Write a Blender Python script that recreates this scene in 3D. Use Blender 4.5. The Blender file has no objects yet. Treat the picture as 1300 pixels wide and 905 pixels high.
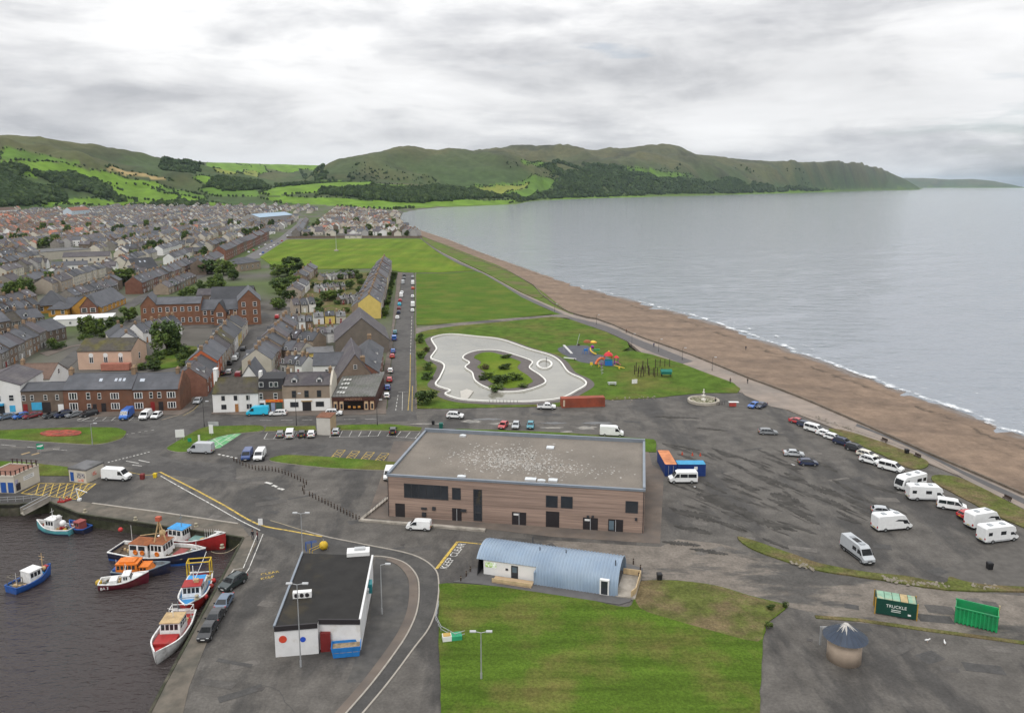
import bpy, math, random
import numpy as np
from mathutils import Vector, Matrix
from mathutils.geometry import tessellate_polygon
random.seed(7)
R = math.radians
SC = bpy.context.scene
COL = SC.collection

# ------------------------------------------------------------------ camera
F, PX, PY, HOR, CAMH = 1011.0, 650.0, 407.0, 235.0, 60.0     # focal length and survey constants in photo pixels; camera 60 m up
PITCH = math.atan((PY-HOR)/F)
cam_d = bpy.data.cameras.new('camera'); cam = bpy.data.objects.new('camera', cam_d); COL.objects.link(cam)
cam.location = (0, 0, CAMH); cam.rotation_euler = (math.pi/2-PITCH, 0, 0)
cam_d.sensor_width = 36; cam_d.lens = F*36/1300; cam_d.shift_y = -(452.5-PY)/1300
cam_d.clip_start = 1; cam_d.clip_end = 90000
SC.camera = cam
SC.render.resolution_x, SC.render.resolution_y = 1024, 712

# ------------------------------------------------------------------ exposure, world, sun
vs = SC.view_settings
vs.view_transform = 'Standard'; vs.look = 'None'; vs.gamma = 1; vs.exposure = 0.36; vs.use_curve_mapping = False
SUN_EL, SUN_AZ = 52, 205          # azimuth measured clockwise from +Y
w = bpy.data.worlds.new('World'); SC.world = w; w.use_nodes = True
nt = w.node_tree; nt.nodes.clear()
N = nt.nodes.new; Lk = nt.links.new
out = N('ShaderNodeOutputWorld'); bg = N('ShaderNodeBackground'); bg.inputs['Strength'].default_value = 0.1
Lk(bg.outputs[0], out.inputs['Surface'])
sky = N('ShaderNodeTexSky'); sky.sky_type = 'NISHITA'; sky.sun_disc = False
sky.sun_elevation = R(SUN_EL); sky.sun_rotation = R(SUN_AZ); sky.altitude = 60; sky.air_density = 1.0; sky.dust_density = 2.0
tc = N('ShaderNodeTexCoord'); sep = N('ShaderNodeSeparateXYZ'); Lk(tc.outputs['Generated'], sep.inputs[0])
def wmath(op, a, b=None, clamp=False):
    n = N('ShaderNodeMath'); n.operation = op; n.use_clamp = clamp
    for i, v in enumerate((a, b)):
        if v is None: continue
        if isinstance(v, (int, float)): n.inputs[i].default_value = v
        else: Lk(v, n.inputs[i])
    return n.outputs[0]
zc = wmath('ADD', wmath('MAXIMUM', sep.outputs[2], 0.0), 0.11)
cu = wmath('DIVIDE', sep.outputs[0], zc); cv = wmath('DIVIDE', sep.outputs[1], zc)
cmb = N('ShaderNodeCombineXYZ'); Lk(cu, cmb.inputs[0]); Lk(cv, cmb.inputs[1])
def wnoise(scale, detail, rough, off, dist=0.0, sx=1.0, sy=1.0):
    mp = N('ShaderNodeMapping'); mp.inputs['Location'].default_value = off; mp.inputs['Scale'].default_value = (sx, sy, 1)
    Lk(cmb.outputs[0], mp.inputs[0])
    n = N('ShaderNodeTexNoise'); n.inputs['Scale'].default_value = scale; n.inputs['Detail'].default_value = detail
    n.inputs['Roughness'].default_value = rough; n.inputs['Distortion'].default_value = dist
    Lk(mp.outputs[0], n.inputs['Vector']); return n.outputs['Fac']
def wramp(fac, stops):
    r = N('ShaderNodeValToRGB'); Lk(fac, r.inputs[0]); e = r.color_ramp.elements
    while len(e) < len(stops): e.new(0.5)
    for el, (p, c) in zip(e, stops): el.position = p; el.color = c if len(c) == 4 else (*c, 1)
    return r.outputs[0]
def wmix(fac, a, b, mode='MIX'):
    m = N('ShaderNodeMix'); m.data_type = 'RGBA'; m.blend_type = mode
    for i, v in ((0, fac), (6, a), (7, b)):
        if isinstance(v, (int, float)): m.inputs[i].default_value = v
        elif isinstance(v, tuple): m.inputs[i].default_value = (*v, 1)
        else: Lk(v, m.inputs[i])
    return m.outputs[2]
def dnoise(scale, detail, rough, off, st, dist=0.0):             # noise on the view direction itself: cloud banks seen side-on
    mp = N('ShaderNodeMapping'); mp.inputs['Location'].default_value = off; mp.inputs['Scale'].default_value = st; Lk(tc.outputs['Generated'], mp.inputs[0])
    n = N('ShaderNodeTexNoise'); n.inputs['Scale'].default_value = scale; n.inputs['Detail'].default_value = detail; n.inputs['Roughness'].default_value = rough; n.inputs['Distortion'].default_value = dist
    Lk(mp.outputs[0], n.inputs['Vector']); return n.outputs['Fac']
n1 = wnoise(0.62, 4.0, 0.5, (3.1, 1.7, 0), 0.3, 0.8, 1.0)       # high soft layer
n2 = dnoise(3.1, 8.0, 0.56, (2.3, 0.4, 1.1), (1, 1, 4.2), 0.35)   # banks
n4 = dnoise(9.0, 7.0, 0.60, (5.1, 2.2, 0.3), (1, 1, 3.2), 0.3)    # ragged edges
mass = wramp(n1, [(0.28, (5.7, 5.72, 5.8)), (0.45, (6.5, 6.5, 6.55)), (0.60, (7.1, 7.1, 7.12)), (0.78, (7.5, 7.5, 7.5))])
rag = wramp(wmath('ADD', wmath('MULTIPLY', n2, 0.74), wmath('MULTIPLY', n4, 0.26)), [(0.38, (0.64, 0.648, 0.672)), (0.45, (0.83, 0.834, 0.845)), (0.51, (0.99, 0.99, 0.99)), (0.59, (1.07, 1.07, 1.07))])
cloud0 = wmix(1.0, mass, rag, 'MULTIPLY')
lum = wmath('ADD', 0.95, wmath('MULTIPLY', wmath('MAXIMUM', sep.outputs[2], 0.0), 1.15))      # an overcast dome is brighter overhead than at the horizon
cloud = wmix(1.0, cloud0, lum, 'MULTIPLY')
n3 = dnoise(4.2, 6.0, 0.55, (0.7, 3.9, 0.2), (1, 1, 6.0), 0.2)
clear = wmath('MULTIPLY', wmath('MULTIPLY', wmath('SUBTRACT', sep.outputs[0], 0.34), 2.6, True), wmath('SUBTRACT', 1.0, wmath('MULTIPLY', sep.outputs[2], 5.0), True), True)   # the cover breaks up low over the open sea
cover = wramp(wmath('SUBTRACT', wmath('ADD', n3, 0.12), wmath('MULTIPLY', clear, 0.62)), [(0.24, (0.08, 0.08, 0.08)), (0.44, (1, 1, 1))])
blue = wmix(1.0, sky.outputs[0], (0.74, 0.76, 0.80), 'MULTIPLY')
Lk(wmix(cover, blue, cloud), bg.inputs['Color'])
sun_d = bpy.data.lights.new('sun', 'SUN'); sun_d.energy = 1.1; sun_d.angle = R(18); sun_d.color = (1, 0.965, 0.91)
sun = bpy.data.objects.new('sun', sun_d); COL.objects.link(sun); sun.location = (0, -50, 300)
_sd = Vector((math.sin(R(SUN_AZ))*math.cos(R(SUN_EL)), math.cos(R(SUN_AZ))*math.cos(R(SUN_EL)), math.sin(R(SUN_EL))))
sun.rotation_euler = _sd.to_track_quat('Z', 'Y').to_euler()

# ------------------------------------------------------------------ survey: a photo pixel to a point on level ground
def ray(px, py):
    dx, dy = (px-PX)/F, -(py-PY)/F
    return dx, math.cos(PITCH)+dy*math.sin(PITCH), -math.sin(PITCH)+dy*math.cos(PITCH)
def G(px, py, z=0.0):
    d = ray(px, py); t = (z-CAMH)/d[2]
    return Vector((d[0]*t, d[1]*t, z))
def heading(px, py, qx, qy):
    a, b = G(px, py), G(qx, qy); return math.atan2(b.y-a.y, b.x-a.x)

# ------------------------------------------------------------------ materials
MATS = {}
def mat(name, col, rough=0.8, var=0.12, scale=1.0, detail=5, col2=None, s2=0.2, lo=0.45, hi=0.6, bump=0.0, bscale=None,
        rand=0.0, fine=None, metal=0.0, spec=0.3, coat=0.0, stretch=None, s2stretch=None, rough2=None, wave=None, coords='pos', alpha=None, bdist=0.1):
    if name in MATS: return MATS[name]
    m = bpy.data.materials.new(name); m.use_nodes = True; t = m.node_tree
    b = t.nodes['Principled BSDF']; n = t.nodes.new; l = t.links.new
    b.inputs['Roughness'].default_value = rough; b.inputs['Metallic'].default_value = metal
    b.inputs['Specular IOR Level'].default_value = spec; b.inputs['Coat Weight'].default_value = coat
    if coords == 'pos': src = n('ShaderNodeNewGeometry').outputs['Position']
    else: src = n('ShaderNodeTexCoord').outputs['Object']
    def nz(sc, det, st=None, ro=0.55):
        v = src
        if st:
            mp = n('ShaderNodeMapping'); mp.inputs['Scale'].default_value = st[:3]
            if len(st) > 3: mp.inputs['Rotation'].default_value = (0, 0, st[3])
            l(src, mp.inputs[0]); v = mp.outputs[0]
        x = n('ShaderNodeTexNoise'); x.inputs['Scale'].default_value = sc; x.inputs['Detail'].default_value = det; x.inputs['Roughness'].default_value = ro
        l(v, x.inputs['Vector']); return x.outputs['Fac']
    def mx(f, a, c, mode='MIX'):
        q = n('ShaderNodeMix'); q.data_type = 'RGBA'; q.blend_type = mode
        for i, v in ((0, f), (6, a), (7, c)):
            if isinstance(v, (int, float)): q.inputs[i].default_value = v
            elif isinstance(v, tuple): q.inputs[i].default_value = (*v[:3], 1)
            else: l(v, q.inputs[i])
        return q.outputs[2]
    f1 = nz(scale, detail, stretch)
    mr = n('ShaderNodeMapRange'); mr.inputs[1].default_value = 0.3; mr.inputs[2].default_value = 0.7; mr.inputs[3].default_value = 1-var; mr.inputs[4].default_value = 1+var
    l(f1, mr.inputs[0])
    c = col
    if col2 is not None:
        f2 = nz(s2, 6, s2stretch, 0.62); r2 = n('ShaderNodeMapRange'); r2.inputs[1].default_value = lo; r2.inputs[2].default_value = hi; l(f2, r2.inputs[0])
        c = mx(r2.outputs[0], col, col2)
        if rough2 is not None:
            rr = n('ShaderNodeMapRange'); rr.inputs[3].default_value = rough; rr.inputs[4].default_value = rough2; l(r2.outputs[0], rr.inputs[0]); l(rr.outputs[0], b.inputs['Roughness'])
    if wave:                                             # (axis, period in m, depth): laps, ribs, boards
        sx = n('ShaderNodeSeparateXYZ'); l(src, sx.inputs[0]); wv = n('ShaderNodeMath'); wv.operation = 'PINGPONG'
        wv.inputs[1].default_value = wave[1]/2; l(sx.outputs[wave[0]], wv.inputs[0])
        wr = n('ShaderNodeMapRange'); wr.inputs[1].default_value = 0; wr.inputs[2].default_value = wave[1]*0.16; wr.inputs[3].default_value = 1-wave[2]; wr.inputs[4].default_value = 1
        l(wv.outputs[0], wr.inputs[0]); c = mx(1.0, c, wr.outputs[0], 'MULTIPLY')
    c = mx(1.0, c, mr.outputs[0], 'MULTIPLY')
    if fine:                                             # (scale, amount): grain on top of the broad mottling
        ff = nz(fine[0], 3, fine[2] if len(fine) > 2 else None, 0.7); fr_ = n('ShaderNodeMapRange'); fr_.inputs[1].default_value = 0.3; fr_.inputs[2].default_value = 0.7; fr_.inputs[3].default_value = 1-fine[1]; fr_.inputs[4].default_value = 1+fine[1]
        l(ff, fr_.inputs[0]); c = mx(1.0, c, fr_.outputs[0], 'MULTIPLY')
    if rand:
        oi = n('ShaderNodeObjectInfo'); ro = n('ShaderNodeMapRange'); ro.inputs[3].default_value = 1-rand; ro.inputs[4].default_value = 1+rand
        l(oi.outputs['Random'], ro.inputs[0]); c = mx(1.0, c, ro.outputs[0], 'MULTIPLY')
    if isinstance(c, tuple): b.inputs['Base Color'].default_value = (*c, 1)
    else: l(c, b.inputs['Base Color'])
    if bump:
        bn = n('ShaderNodeBump'); bn.inputs['Strength'].default_value = bump; bn.inputs['Distance'].default_value = bdist
        l(nz(bscale or scale*3, 4), bn.inputs['Height']); l(bn.outputs[0], b.inputs['Normal'])
    MATS[name] = m; return m
def srgb(r, g, b):
    f = lambda v: (v/255/12.92) if v/255 <= 0.04045 else ((v/255+0.055)/1.055)**2.4
    return (f(r), f(g), f(b))
def paint(name, col, rough=0.35, coat=0.5): return mat('paint_'+name, col, rough, 0.05, 2.0, 3, spec=0.5, coat=coat, coords='obj')

# ------------------------------------------------------------------ mesh building
class MB:
    def __init__(s): s.v = []; s.f = []; s.m = []; s.sm = False
    def add(s, vs, fs, mi=0):
        o = len(s.v); s.v += [tuple(p) for p in vs]; s.f += [tuple(i+o for i in f) for f in fs]; s.m += [mi]*len(fs); return s
    def box(s, x0, x1, y0, y1, z0, z1, mi=0):
        return s.add([(x0,y0,z0),(x1,y0,z0),(x1,y1,z0),(x0,y1,z0),(x0,y0,z1),(x1,y0,z1),(x1,y1,z1),(x0,y1,z1)],
                     [(0,3,2,1),(4,5,6,7),(0,1,5,4),(1,2,6,5),(2,3,7,6),(3,0,4,7)], mi)
    def cbox(s, c, sz, rz=0, mi=0, tilt=0):
        m = Matrix.Rotation(rz, 3, 'Z') @ Matrix.Rotation(tilt, 3, 'Y'); hx, hy, hz = sz[0]/2, sz[1]/2, sz[2]/2
        vs = [Vector(c)+m@Vector((a*hx, b*hy, d*hz)) for d in (-1,1) for a,b in ((-1,-1),(1,-1),(1,1),(-1,1))]
        return s.add(vs, [(0,3,2,1),(4,5,6,7),(0,1,5,4),(1,2,6,5),(2,3,7,6),(3,0,4,7)], mi)
    def tube(s, a, b, r0, r1=None, n=8, mi=0, cap=True):
        a, b = Vector(a), Vector(b); r1 = r0 if r1 is None else r1; d = (b-a).normalized()
        u = d.orthogonal().normalized(); w_ = d.cross(u); o = []
        for p, r in ((a, r0), (b, r1)):
            for k in range(n):
                t = 2*math.pi*k/n; o.append(p+(u*math.cos(t)+w_*math.sin(t))*r)
        fs = [(k, (k+1)%n, n+(k+1)%n, n+k) for k in range(n)]
        if cap: fs += [tuple(range(n-1,-1,-1)), tuple(range(n, 2*n))]
        return s.add(o, fs, mi)
    def path(s, pts, r, n=6, mi=0):
        for a, b in zip(pts, pts[1:]): s.tube(a, b, r, r, n, mi)
        return s
    def lathe(s, prof, n=16, c=(0,0,0), mi=0):
        o = []
        for r, z in prof:
            for k in range(n):
                t = 2*math.pi*k/n; o.append((c[0]+r*math.cos(t), c[1]+r*math.sin(t), c[2]+z))
        fs = [(i*n+k, i*n+(k+1)%n, (i+1)*n+(k+1)%n, (i+1)*n+k) for i in range(len(prof)-1) for k in range(n)]
        fs += [tuple(range(n-1,-1,-1)), tuple(range((len(prof)-1)*n, len(prof)*n))]
        return s.add(o, fs, mi)
    def quad(s, a, b, c, d, mi=0): return s.add([a, b, c, d], [(0,1,2,3)], mi)
    def loft(s, rings, closed=True, caps=True, mi=0):
        n = len(rings[0]); o = [p for r in rings for p in r]; fs = []
        for i in range(len(rings)-1):
            for k in range(n if closed else n-1):
                fs.append((i*n+k, i*n+(k+1)%n, (i+1)*n+(k+1)%n, (i+1)*n+k))
        if caps and closed: fs += [tuple(range(n-1,-1,-1)), tuple(range((len(rings)-1)*n, len(rings)*n))]
        return s.add(o, fs, mi)
    def slab(s, pts, z0, z1, holes=(), mi=0, side=None, bottom=False):
        """a polygon (xy list, any shape, optional holes) with a top at z1 and sides down to z0"""
        loops = [[Vector((p[0], p[1], 0)) for p in lp] for lp in (pts, *holes)]
        flat = [p for lp in loops for p in lp]; tris = tessellate_polygon(loops)
        fs = []
        for t in tris:
            a, b, c = (flat[i] for i in t)
            fs.append(t if (b-a).cross(c-a).z > 0 else t[::-1])
        s.add([(p.x, p.y, z1) for p in flat], fs, mi)
        if bottom: s.add([(p.x, p.y, z0) for p in flat], [f[::-1] for f in fs], mi)
        if z0 < z1-1e-6:
            for j, lp in enumerate(loops):
                n = len(lp); area = sum(lp[i].x*lp[(i+1)%n].y-lp[(i+1)%n].x*lp[i].y for i in range(n))
                ccw = (area > 0) == (j == 0)
                vs = [(p.x, p.y, z0) for p in lp]+[(p.x, p.y, z1) for p in lp]
                fs = [(i, (i+1)%n, n+(i+1)%n, n+i) for i in range(n)]
                s.add(vs, fs if ccw else [f[::-1] for f in fs], mi if side is None else side)
        return s
    def mesh(s, name, mats=None, smooth=False):
        me = bpy.data.meshes.new(name); me.from_pydata(s.v, [], s.f)
        if mats is not None:
            for m in (mats if isinstance(mats, (list, tuple)) else [mats]): me.materials.append(m)
        if max(s.m, default=0): me.polygons.foreach_set('material_index', s.m)
        if smooth: me.polygons.foreach_set('use_smooth', [True]*len(me.polygons))
        me.update(); return me
    def build(s, name, mats, parent=None, smooth=False, loc=None, rz=0):
        return link(name, s.mesh(name, mats, smooth), parent, loc, rz)
def link(name, me, parent=None, loc=None, rz=0, scale=None, material=None):
    o = bpy.data.objects.new(name, me); COL.objects.link(o)
    if parent: o.parent = parent
    if loc is not None: o.location = loc
    if rz: o.rotation_euler = (0, 0, rz)
    if scale is not None: o.scale = scale
    if material is not None:
        o.material_slots[0].link = 'OBJECT'; o.material_slots[0].material = material
    return o
def thing(name, label, cat, loc=(0,0,0), rz=0, group=None):
    o = bpy.data.objects.new(name, None); COL.objects.link(o); o.empty_display_size = 0.3
    o.location = loc; o.rotation_euler = (0, 0, rz); o['label'] = label; o['category'] = cat
    if group: o['group'] = group
    return o
def tag(o, label=None, cat=None, group=None, kind=None):
    for k, v in (('label', label), ('category', cat), ('group', group), ('kind', kind)):
        if v: o[k] = v
    return o
def GP(pts, z=0.0): return [tuple(G(x, y, z)[:2]) for x, y in pts]
def sheet(name, pts, z0, z1, material, kind='structure', holes=(), side=None):
    mb = MB().slab(GP(pts, 0), z0, z1, [GP(h) for h in holes], side=1 if side else None)
    return tag(mb.build(name, [material]+([side] if side else [])), kind=kind)
def spline(pts, n=6, closed=False):
    """Catmull-Rom through the given points"""
    P = [Vector((*p, 0)[:3]) for p in pts]; m = len(P); o = []
    for i in range(m if closed else m-1):
        a, b, c, d = (P[(i-1)%m] if closed or i else P[0]), P[i], P[(i+1)%m], (P[(i+2)%m] if closed or i+2 < m else P[-1])
        for k in range(n):
            t = k/n
            q = 0.5*((2*b)+(c-a)*t+(2*a-5*b+4*c-d)*t*t+(3*b-a-3*c+d)*t**3); o.append((q.x, q.y))
    if not closed: o.append((P[-1].x, P[-1].y))
    return o
# ================================================================== terrain, sea, ground
_rs = np.random.RandomState(3); _lat = _rs.rand(256, 256)
def vnoise(x, y):
    xi, yi = np.floor(x).astype(int), np.floor(y).astype(int); fx, fy = x-xi, y-yi
    fx, fy = fx*fx*(3-2*fx), fy*fy*(3-2*fy); g = lambda i, j: _lat[i % 256, j % 256]
    return (g(xi, yi)*(1-fx)+g(xi+1, yi)*fx)*(1-fy)+(g(xi, yi+1)*(1-fx)+g(xi+1, yi+1)*fx)*fy
def fbm(x, y, o=5):
    s, a, t = 0, 1, 0
    for k in range(o): s = s+a*vnoise(x*2**k+17*k, y*2**k+5*k); t += a; a *= 0.5
    return s/t*2-1
def azel(px, py):
    d = ray(px, py); return math.atan2(d[0], d[1]), math.atan2(d[2], math.hypot(d[0], d[1]))
SEA = -2.2
# hill layers: (photo x, skyline y, foot distance, crest distance)
LAYERS = [
 [(-300,172,1700,3400),(0,175,1950,3500),(50,177,2000,3550),(100,183,2050,3600),(150,193,2100,3600),(200,203,2150,3550),(250,209,2200,3450),(300,219,2250,3350),(350,230,2300,3200),(430,242,2300,3100),(480,246,2300,3000)],
 [(-300,205,3800,6200),(100,204,3800,6200),(200,202,3800,6200),(260,206,3700,6000),(330,208,3600,6000),(400,210,3600,6000),(440,211,3600,6000),(480,216,3600,6000),(560,235,3600,6000)],
 [(200,250,1900,2600),(280,243,1900,2700),(330,239,1950,2750),(380,235,2000,2800),(430,232,2050,2850),(480,231.5,2100,2900),(520,234,2200,2950),(560,238,2250,2950),(600,243,2300,2900),(660,250,2400,2900)],
 [(340,243,2900,3900),(385,232,2900,4000),(410,218,2950,4100),(430,208,2950,4200),(450,201,3000,4250),(480,195.5,3000,4300),(520,192.5,3000,4300),(560,193.5,3050,4300),(600,190.5,3100,4350),(640,191.5,3150,4400),(665,197,3200,4500),(690,205,3250,4500),(720,214,3300,4500),(760,226,3400,4500),(820,242,3600,4600)],
 [(560,205,4300,6200),(600,200,4300,6200),(640,194,4300,6200),(700,195,4300,6200),(760,193,4250,6300),(800,190.5,4300,6400),(830,191,4500,6500),(860,193.5,4700,6600),(900,198.5,5000,6900),(960,203.5,5500,7300),(1000,206,5900,7600),(1040,205.5,6400,8000),(1080,207.5,7000,8600),(1100,210.5,7600,9100),(1120,216,8300,9700),(1140,225.5,9000,10200),(1155,233,9500,10500),(1170,241,10100,10900)],
 [(620,232,3500,3900),(660,229,3600,4100),(700,226,3700,4300),(740,221,3800,4500),(780,219,3900,4700),(820,222,4200,4900),(860,225,4500,5300),(900,229,4900,5700),(950,234,5400,6200),(1010,240,6000,6800)],
 [(1060,216,10500,12500),(1100,214,10500,12500),(1125,217,10500,12500),(1145,226,10800,12500),(1168,239,11500,12500)],
 [(1120,231,20000,23000),(1150,226,20000,23000),(1175,226.5,20000,23000),(1205,228,20000,23000),(1235,227.5,20000,23000),(1260,230,20000,23000),(1282,234,20000,23000),(1300,238,20000,23000)],
]
# far shoreline, as photo pixels at sea level, from the bay's inner corner outwards
SHORE_FAR = [(507,279),(505,275),(512,270),(530,266.5),(560,263.5),(610,261.5),(655,259.5),(672,256),(690,254.3),(740,252.3),(800,250.6),(860,249.2),(920,247.6),(1000,245.4),(1060,243.6),(1120,241.8),(1160,240.6),(1172,240.0)]
# near waterline and sea wall (photo pixels), from near to far
WATER = [(1700,705),(1500,630),(1300,554),(1250,533),(1200,516),(1150,497),(1100,479),(1050,461),(1000,443),(950,425),(915,412),(890,405),(850,394),(800,380),(760,370),(720,358),(680,345),(640,331),(600,316),(570,304),(545,296),(525,289),(512,284),(507,279)]
WALL = [(1700,800),(1500,715),(1300,629),(1250,607),(1189,581),(1140,559),(1097,540),(1060,524),(1030,511),(990,495),(951,481),(915,466),(880,452),(850,441),(820,431),(800,423),(781,414),(757,405),(744,403),(723,397),(703,386),(687,374),(678,363),(650,347),(610,331),(580,319),(555,308),(535,300),(518,292),(506,285),(500,279)]
# coast as azimuth -> distance for the terrain sheet
def azr(px, py, z=SEA):
    p = G(px, py, z); return math.atan2(p.x, p.y), math.hypot(p.x, p.y)
_az_in = np.concatenate([np.arange(-62, -37, 0.8), np.arange(-37, 37, 0.085), np.arange(37, 62.1, 0.8)])*math.pi/180
_r_in = np.concatenate([np.arange(20, 600, 45), np.geomspace(600, 1900, 34)[:-1], np.geomspace(1900, 11000, 210)[:-1], np.geomspace(11000, 26000, 36)])
AZ, RR = np.meshgrid(_az_in, _r_in, indexing='ij')
X, Y = RR*np.sin(AZ), RR*np.cos(AZ)
_far = [azr(*p) for p in SHORE_FAR]; _near = [azr(*p, 0.0) for p in WALL]
fa = np.array(sorted(_far)); na = np.array(sorted(_near))
# land lies before the near waterline or beyond the far shore
r_near = np.interp(_az_in, na[:,0], na[:,1], left=1e9, right=30)
r_far = np.interp(_az_in, fa[:,0], fa[:,1], left=-1, right=1e9)
r_far[_az_in > _far[-1][0]] = 1e9
_last = azr(1120, 239.0)[0]
dist_land = np.maximum(r_near[:,None]-RR, RR-r_far[:,None])          # > 0 on land
left = (_az_in < azr(505, 277)[0])[:,None]
dist_land = np.where(left, 500.0, dist_land)
H = np.clip(dist_land*0.03, -9, 2.05)+SEA-0.02
H = np.where(dist_land > 90, -0.12+np.minimum(np.maximum(RR-1500, 0)*0.004, 4), H)
wx, wy = X+300*fbm(X/900, Y/900, 3), Y+300*fbm(X/900+7, Y/900+3, 3)
rel = fbm(wx/520, wy/520, 6); rid = 1-np.abs(fbm(wx/700+31, wy/700+11, 5))*2
LAYER_OF = np.zeros_like(H)
for k, L in enumerate(LAYERS):
    t = np.array([(azel(px, y)[0], math.tan(azel(px, y)[1]), b, c) for px, y, b, c in L])
    te = np.interp(_az_in, t[:,0], t[:,1], left=-1, right=-1)[:,None]
    b = np.interp(_az_in, t[:,0], t[:,2])[:,None]; c = np.interp(_az_in, t[:,0], t[:,3])[:,None]
    if k < 6: b = np.maximum(b, np.where(r_far < 1e8, r_far, 0)[:,None]*1.015); c = np.maximum(c, b*1.1)
    hc = CAMH+c*te; hc = np.where(te < -0.9, -50, hc)
    u = (RR-b)/(c-b); uc = np.clip(u, 0, 1)
    s = np.where(u < 1, uc**1.25*(1.9-0.9*uc**2.2)/1.0 if k in (0, 3, 4) else uc*uc*(3-2*uc), np.maximum(1-0.22*(u-1)**1.2, 0.25))
    s = np.clip(s, 0, 1.0) if k in (0, 3, 4) else s
    amp = np.clip(hc, 0, 300)
    h = hc*s+amp*(0.26*rel+0.20*(rid-0.5)+0.10*fbm(X/140+5, Y/140, 4))*np.clip(4*uc*(1-uc), 0, 1)*np.where(u < 1, 1, 0)+amp*(0.018*rel+0.012*fbm(X/90, Y/90, 3))*np.where(u > 0, 1, 0)
    h = np.where(u > 0, h, -50)
    LAYER_OF = np.where(h > H, k+1, LAYER_OF); H = np.where((h > H) & ((dist_land > 0) | (k >= 6)), h, H)
def surf(px, py):
    """world point where the sight line through a photo pixel meets the terrain"""
    a, e = azel(px, py); fi = np.interp(a, _az_in, np.arange(len(_az_in))); i = int(fi); f = fi-i; i2 = min(i+1, len(_az_in)-1)
    h = H[i]*(1-f)+H[i2]*f; z = CAMH+_r_in*math.tan(e); hit = np.nonzero((h >= z) & (_r_in > 400))[0]
    j = hit[0] if len(hit) else len(_r_in)-1
    r = _r_in[j]
    if len(hit) and j > 0:
        d0, d1 = z[j-1]-h[j-1], h[j]-z[j]; r = _r_in[j-1]+(r-_r_in[j-1])*d0/max(d0+d1, 1e-6)
    return Vector((r*math.sin(a), r*math.cos(a), CAMH+r*math.tan(e)))
def h_at(x, y):
    a, r = math.atan2(x, y), math.hypot(x, y)
    fi = np.interp(a, _az_in, np.arange(len(_az_in))); fj = np.interp(r, _r_in, np.arange(len(_r_in)))
    i, j = min(int(fi), len(_az_in)-2), min(int(fj), len(_r_in)-2); u, v = fi-i, fj-j
    return float((H[i,j]*(1-u)+H[i+1,j]*u)*(1-v)+(H[i,j+1]*(1-u)+H[i+1,j+1]*u)*v)
def inside(poly, x, y):
    x, y = np.asarray(x), np.asarray(y); r = np.zeros(x.shape, bool); n = len(poly)
    for i in range(n):
        (x1, y1), (x2, y2) = poly[i][:2], poly[(i+1)%n][:2]
        if y1 == y2: continue
        r ^= ((y1 > y) != (y2 > y)) & (x < (x2-x1)*(y-y1)/(y2-y1)+x1)
    return r
# vegetation cover by field, surveyed onto the hills
PASTURE, PASTURE2, HAY, STUBBLE, SCRUB = (0.108,0.188,0.022), (0.082,0.148,0.024), (0.165,0.185,0.04), (0.25,0.19,0.085), (0.055,0.078,0.03)
FIELDS = [
 (PASTURE,[(0,206),(60,205),(110,215),(150,222),(200,232),(262,249),(262,256),(200,249),(160,243),(140,233),(100,226),(60,224),(0,221)]),
 (PASTURE2,[(0,190),(40,194),(80,202),(110,212),(60,205),(0,204)]),
 (STUBBLE,[(132,213),(150,214),(185,221),(222,230),(212,230),(175,223),(142,217)]),
 (PASTURE,[(135,235),(160,233),(185,234),(228,249),(225,255),(165,253),(140,246)]),
 (PASTURE,[(40,258),(100,252),(160,251),(215,255),(262,256),(300,262),(240,262),(140,261),(60,263)]),
 (PASTURE2,[(190,240),(230,247),(262,254),(262,250),(225,241),(205,237)]),
 (PASTURE,[(245,226),(285,225),(320,232),(335,238),(290,238),(255,233)]),
 (PASTURE2,[(250,241),(300,238),(325,241),(330,250),(280,250)]),
 (PASTURE,[(262,209),(300,207),(330,210),(345,219),(300,217),(270,215)]),
 (PASTURE,[(300,208),(360,207),(410,211),(400,217),(350,217),(320,213)]),
 (HAY,[(270,214),(310,216),(330,220),(300,222),(275,219)]),
 (PASTURE,[(328,246),(350,238),(400,232.5),(440,230.5),(475,232),(470,236),(430,240),(380,246),(345,249)]),
 (PASTURE,[(330,252),(360,249),(420,251),(470,255),(540,256),(620,255),(660,257),(640,260),(560,262),(500,266),(430,262),(360,258)]),
 (PASTURE2,[(478,233),(520,236),(540,239),(545,242),(500,240),(480,238)]),
 (PASTURE2,[(590,238),(620,236),(660,232),(720,226),(724,231),(700,238),(680,245),(640,249),(600,246)]),
 (HAY,[(600,240),(640,236),(672,232),(668,239),(640,246),(610,246)]),
 (PASTURE2,[(790,212),(830,216),(880,223),(850,227),(800,222)]),
 (PASTURE,[(700,250),(760,249),(820,248.6),(830,250),(760,252.5),(700,255)]),
 (PASTURE,[(930,246),(1000,242),(1060,241),(1060,243.5),(1000,245),(940,247.5)]),
 (PASTURE2,[(660,205),(700,207),(690,212),(668,211)]),
]
mid = np.array([0.060,0.084,0.034]); top = np.array([0.080,0.084,0.045]); low = np.array([0.050,0.084,0.030])
hn = np.clip(H/260+0.18*rel, 0, 1)[...,None]
C = np.where(hn < 0.5, low+(mid-low)*hn*2, mid+(top-mid)*(hn-0.5)*2)
heath = np.clip((fbm(wx/210+50, wy/210+9, 5)-0.05)*4, 0, 1)[...,None]*np.clip(hn*3, 0, 1)
C = C*(1-0.6*heath)+np.array([0.038,0.038,0.024])*0.6*heath
brac = np.clip((fbm(wx/330+90, wy/330+40, 5)-0.0)*5, 0, 1)[...,None]*np.clip(hn*3, 0, 1); C = C*(1-0.5*brac)+np.array([0.105,0.098,0.045])*0.5*brac
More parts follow.
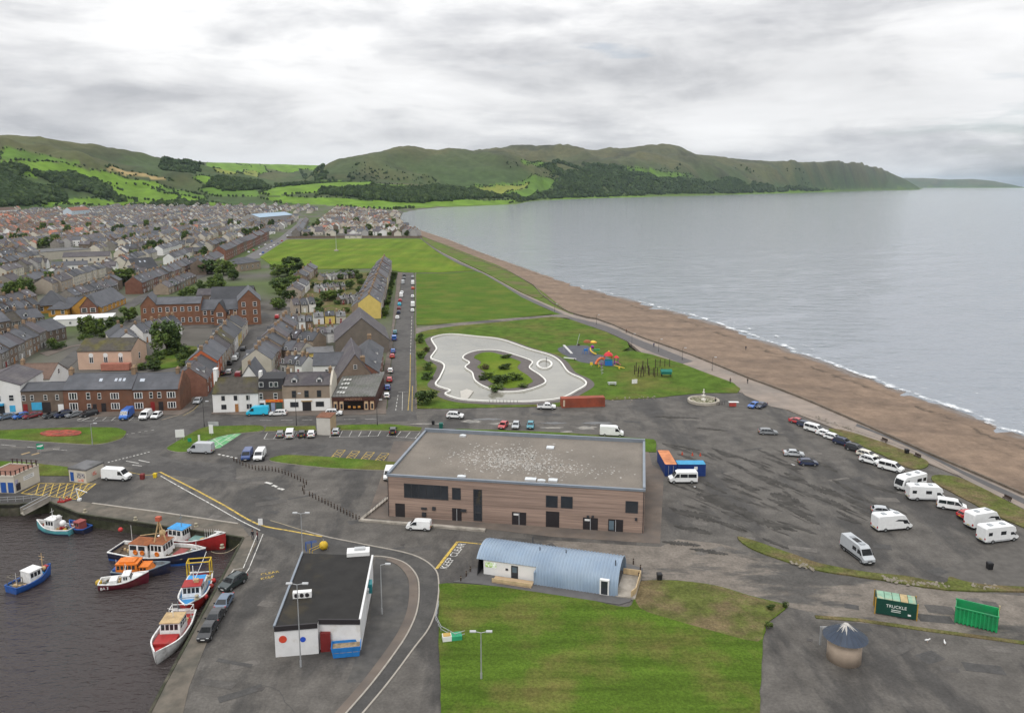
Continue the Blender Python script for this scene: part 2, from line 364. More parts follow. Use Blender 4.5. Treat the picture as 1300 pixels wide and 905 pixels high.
C = C*(1+0.26*fbm(X/45, Y/45, 5))[...,None]
moorband = (LAYER_OF == 1)[...,None]*np.clip((H-150)/60, 0, 1)[...,None]
C = C*(1-0.6*moorband)+np.array([0.105,0.105,0.045])*0.6*moorband
flat = (H < 9)
C = C*0.95
tn = np.clip((fbm(X/35, Y/35, 4)+0.25)*3, 0, 1)[...,None]; C = np.where(flat[...,None] & (RR < 2300)[...,None], np.array([0.105,0.098,0.088])*(1-tn)+np.array([0.075,0.10,0.038])*tn, C)
C = np.where(flat[...,None] & (RR >= 2300)[...,None], np.array([0.085,0.130,0.028]), C)
FIELD_POLYS = []
for col, pl in FIELDS:
    q = [surf(*p) for p in pl]; FIELD_POLYS.append((col, q))
    msk = inside(q, X, Y)
    v = (1+0.16*fbm(X/90+3, Y/90, 3)+0.10*np.sin((X*0.6+Y*0.25)/9.0))[...,None]
    C = np.where(msk[...,None], np.array(col)*v, C)
# mesh
na_, nr_ = H.shape
idx = np.arange(na_*nr_).reshape(na_, nr_)
q = np.stack([idx[:-1,:-1], idx[1:,:-1], idx[1:,1:], idx[:-1,1:]], -1).reshape(-1, 4)[:, ::-1]
zq = H.reshape(-1)[q]; q = q[(zq.max(1) > SEA-4)]
used = np.unique(q); remap = -np.ones(na_*nr_, int); remap[used] = np.arange(len(used)); q = remap[q]
co = np.stack([X, Y, H], -1).reshape(-1, 3)[used]; cc = np.clip(C, 0.005, 1).reshape(-1, 3)[used]
# the harbour basin is cut out of the sheet by lowering it there
HARBOUR = [(-420,652),(-60,642),(18,641),(60,637),(101,653),(308,683),(235,817),(205,872),(150,980),(-500,980)]
_hb = GP([(-560,640),(-60,630),(60,630),(104,648),(315,678),(262,760),(225,850),(180,1000),(-700,1000)])
for lp in (_hb,): co[inside(lp, co[:,0], co[:,1]), 2] = -12
co[np.hypot(co[:,0], co[:,1]) < 195, 2] = -7
me = bpy.data.meshes.new('ground'); me.from_pydata(co.tolist(), [], q.tolist())
at = me.color_attributes.new('cover', 'FLOAT_COLOR', 'POINT'); at.data.foreach_set('color', np.concatenate([cc, np.ones((len(cc), 1))], 1).ravel())
me.polygons.foreach_set('use_smooth', [True]*len(me.polygons))
m = bpy.data.materials.new('terrain'); m.use_nodes = True; t = m.node_tree; b = t.nodes['Principled BSDF']
b.inputs['Roughness'].default_value = 0.95; b.inputs['Specular IOR Level'].default_value = 0.1
a = t.nodes.new('ShaderNodeVertexColor'); a.layer_name = 'cover'
g_ = t.nodes.new('ShaderNodeNewGeometry'); nz_ = t.nodes.new('ShaderNodeTexNoise'); nz_.inputs['Scale'].default_value = 0.035; nz_.inputs['Detail'].default_value = 8; nz_.inputs['Roughness'].default_value = 0.65
t.links.new(g_.outputs['Position'], nz_.inputs['Vector'])
mr_ = t.nodes.new('ShaderNodeMapRange'); mr_.inputs[1].default_value = 0.3; mr_.inputs[2].default_value = 0.7; mr_.inputs[3].default_value = 0.75; mr_.inputs[4].default_value = 1.25; t.links.new(nz_.outputs['Fac'], mr_.inputs[0])
mm = t.nodes.new('ShaderNodeMix'); mm.data_type = 'RGBA'; mm.blend_type = 'MULTIPLY'; mm.inputs[0].default_value = 1
t.links.new(a.outputs[0], mm.inputs[6]); t.links.new(mr_.outputs[0], mm.inputs[7]); t.links.new(mm.outputs[2], b.inputs['Base Color'])
me.materials.append(m); tag(link('ground', me), kind='structure')

# ------------------------------------------------------------------ sea
def water_mat(name, col, rough, s1, s2, b1, b2, st, deep=None):
    m = bpy.data.materials.new(name); m.use_nodes = True; t = m.node_tree; b = t.nodes['Principled BSDF']; n = t.nodes.new; l = t.links.new
    b.inputs['Base Color'].default_value = (*col, 1); b.inputs['Roughness'].default_value = rough; b.inputs['IOR'].default_value = 1.33
    b.inputs['Specular IOR Level'].default_value = 0.5
    g = n('ShaderNodeNewGeometry'); prev = None
    for sc, st_, d, stv in ((s1, b1, 1.3, st), (s2, b2, 0.45, st), (s2*4.2, b2*0.6, 0.05, (1, 1, 1, 0.4))):
        mp = n('ShaderNodeMapping'); mp.inputs['Scale'].default_value = stv[:3]; mp.inputs['Rotation'].default_value = (0, 0, stv[3]); l(g.outputs['Position'], mp.inputs[0])
        z = n('ShaderNodeTexNoise'); z.inputs['Scale'].default_value = sc; z.inputs['Detail'].default_value = 5; l(mp.outputs[0], z.inputs['Vector'])
        bn = n('ShaderNodeBump'); bn.inputs['Strength'].default_value = st_; bn.inputs['Distance'].default_value = d; l(z.outputs['Fac'], bn.inputs['Height'])
        if prev: l(prev.outputs[0], bn.inputs['Normal'])
        prev = bn
    l(prev.outputs[0], b.inputs['Normal']); return m
sea_m = water_mat('sea_water', (0.20,0.222,0.252), 0.08, 0.11, 0.42, 0.85, 1.0, (0.55, 1.5, 1, R(28)))
# sea surface with a real swell near the shore, flat far out
mb = MB()
ax = np.linspace(-14, 62, 170)*math.pi/180; rx = np.concatenate([np.geomspace(90, 1500, 210), np.geomspace(1600, 49500, 30)])
for i in ax:
    for r in rx:
        x, y = r*math.sin(i), r*math.cos(i)
        mb.v.append((x, y, SEA))
n_r = len(rx)
mb.f = [(i*n_r+j, i*n_r+j+1, (i+1)*n_r+j+1, (i+1)*n_r+j) for i in range(len(ax)-1) for j in range(n_r-1) if rx[j] > 700 or mb.v[i*n_r+j][0] > -30]; mb.m = [0]*len(mb.f)
me = mb.mesh('sea', sea_m, True); vv = np.array(mb.v)
amp = np.clip(1-np.hypot(vv[:,0], vv[:,1])/1400, 0, 1)
cs = math.cos(R(28)); sn = math.sin(R(28))
vv[:,2] += amp*0.5*fbm((vv[:,0]*cs+vv[:,1]*sn)/38, (-vv[:,0]*sn+vv[:,1]*cs)/10, 4)
me.vertices.foreach_set('co', vv.ravel()); me.update(); tag(link('sea', me), kind='structure')
# harbour water
hw_m = water_mat('harbour_water', (0.040,0.032,0.031), 0.07, 0.6, 1.6, 0.35, 0.8, (0.6, 1.3, 1, R(-12)))
tag(MB().slab([(-190, 20), (-30, 20), (-30, 170), (-190, 170)], SEA, SEA).build('harbour_water', hw_m), kind='structure')

# ------------------------------------------------------------------ beach: wall line -> waterline -> under water
def resample(pl, n):
    P = [Vector((*p, 0)) for p in pl]; L = [0]
    for a_, b_ in zip(P, P[1:]): L.append(L[-1]+(b_-a_).length)
    o = []
    for k in range(n):
        s = L[-1]*k/(n-1); j = max(i for i in range(len(L)-1) if L[i] <= s+1e-9) if s < L[-1] else len(L)-2
        o.append(P[j].lerp(P[j+1], (s-L[j])/max(L[j+1]-L[j], 1e-9)))
    return o
wall_w = resample([G(x, y)[:2] for x, y in WALL], 260); wat_w = resample([G(x, y, SEA)[:2] for x, y in WATER], 420)
# pair each wall point with the nearest waterline point further out
mb = MB(); NB = 14
rows_ = []
for a_ in wall_w:
    b_ = min(wat_w, key=lambda p: (p-a_).length); rows_.append((a_, b_))
for i in range(2): rows_ = [(a_, (rows_[max(k-1,0)][1]+rows_[k][1]+rows_[min(k+1,len(rows_)-1)][1])/3) for k, (a_, b_) in enumerate(rows_)]
for k, (a_, b_) in enumerate(rows_):
    d = (b_-a_)
    for j in range(NB+4):
        s = j/NB; p = a_+d*s
        z = -0.9+(SEA+0.9)*min(s, 1)**0.9 if s <= 1 else SEA-(s-1)*8
        z += 0.10*float(fbm(np.array(p.x/9), np.array(p.y/9), 3))*(1 if s < 0.9 else 0.3)+(0.12*math.exp(-((s-0.62)/0.05)**2))
        mb.v.append((p.x, p.y, z))
nb = NB+4
mb.f = [(i*nb+j, (i+1)*nb+j, (i+1)*nb+j+1, i*nb+j+1) for i in range(len(rows_)-1) for j in range(nb-1)]; mb.m = [0]*len(mb.f)
sand = mat('sand', (0.192,0.137,0.098), 0.95, 0.22, 0.30, 9, (0.142,0.102,0.075), 0.05, 0.42, 0.60, bump=0.6, bscale=1.6, s2stretch=(0.5, 1.6, 1, R(-35)), fine=(1.6, 0.16))
t = sand.node_tree; b = t.nodes['Principled BSDF']; vc = t.nodes.new('ShaderNodeVertexColor'); vc.layer_name = 'tide'; sp = t.nodes.new('ShaderNodeSeparateColor'); t.links.new(vc.outputs[0], sp.inputs[0])
gp = t.nodes.new('ShaderNodeNewGeometry'); nz_ = t.nodes.new('ShaderNodeTexNoise'); nz_.inputs['Scale'].default_value = 0.09; nz_.inputs['Detail'].default_value = 9; nz_.inputs['Roughness'].default_value = 0.7; t.links.new(gp.outputs['Position'], nz_.inputs['Vector'])
def _mth(op, a_, b_, c_=True):
    q_ = t.nodes.new('ShaderNodeMath'); q_.operation = op; q_.use_clamp = c_
    for i_, v_ in enumerate((a_, b_)):
        if isinstance(v_, (int, float)): q_.inputs[i_].default_value = v_
        else: t.links.new(v_, q_.inputs[i_])
    return q_.outputs[0]
jit_ = _mth('MULTIPLY', _mth('SUBTRACT', nz_.outputs['Fac'], 0.5, False), 0.34, False); pos_ = _mth('ADD', sp.outputs[0], jit_, False)
wetf = _mth('MULTIPLY', _mth('SUBTRACT', pos_, 0.90, False), 14.0); prev = b.inputs['Base Color'].links[0].from_socket
def _bm(f_, a_, col_):
    q_ = t.nodes.new('ShaderNodeMix'); q_.data_type = 'RGBA'; t.links.new(f_, q_.inputs[0]); t.links.new(a_, q_.inputs[6]); q_.inputs[7].default_value = (*col_, 1); return q_.outputs[2]
c1 = _bm(wetf, prev, (0.105,0.078,0.060)); weed = _mth('MULTIPLY', _mth('SUBTRACT', 1.0, _mth('MULTIPLY', _mth('ABSOLUTE', _mth('SUBTRACT', pos_, 0.80, False), 0.0), 34.0, False)), _mth('MULTIPLY', _mth('SUBTRACT', nz_.outputs['Fac'], 0.44, False), 9.0))
weed2 = _mth('MULTIPLY', _mth('SUBTRACT', 1.0, _mth('MULTIPLY', _mth('ABSOLUTE', _mth('SUBTRACT', pos_, 0.60, False), 0.0), 40.0, False)), _mth('MULTIPLY', _mth('SUBTRACT', nz_.outputs['Fac'], 0.5, False), 8.0))
c2 = _bm(weed, c1, (0.065,0.048,0.034)); c3 = _bm(weed2, c2, (0.12,0.085,0.06)); t.links.new(c3, b.inputs['Base Color'])
rgh = t.nodes.new('ShaderNodeMapRange'); rgh.inputs[3].default_value = 0.95; rgh.inputs[4].default_value = 0.3; t.links.new(wetf, rgh.inputs[0]); t.links.new(rgh.outputs[0], b.inputs['Roughness'])
bo = mb.build('beach', sand, smooth=True); at = bo.data.color_attributes.new('tide', 'FLOAT_COLOR', 'POINT'); at.data.foreach_set('color', [c for i in range(len(rows_)) for j in range(nb) for c in (j/NB, j/NB, j/NB, 1)]); tag(bo, kind='structure')
# breaking wash along the waterline
foam = bpy.data.materials.new('foam'); foam.use_nodes = True; t = foam.node_tree; b = t.nodes['Principled BSDF']; b.inputs['Base Color'].default_value = (0.72,0.74,0.76,1); b.inputs['Roughness'].default_value = 0.6
g_ = t.nodes.new('ShaderNodeNewGeometry'); z_ = t.nodes.new('ShaderNodeTexNoise'); z_.inputs['Scale'].default_value = 0.22; z_.inputs['Detail'].default_value = 9; z_.inputs['Roughness'].default_value = 0.72
uv = t.nodes.new('ShaderNodeVertexColor'); uv.layer_name = 'wash'
t.links.new(g_.outputs['Position'], z_.inputs['Vector'])
ad = t.nodes.new('ShaderNodeMath'); ad.operation = 'ADD'; t.links.new(z_.outputs['Fac'], ad.inputs[0]); t.links.new(uv.outputs[0], ad.inputs[1])
r_ = t.nodes.new('ShaderNodeMapRange'); r_.inputs[1].default_value = 0.98; r_.inputs[2].default_value = 1.14; t.links.new(ad.outputs[0], r_.inputs[0]); t.links.new(r_.outputs[0], b.inputs['Alpha'])
mb = MB(); wash = []
wv_ = [p for p in wat_w]
prof = [(-3.0,0.15),(-1.0,0.46),(0.6,0.55),(2.0,0.47),(4.0,0.36),(8.0,0.32),(10,0.44),(11.5,0.38),(16,0.24),(22,0.30),(24,0.40),(26,0.28),(34,0.05)]
for k, p in enumerate(wv_):
    tdir = (wv_[min(k+1, len(wv_)-1)]-wv_[max(k-1, 0)]).normalized(); nrm = Vector((tdir.y, -tdir.x, 0))
    if nrm.x < 0 and nrm.y < 0: nrm = -nrm
    if nrm.dot(Vector((1, 0.35, 0))) < 0: nrm = -nrm
    dd = p.length; gain = 1.0 if dd < 350 else max(0.5, 1-(dd-350)/900)
    wob = 3.0*float(fbm(np.array(k*0.31), np.array(1.5), 4))
    for o_, a_ in prof:
        pt = p+nrm*(o_*(0.8 if dd < 600 else 1.2)+wob); mb.v.append((pt.x, pt.y, SEA+0.42 if o_ > 0 else SEA+0.30)); wash.append(a_*gain)
npf = len(prof)
mb.f = [(i*npf+j, i*npf+j+1, (i+1)*npf+j+1, (i+1)*npf+j) for i in range(len(wv_)-1) for j in range(npf-1)]; mb.m = [0]*len(mb.f)
me = mb.mesh('surf', foam, True); at = me.color_attributes.new('wash', 'FLOAT_COLOR', 'POINT'); at.data.foreach_set('color', [c for a_ in wash for c in (a_, a_, a_, 1)])
tag(link('surf', me), kind='stuff')
# ================================================================== near ground: tarmac, quays, lawns, paths
tarmac = mat('old_tarmac', (0.090,0.083,0.075), 0.85, 0.28, 0.30, 11, (0.049,0.046,0.043), 0.05, 0.50, 0.575, bump=0.3, bscale=4, s2stretch=(1.9, 0.55, 1, R(36)), rough2=0.75, fine=(2.6, 0.22))
road = mat('road_asphalt', (0.077,0.073,0.069), 0.85, 0.2, 0.5, 11, (0.058,0.055,0.053), 0.09, 0.5, 0.54, bump=0.2, bscale=5, fine=(2.8, 0.16))
worn = mat('worn_concrete', (0.150,0.131,0.112), 0.9, 0.25, 0.4, 11, (0.070,0.066,0.061), 0.07, 0.50, 0.56, bump=0.3, bscale=3, s2stretch=(0.5,1.5,1,R(14)), fine=(2.2, 0.24))
quayc = mat('quay_concrete', (0.125,0.108,0.088), 0.9, 0.22, 0.5, 8, (0.08,0.075,0.062), 0.2, 0.45, 0.62, bump=0.3)
quayw = mat('quay_wall_weed', (0.030,0.033,0.017), 0.8, 0.4, 0.8, 7, (0.075,0.068,0.05), 0.25, 0.5, 0.65, bump=0.6)
paving = mat('paving', (0.135,0.11,0.092), 0.9, 0.15, 0.8, 6, (0.10,0.085,0.075), 0.2, bump=0.2)
promen = mat('promenade_concrete', (0.235,0.195,0.165), 0.9, 0.14, 0.3, 7, (0.19,0.165,0.145), 0.08, bump=0.2)
kerbm = mat('kerb_stone', (0.30,0.275,0.24), 0.9, 0.15, 1.0)
lawn = mat('lawn_grass', (0.064,0.110,0.014), 0.95, 0.30, 0.25, 10, (0.100,0.108,0.026), 0.06, 0.46, 0.62, bump=0.8, bscale=4, spec=0.1, fine=(3.0, 0.30))
mown = mat('mown_grass', (0.062,0.112,0.012), 0.95, 0.26, 0.55, 10, (0.098,0.122,0.020), 0.07, 0.46, 0.64, bump=0.8, bscale=4, spec=0.1, stretch=(0.12, 1.0, 1, R(-72)), fine=(3.2, 0.30))
near_lawn = mat('near_lawn', (0.060,0.102,0.012), 0.95, 0.30, 0.5, 10, (0.108,0.104,0.030), 0.09, 0.46, 0.66, bump=0.8, bscale=4, spec=0.1, stretch=(0.12, 1.0, 1, R(-65)), fine=(3.0, 0.34))
field = mat('field_grass', (0.085,0.142,0.010), 0.95, 0.24, 0.09, 9, (0.122,0.160,0.018), 0.03, 0.42, 0.62, bump=0.6, bscale=2, spec=0.1, stretch=(1.0, 0.12, 1, R(-82)), fine=(1.2, 0.2))
rough_g = mat('rough_grass', (0.084,0.098,0.026), 0.95, 0.30, 0.4, 10, (0.125,0.098,0.052), 0.13, 0.42, 0.58, bump=1.0, bscale=3, spec=0.1, fine=(2.8, 0.34))
dune = mat('dune_grass', (0.085,0.125,0.024), 0.95, 0.25, 0.12, 8, (0.12,0.105,0.05), 0.05, 0.48, 0.64, bump=0.8, bscale=2, spec=0.1)
white_l = mat('white_road_paint', (0.52,0.51,0.48), 0.8, 0.25, 1.5, 6, (0.16,0.155,0.15), 1.2, 0.5, 0.66)
yellow_l = mat('yellow_road_paint', (0.47,0.33,0.07), 0.8, 0.25, 1.5, 6, (0.16,0.13,0.07), 1.2, 0.5, 0.66)
green_l = mat('green_bay_paint', (0.10,0.30,0.13), 0.85, 0.2, 0.8, 6, (0.25,0.34,0.22), 0.5, 0.5, 0.68)

ZT = 0.0
base_px = [(-520,536),(0,526),(228,521),(262,521),(480,519),(530,519),(640,517),(770,507),(832,505),(892,497),(936,497),(985,515),(1053,543),(1180,590),(1300,640),(1500,735),(1700,830)]
base_w = GP(base_px)+[(150, 12), (-60, 12)]
hb_w = GP(HARBOUR)
base_w = base_w+[tuple(hb_w[-2])]   # down to the quay's near end
# tarmac with the basin left open: walk along the quay edge
pts = GP(base_px)+[(170, 10), (-25, 10)]+[hb_w[k] for k in (8, 7, 6, 5, 4, 3, 2, 1, 0)]
tag(MB().slab(pts, -0.6, ZT).build('harbour_yard', tarmac), kind='structure')
# quay walls, a real drop from the yard to the basin floor
mb = MB()
for i in range(0, 8):
    a, b = Vector((*hb_w[i], 0)), Vector((*hb_w[i+1], 0)); d = (b-a).normalized(); nn = Vector((d.y, -d.x, 0))*0.35
    mb.add([(a.x, a.y, -7), (b.x, b.y, -7), (b.x, b.y, 0.14), (a.x, a.y, 0.14), *( (p.x-nn.x, p.y-nn.y, z) for p, z in ((a, -7), (b, -7), (b, 0.14), (a, 0.14)))],
           [(0,1,2,3),(5,4,7,6),(3,2,6,7),(0,4,5,1),(1,5,6,2),(4,0,3,7)])
tag(mb.build('quay_wall', quayw), 'weedy stone quay wall dropping to the dark harbour water', 'quay wall')
def offs(pts, w_):
    """ribbon of width w_ around a world polyline"""
    P = [Vector((*p[:2], 0)) for p in pts]; L, Rr = [], []
    for i, p in enumerate(P):
        t_ = (P[min(i+1, len(P)-1)]-P[max(i-1, 0)]).normalized(); n_ = Vector((-t_.y, t_.x, 0))*w_/2
        L.append((p+n_)[:2]); Rr.append((p-n_)[:2])
    return L+Rr[::-1]
def ribbon(name, px, wd, z0, z1, material, smooth=0, kind='structure', parent=None):
    pts = GP(spline(px, smooth) if smooth else px)
    o = MB().slab(offs(pts, wd), z0, z1).build(name, material, parent)
    return tag(o, kind=kind) if not parent else o
sheet('quay_apron', [(101,653),(308,683),(316,680),(304,664),(118,638.5),(72,633),(62,637)], 0, 0.05, quayc)
sheet('quay_side', [(308,683),(235,817),(205,872),(150,980),(215,980),(240,872),(262,817),(298,742),(326,690),(318,680)], 0, 0.05, quayc)
ribbon('apron_kerb', [(117,639),(200,650),(302,665)], 0.35, 0.05, 0.16, kerbm)
# roads
sheet('harbour_street', spline([(-60,531),(228,529),(246,520),(262,503)],4)+[(272,498),(266,530),(330,529.5),(492,528),(497,519),(527,519),(530,534),(400,538),(330,539),(262,541),(240,550),(212,566),(200,578),(230,584),(300,590),(300,612),(205,602),(150,590),(86,586),(-60,578)], 0, 0.012, road)
sheet('shore_street', [(491,526),(527,526),(526.5,470),(526,420),(525.5,380),(525,345),(511,345),(506,385),(501,420),(497,460)], -0.1, 0.014, road)
sheet('terrace_street', [(245,531),(268,527),(279,500),(302,470),(327,444),(346,424),(366,416),(366,408),(325,411),(314,422),(300,444),(278,470),(256,505)], -0.1, 0.014, road)
sheet('back_lane', [(346,418),(356,418),(372,385),(391,348),(387,346),(366,380)], -0.1, 0.012, worn)
sheet('field_street', [(298,334),(332,327),(364,305),(385,287),(392,268),(387,267),(376,285),(352,304),(318,322)], -0.1, 0.02, mat('street_far', (0.12,0.115,0.115), 0.9, 0.1, 0.2))
sheet('church_street', [(60,452),(92,440),(128,436),(150,428),(128,430),(96,438),(50,448)], -0.1, 0.014, paving)
sheet('church_lane', [(84,470),(110,446),(140,436),(126,434),(92,446),(66,468)], -0.1, 0.018, road)
loop_out = spline([(300,648),(355,664),(409,680),(462,691),(523,704),(551,721),(557,741),(554,772),(544,798),(526,822),(490,870),(440,930),(400,985)], 5)
loop_in = spline([(440,712),(478,706),(511,713),(528,729),(532,747),(530,772),(522,795),(506,822),(470,870),(420,928),(378,985)], 5)
sheet('loop_road', loop_out+loop_in[::-1]+[(395,700),(300,664)], 0, 0.010, mat('loop_asphalt', (0.054,0.052,0.050), 0.85, 0.18, 0.5, 10, (0.068,0.065,0.061), 0.1, 0.5, 0.56, fine=(2.8, 0.16)))
sheet('loop_inner_yard', spline([(478,708),(508,715),(525,730),(529,747),(527,772),(519,795),(500,822),(468,866)], 4)+[(440,866),(470,790),(476,710)], 0, 0.006, mat('yard_tarmac', (0.062,0.060,0.058), 0.85, 0.2, 0.8, 9, (0.08,0.076,0.07), 0.15))
sheet('small_car_park', [(335,548),(402,547),(560,549),(548,570),(520,590),(400,583),(345,582),(322,590),(282,580),(300,560)], 0, 0.010, road)
sheet('hall_apron', [(466,657),(615,671),(700,681),(838,690),(843,600),(828,590),(820,560)]+[(500,560)], 0, 0.05, paving)
sheet('worn_track', [(600,686),(640,682),(838,694),(860,684),(915,690),(985,710),(1060,728),(1130,740),(1210,750),(1300,756),(1420,764),(1420,830),(1300,812),(1180,800),(1090,790),(1000,770),(910,744),(860,736),(808,736),(800,716),(700,694)], 0, 0.008, worn)
sheet('corner_yard', [(1184,728),(1300,682),(1420,640),(1500,735),(1420,760),(1300,747),(1215,738)], 0, 0.012, mat('corner_tarmac', (0.085,0.079,0.072), 0.85, 0.2, 0.8, 9))
# pavements and kerbs (real steps)
sheet('pavement', [(268,525.5),(272,521),(480,517),(488,519),(490,525.5),(400,527.5),(330,527.5)], -0.1, 0.12, paving)
sheet('pavement', [(490,524),(478,522),(487,470),(497,420),(505,346),(511,346),(505,385),(500,420),(496,460)], -0.1, 0.127, paving)
sheet('pavement', [(-20,526),(228,520.5),(250,500),(258,503),(246,518),(232,526),(200,528),(-20,530)], -0.1, 0.12, paving)
sheet('pavement', [(527.2,519),(527.2,345),(528.4,345),(529.6,519)], -0.1, 0.122, paving)
def lawn_sheet(name, px, material, sm=0, z=0.13, kerb=None, holes=()):
    p = spline(px, sm, True) if sm else px
    P_ = [Vector((*q, 0)) for q in GP(p)]; o_ = []; n_ = len(P_)
    for i in range(n_):                               # turf edges are never ruled: nick them every metre or so
        a_, b_ = P_[i], P_[(i+1)%n_]; L_ = (b_-a_).length; m_ = max(1, min(60, int(L_/(1.1 if a_.length < 260 else 6)))); nn_ = Vector((-(b_-a_).y, (b_-a_).x, 0)).normalized()
        for k_ in range(m_):
            q_ = a_.lerp(b_, k_/m_); w_ = 0.22*float(fbm(np.array(q_.x/1.7), np.array(q_.y/1.7), 3))*(0.35 if kerb else 1.0) if k_ else 0; o_.append((q_.x+nn_.x*w_, q_.y+nn_.y*w_))
    return tag(MB().slab(o_, -0.1, z, side=1 if kerb else None).build(name, [material]+([kerb] if kerb else [])), kind='structure')
ISLAND = spline([(-40,547),(0,546.5),(76,543.5),(140,543),(157,546.5),(160,550),(152,558),(122,564.5),(76,562.5),(0,557.5),(-40,555)], 5, True)
sheet('verge', ISLAND, -0.1, 0.16, lawn, side=kerbm)
lawn_sheet('verge', [(-60,583),(30,587),(86,593),(88,604),(55,604),(-60,601)], lawn)
lawn_sheet('verge', spline([(212,570),(221,563),(240,552),(259,543),(290,541),(330,540.5),(333,547),(306,550),(285,553),(262,560),(244,572),(226,574)],4,True), lawn, kerb=kerbm)
lawn_sheet('verge', [(335,548),(338,542),(400,541),(402,546.5)], lawn, kerb=kerbm)
lawn_sheet('verge', [(417,546.5),(430,540),(494,538.5),(536,543),(534,547.5),(474,546.5)], lawn, kerb=kerbm)
lawn_sheet('verge', spline([(342,584),(352,579.5),(372,578),(440,582),(502,587),(511,591),(502,597),(423,594.5),(360,588)],4,True), lawn, kerb=kerbm)
lawn_sheet('verge', [(560,549),(580,545),(640,546.5),(720,550),(790,555),(830,558),(833,562),(833,574),(824,574)], lawn)
lawn_sheet('lawn', spline([(557,742),(580,741),(664,748),(732,758),(785,770),(802,768),(806,748),(815,738),(860,737.5),(910,744),(950,756),(990,766),(999,771),(985,783),(972,796),(967,840),(964,930)],3)+[(560,930),(557,800)], near_lawn)
sheet('worn_turf', spline([(806,748),(815,738),(860,738),(910,744.5),(950,756.5),(988,766.5),(996,771),(984,782),(970,796),(962,815),(900,800),(850,786),(812,772)],3,True), 0.13, 0.137, rough_g)
PARK = [(529.6,518),(528.4,470),(528,424),(545,418),(580,413),(640,407),(700,401),(726,406.5),(768,421),(796,434),(799,441),(789,446),(806,446),(828,450.5),(866,462),(892,472),(930,486),(940,494),(936,499),(892,499),(860,502),(832,505),(776,508),(768,507),(712,516),(640,517),(560,519)]
lawn_sheet('park_lawn', PARK, lawn)
lawn_sheet('big_lawn', [(528.4,412.5),(528.2,347.5),(560,347),(603,344.5),(612,347),(636,361),(662,377.5),(696,393.5),(718,402),(700,399),(640,405),(580,410.5),(550,412)], mown, z=0.15)
lawn_sheet('playing_field', [(364,304.5),(450,303.2),(534,303.5),(555,320),(583,336),(603,343.6),(560,346),(527,346.2),(515,346),(470,341),(385,342),(345,337),(330,326.5)], field, z=0.15)
lawn_sheet('dune_grass', spline([(534,301),(560,309),(600,325),(640,341),(668,358),(684,370),(690,376),(682,379),(661,371),(621,349),(585,332),(555,317)],4,True), dune, z=0.3)
sheet('park_path', [(528,417),(560,412),(640,405),(716,399),(724,404),(700,402.5),(640,408.5),(580,414),(545,419),(528.5,424)], -0.1, 0.155, worn)
# promenade
sheet('promenade', spline([(509,289),(530,300),(552,317),(575,331),(604,343.5),(636,360.5),(662,377),(697,393),(726,406),(768,420.5),(797,433.5)],3)+[(820,452),(866,462),(892,472),(930,486),(946,502),(979,516),(1005,521),(1049,535),(1080,545),(1134,563),(1178,580),(1226,609),(1300,646),(1500,738),(1500,716),(1300,629),(1189,581),(1097,540),(1030,511),(951,481),(880,452),(820,431),(781,414),(757,406),(744,404),(723,398),(697,387.5),(661,371.5),(621,349.5),(585,332.5),(555,316),(534,301),(511,287)], -0.9, 0.06, promen)
sheet('promenade_path', spline([(1086,541),(1110,549.5),(1150,566),(1195,588),(1240,611),(1300,640),(1400,690)],3)+spline([(1400,682),(1300,633),(1240,606),(1195,584.5),(1150,563),(1110,547),(1088,538)],3), 0.06, 0.075, mat('path_tarmac', (0.085,0.082,0.083), 0.9, 0.12, 0.5))
sheet('promenade_path', spline([(506,287),(530,300),(552,317),(575,331.5),(604,344),(636,361),(662,377.5),(697,393.3),(726,406.3),(768,420.7),(797,433.6),(822,445),(866,462)],3)+spline([(880,459),(836,441),(804,428.5),(776,416),(748,408),(722,401.5),(699,390.5),(661,373),(621,350.5),(585,333.5),(555,317.5),(533,300),(510,287)],3), 0.06, 0.072, mat('path_tarmac2', (0.098,0.092,0.092), 0.9, 0.12, 0.5))
lawn_sheet('beach_verge', spline([(1053,544.5),(1080,549),(1134,567),(1170,582),(1179,589),(1172,595),(1152,594),(1115,576),(1078,560),(1058,550)],3,True), rough_g, z=0.2)
lawn_sheet('beach_verge', spline([(1183,605),(1200,604),(1228,611),(1300,648),(1345,672),(1330,680),(1275,660),(1208,625),(1187,614)],3,True), rough_g, z=0.2)
lawn_sheet('rough_verge', spline([(936,682),(960,688),(985,697),(1012,706),(1041,716),(1100,727),(1150,732),(1198,741),(1205,733),(1222,738),(1250,743),(1300,746),(1400,752),(1400,756),(1300,752),(1200,749.5),(1120,737),(1040,725),(985,709),(950,695)],3,True), rough_g, z=0.22)
ribbon('track_verge', [(1035,783),(1090,787),(1180,800),(1240,808),(1300,816),(1400,830)], 0.8, 0, 0.1, rough_g)

sheet('shore_apron', [(936,496.5),(985,514),(1053,541),(1180,588),(1300,638),(1500,733),(1500,716),(1300,629),(1189,581),(1097,540),(1030,511),(951,481)], -0.6, -0.012, promen)
sheet('dune_edge', [(634,344),(668,357),(690,371),(708,386),(728,399),(724,402),(697,390),(661,373),(621,351)], -0.6, 0.03, dune)
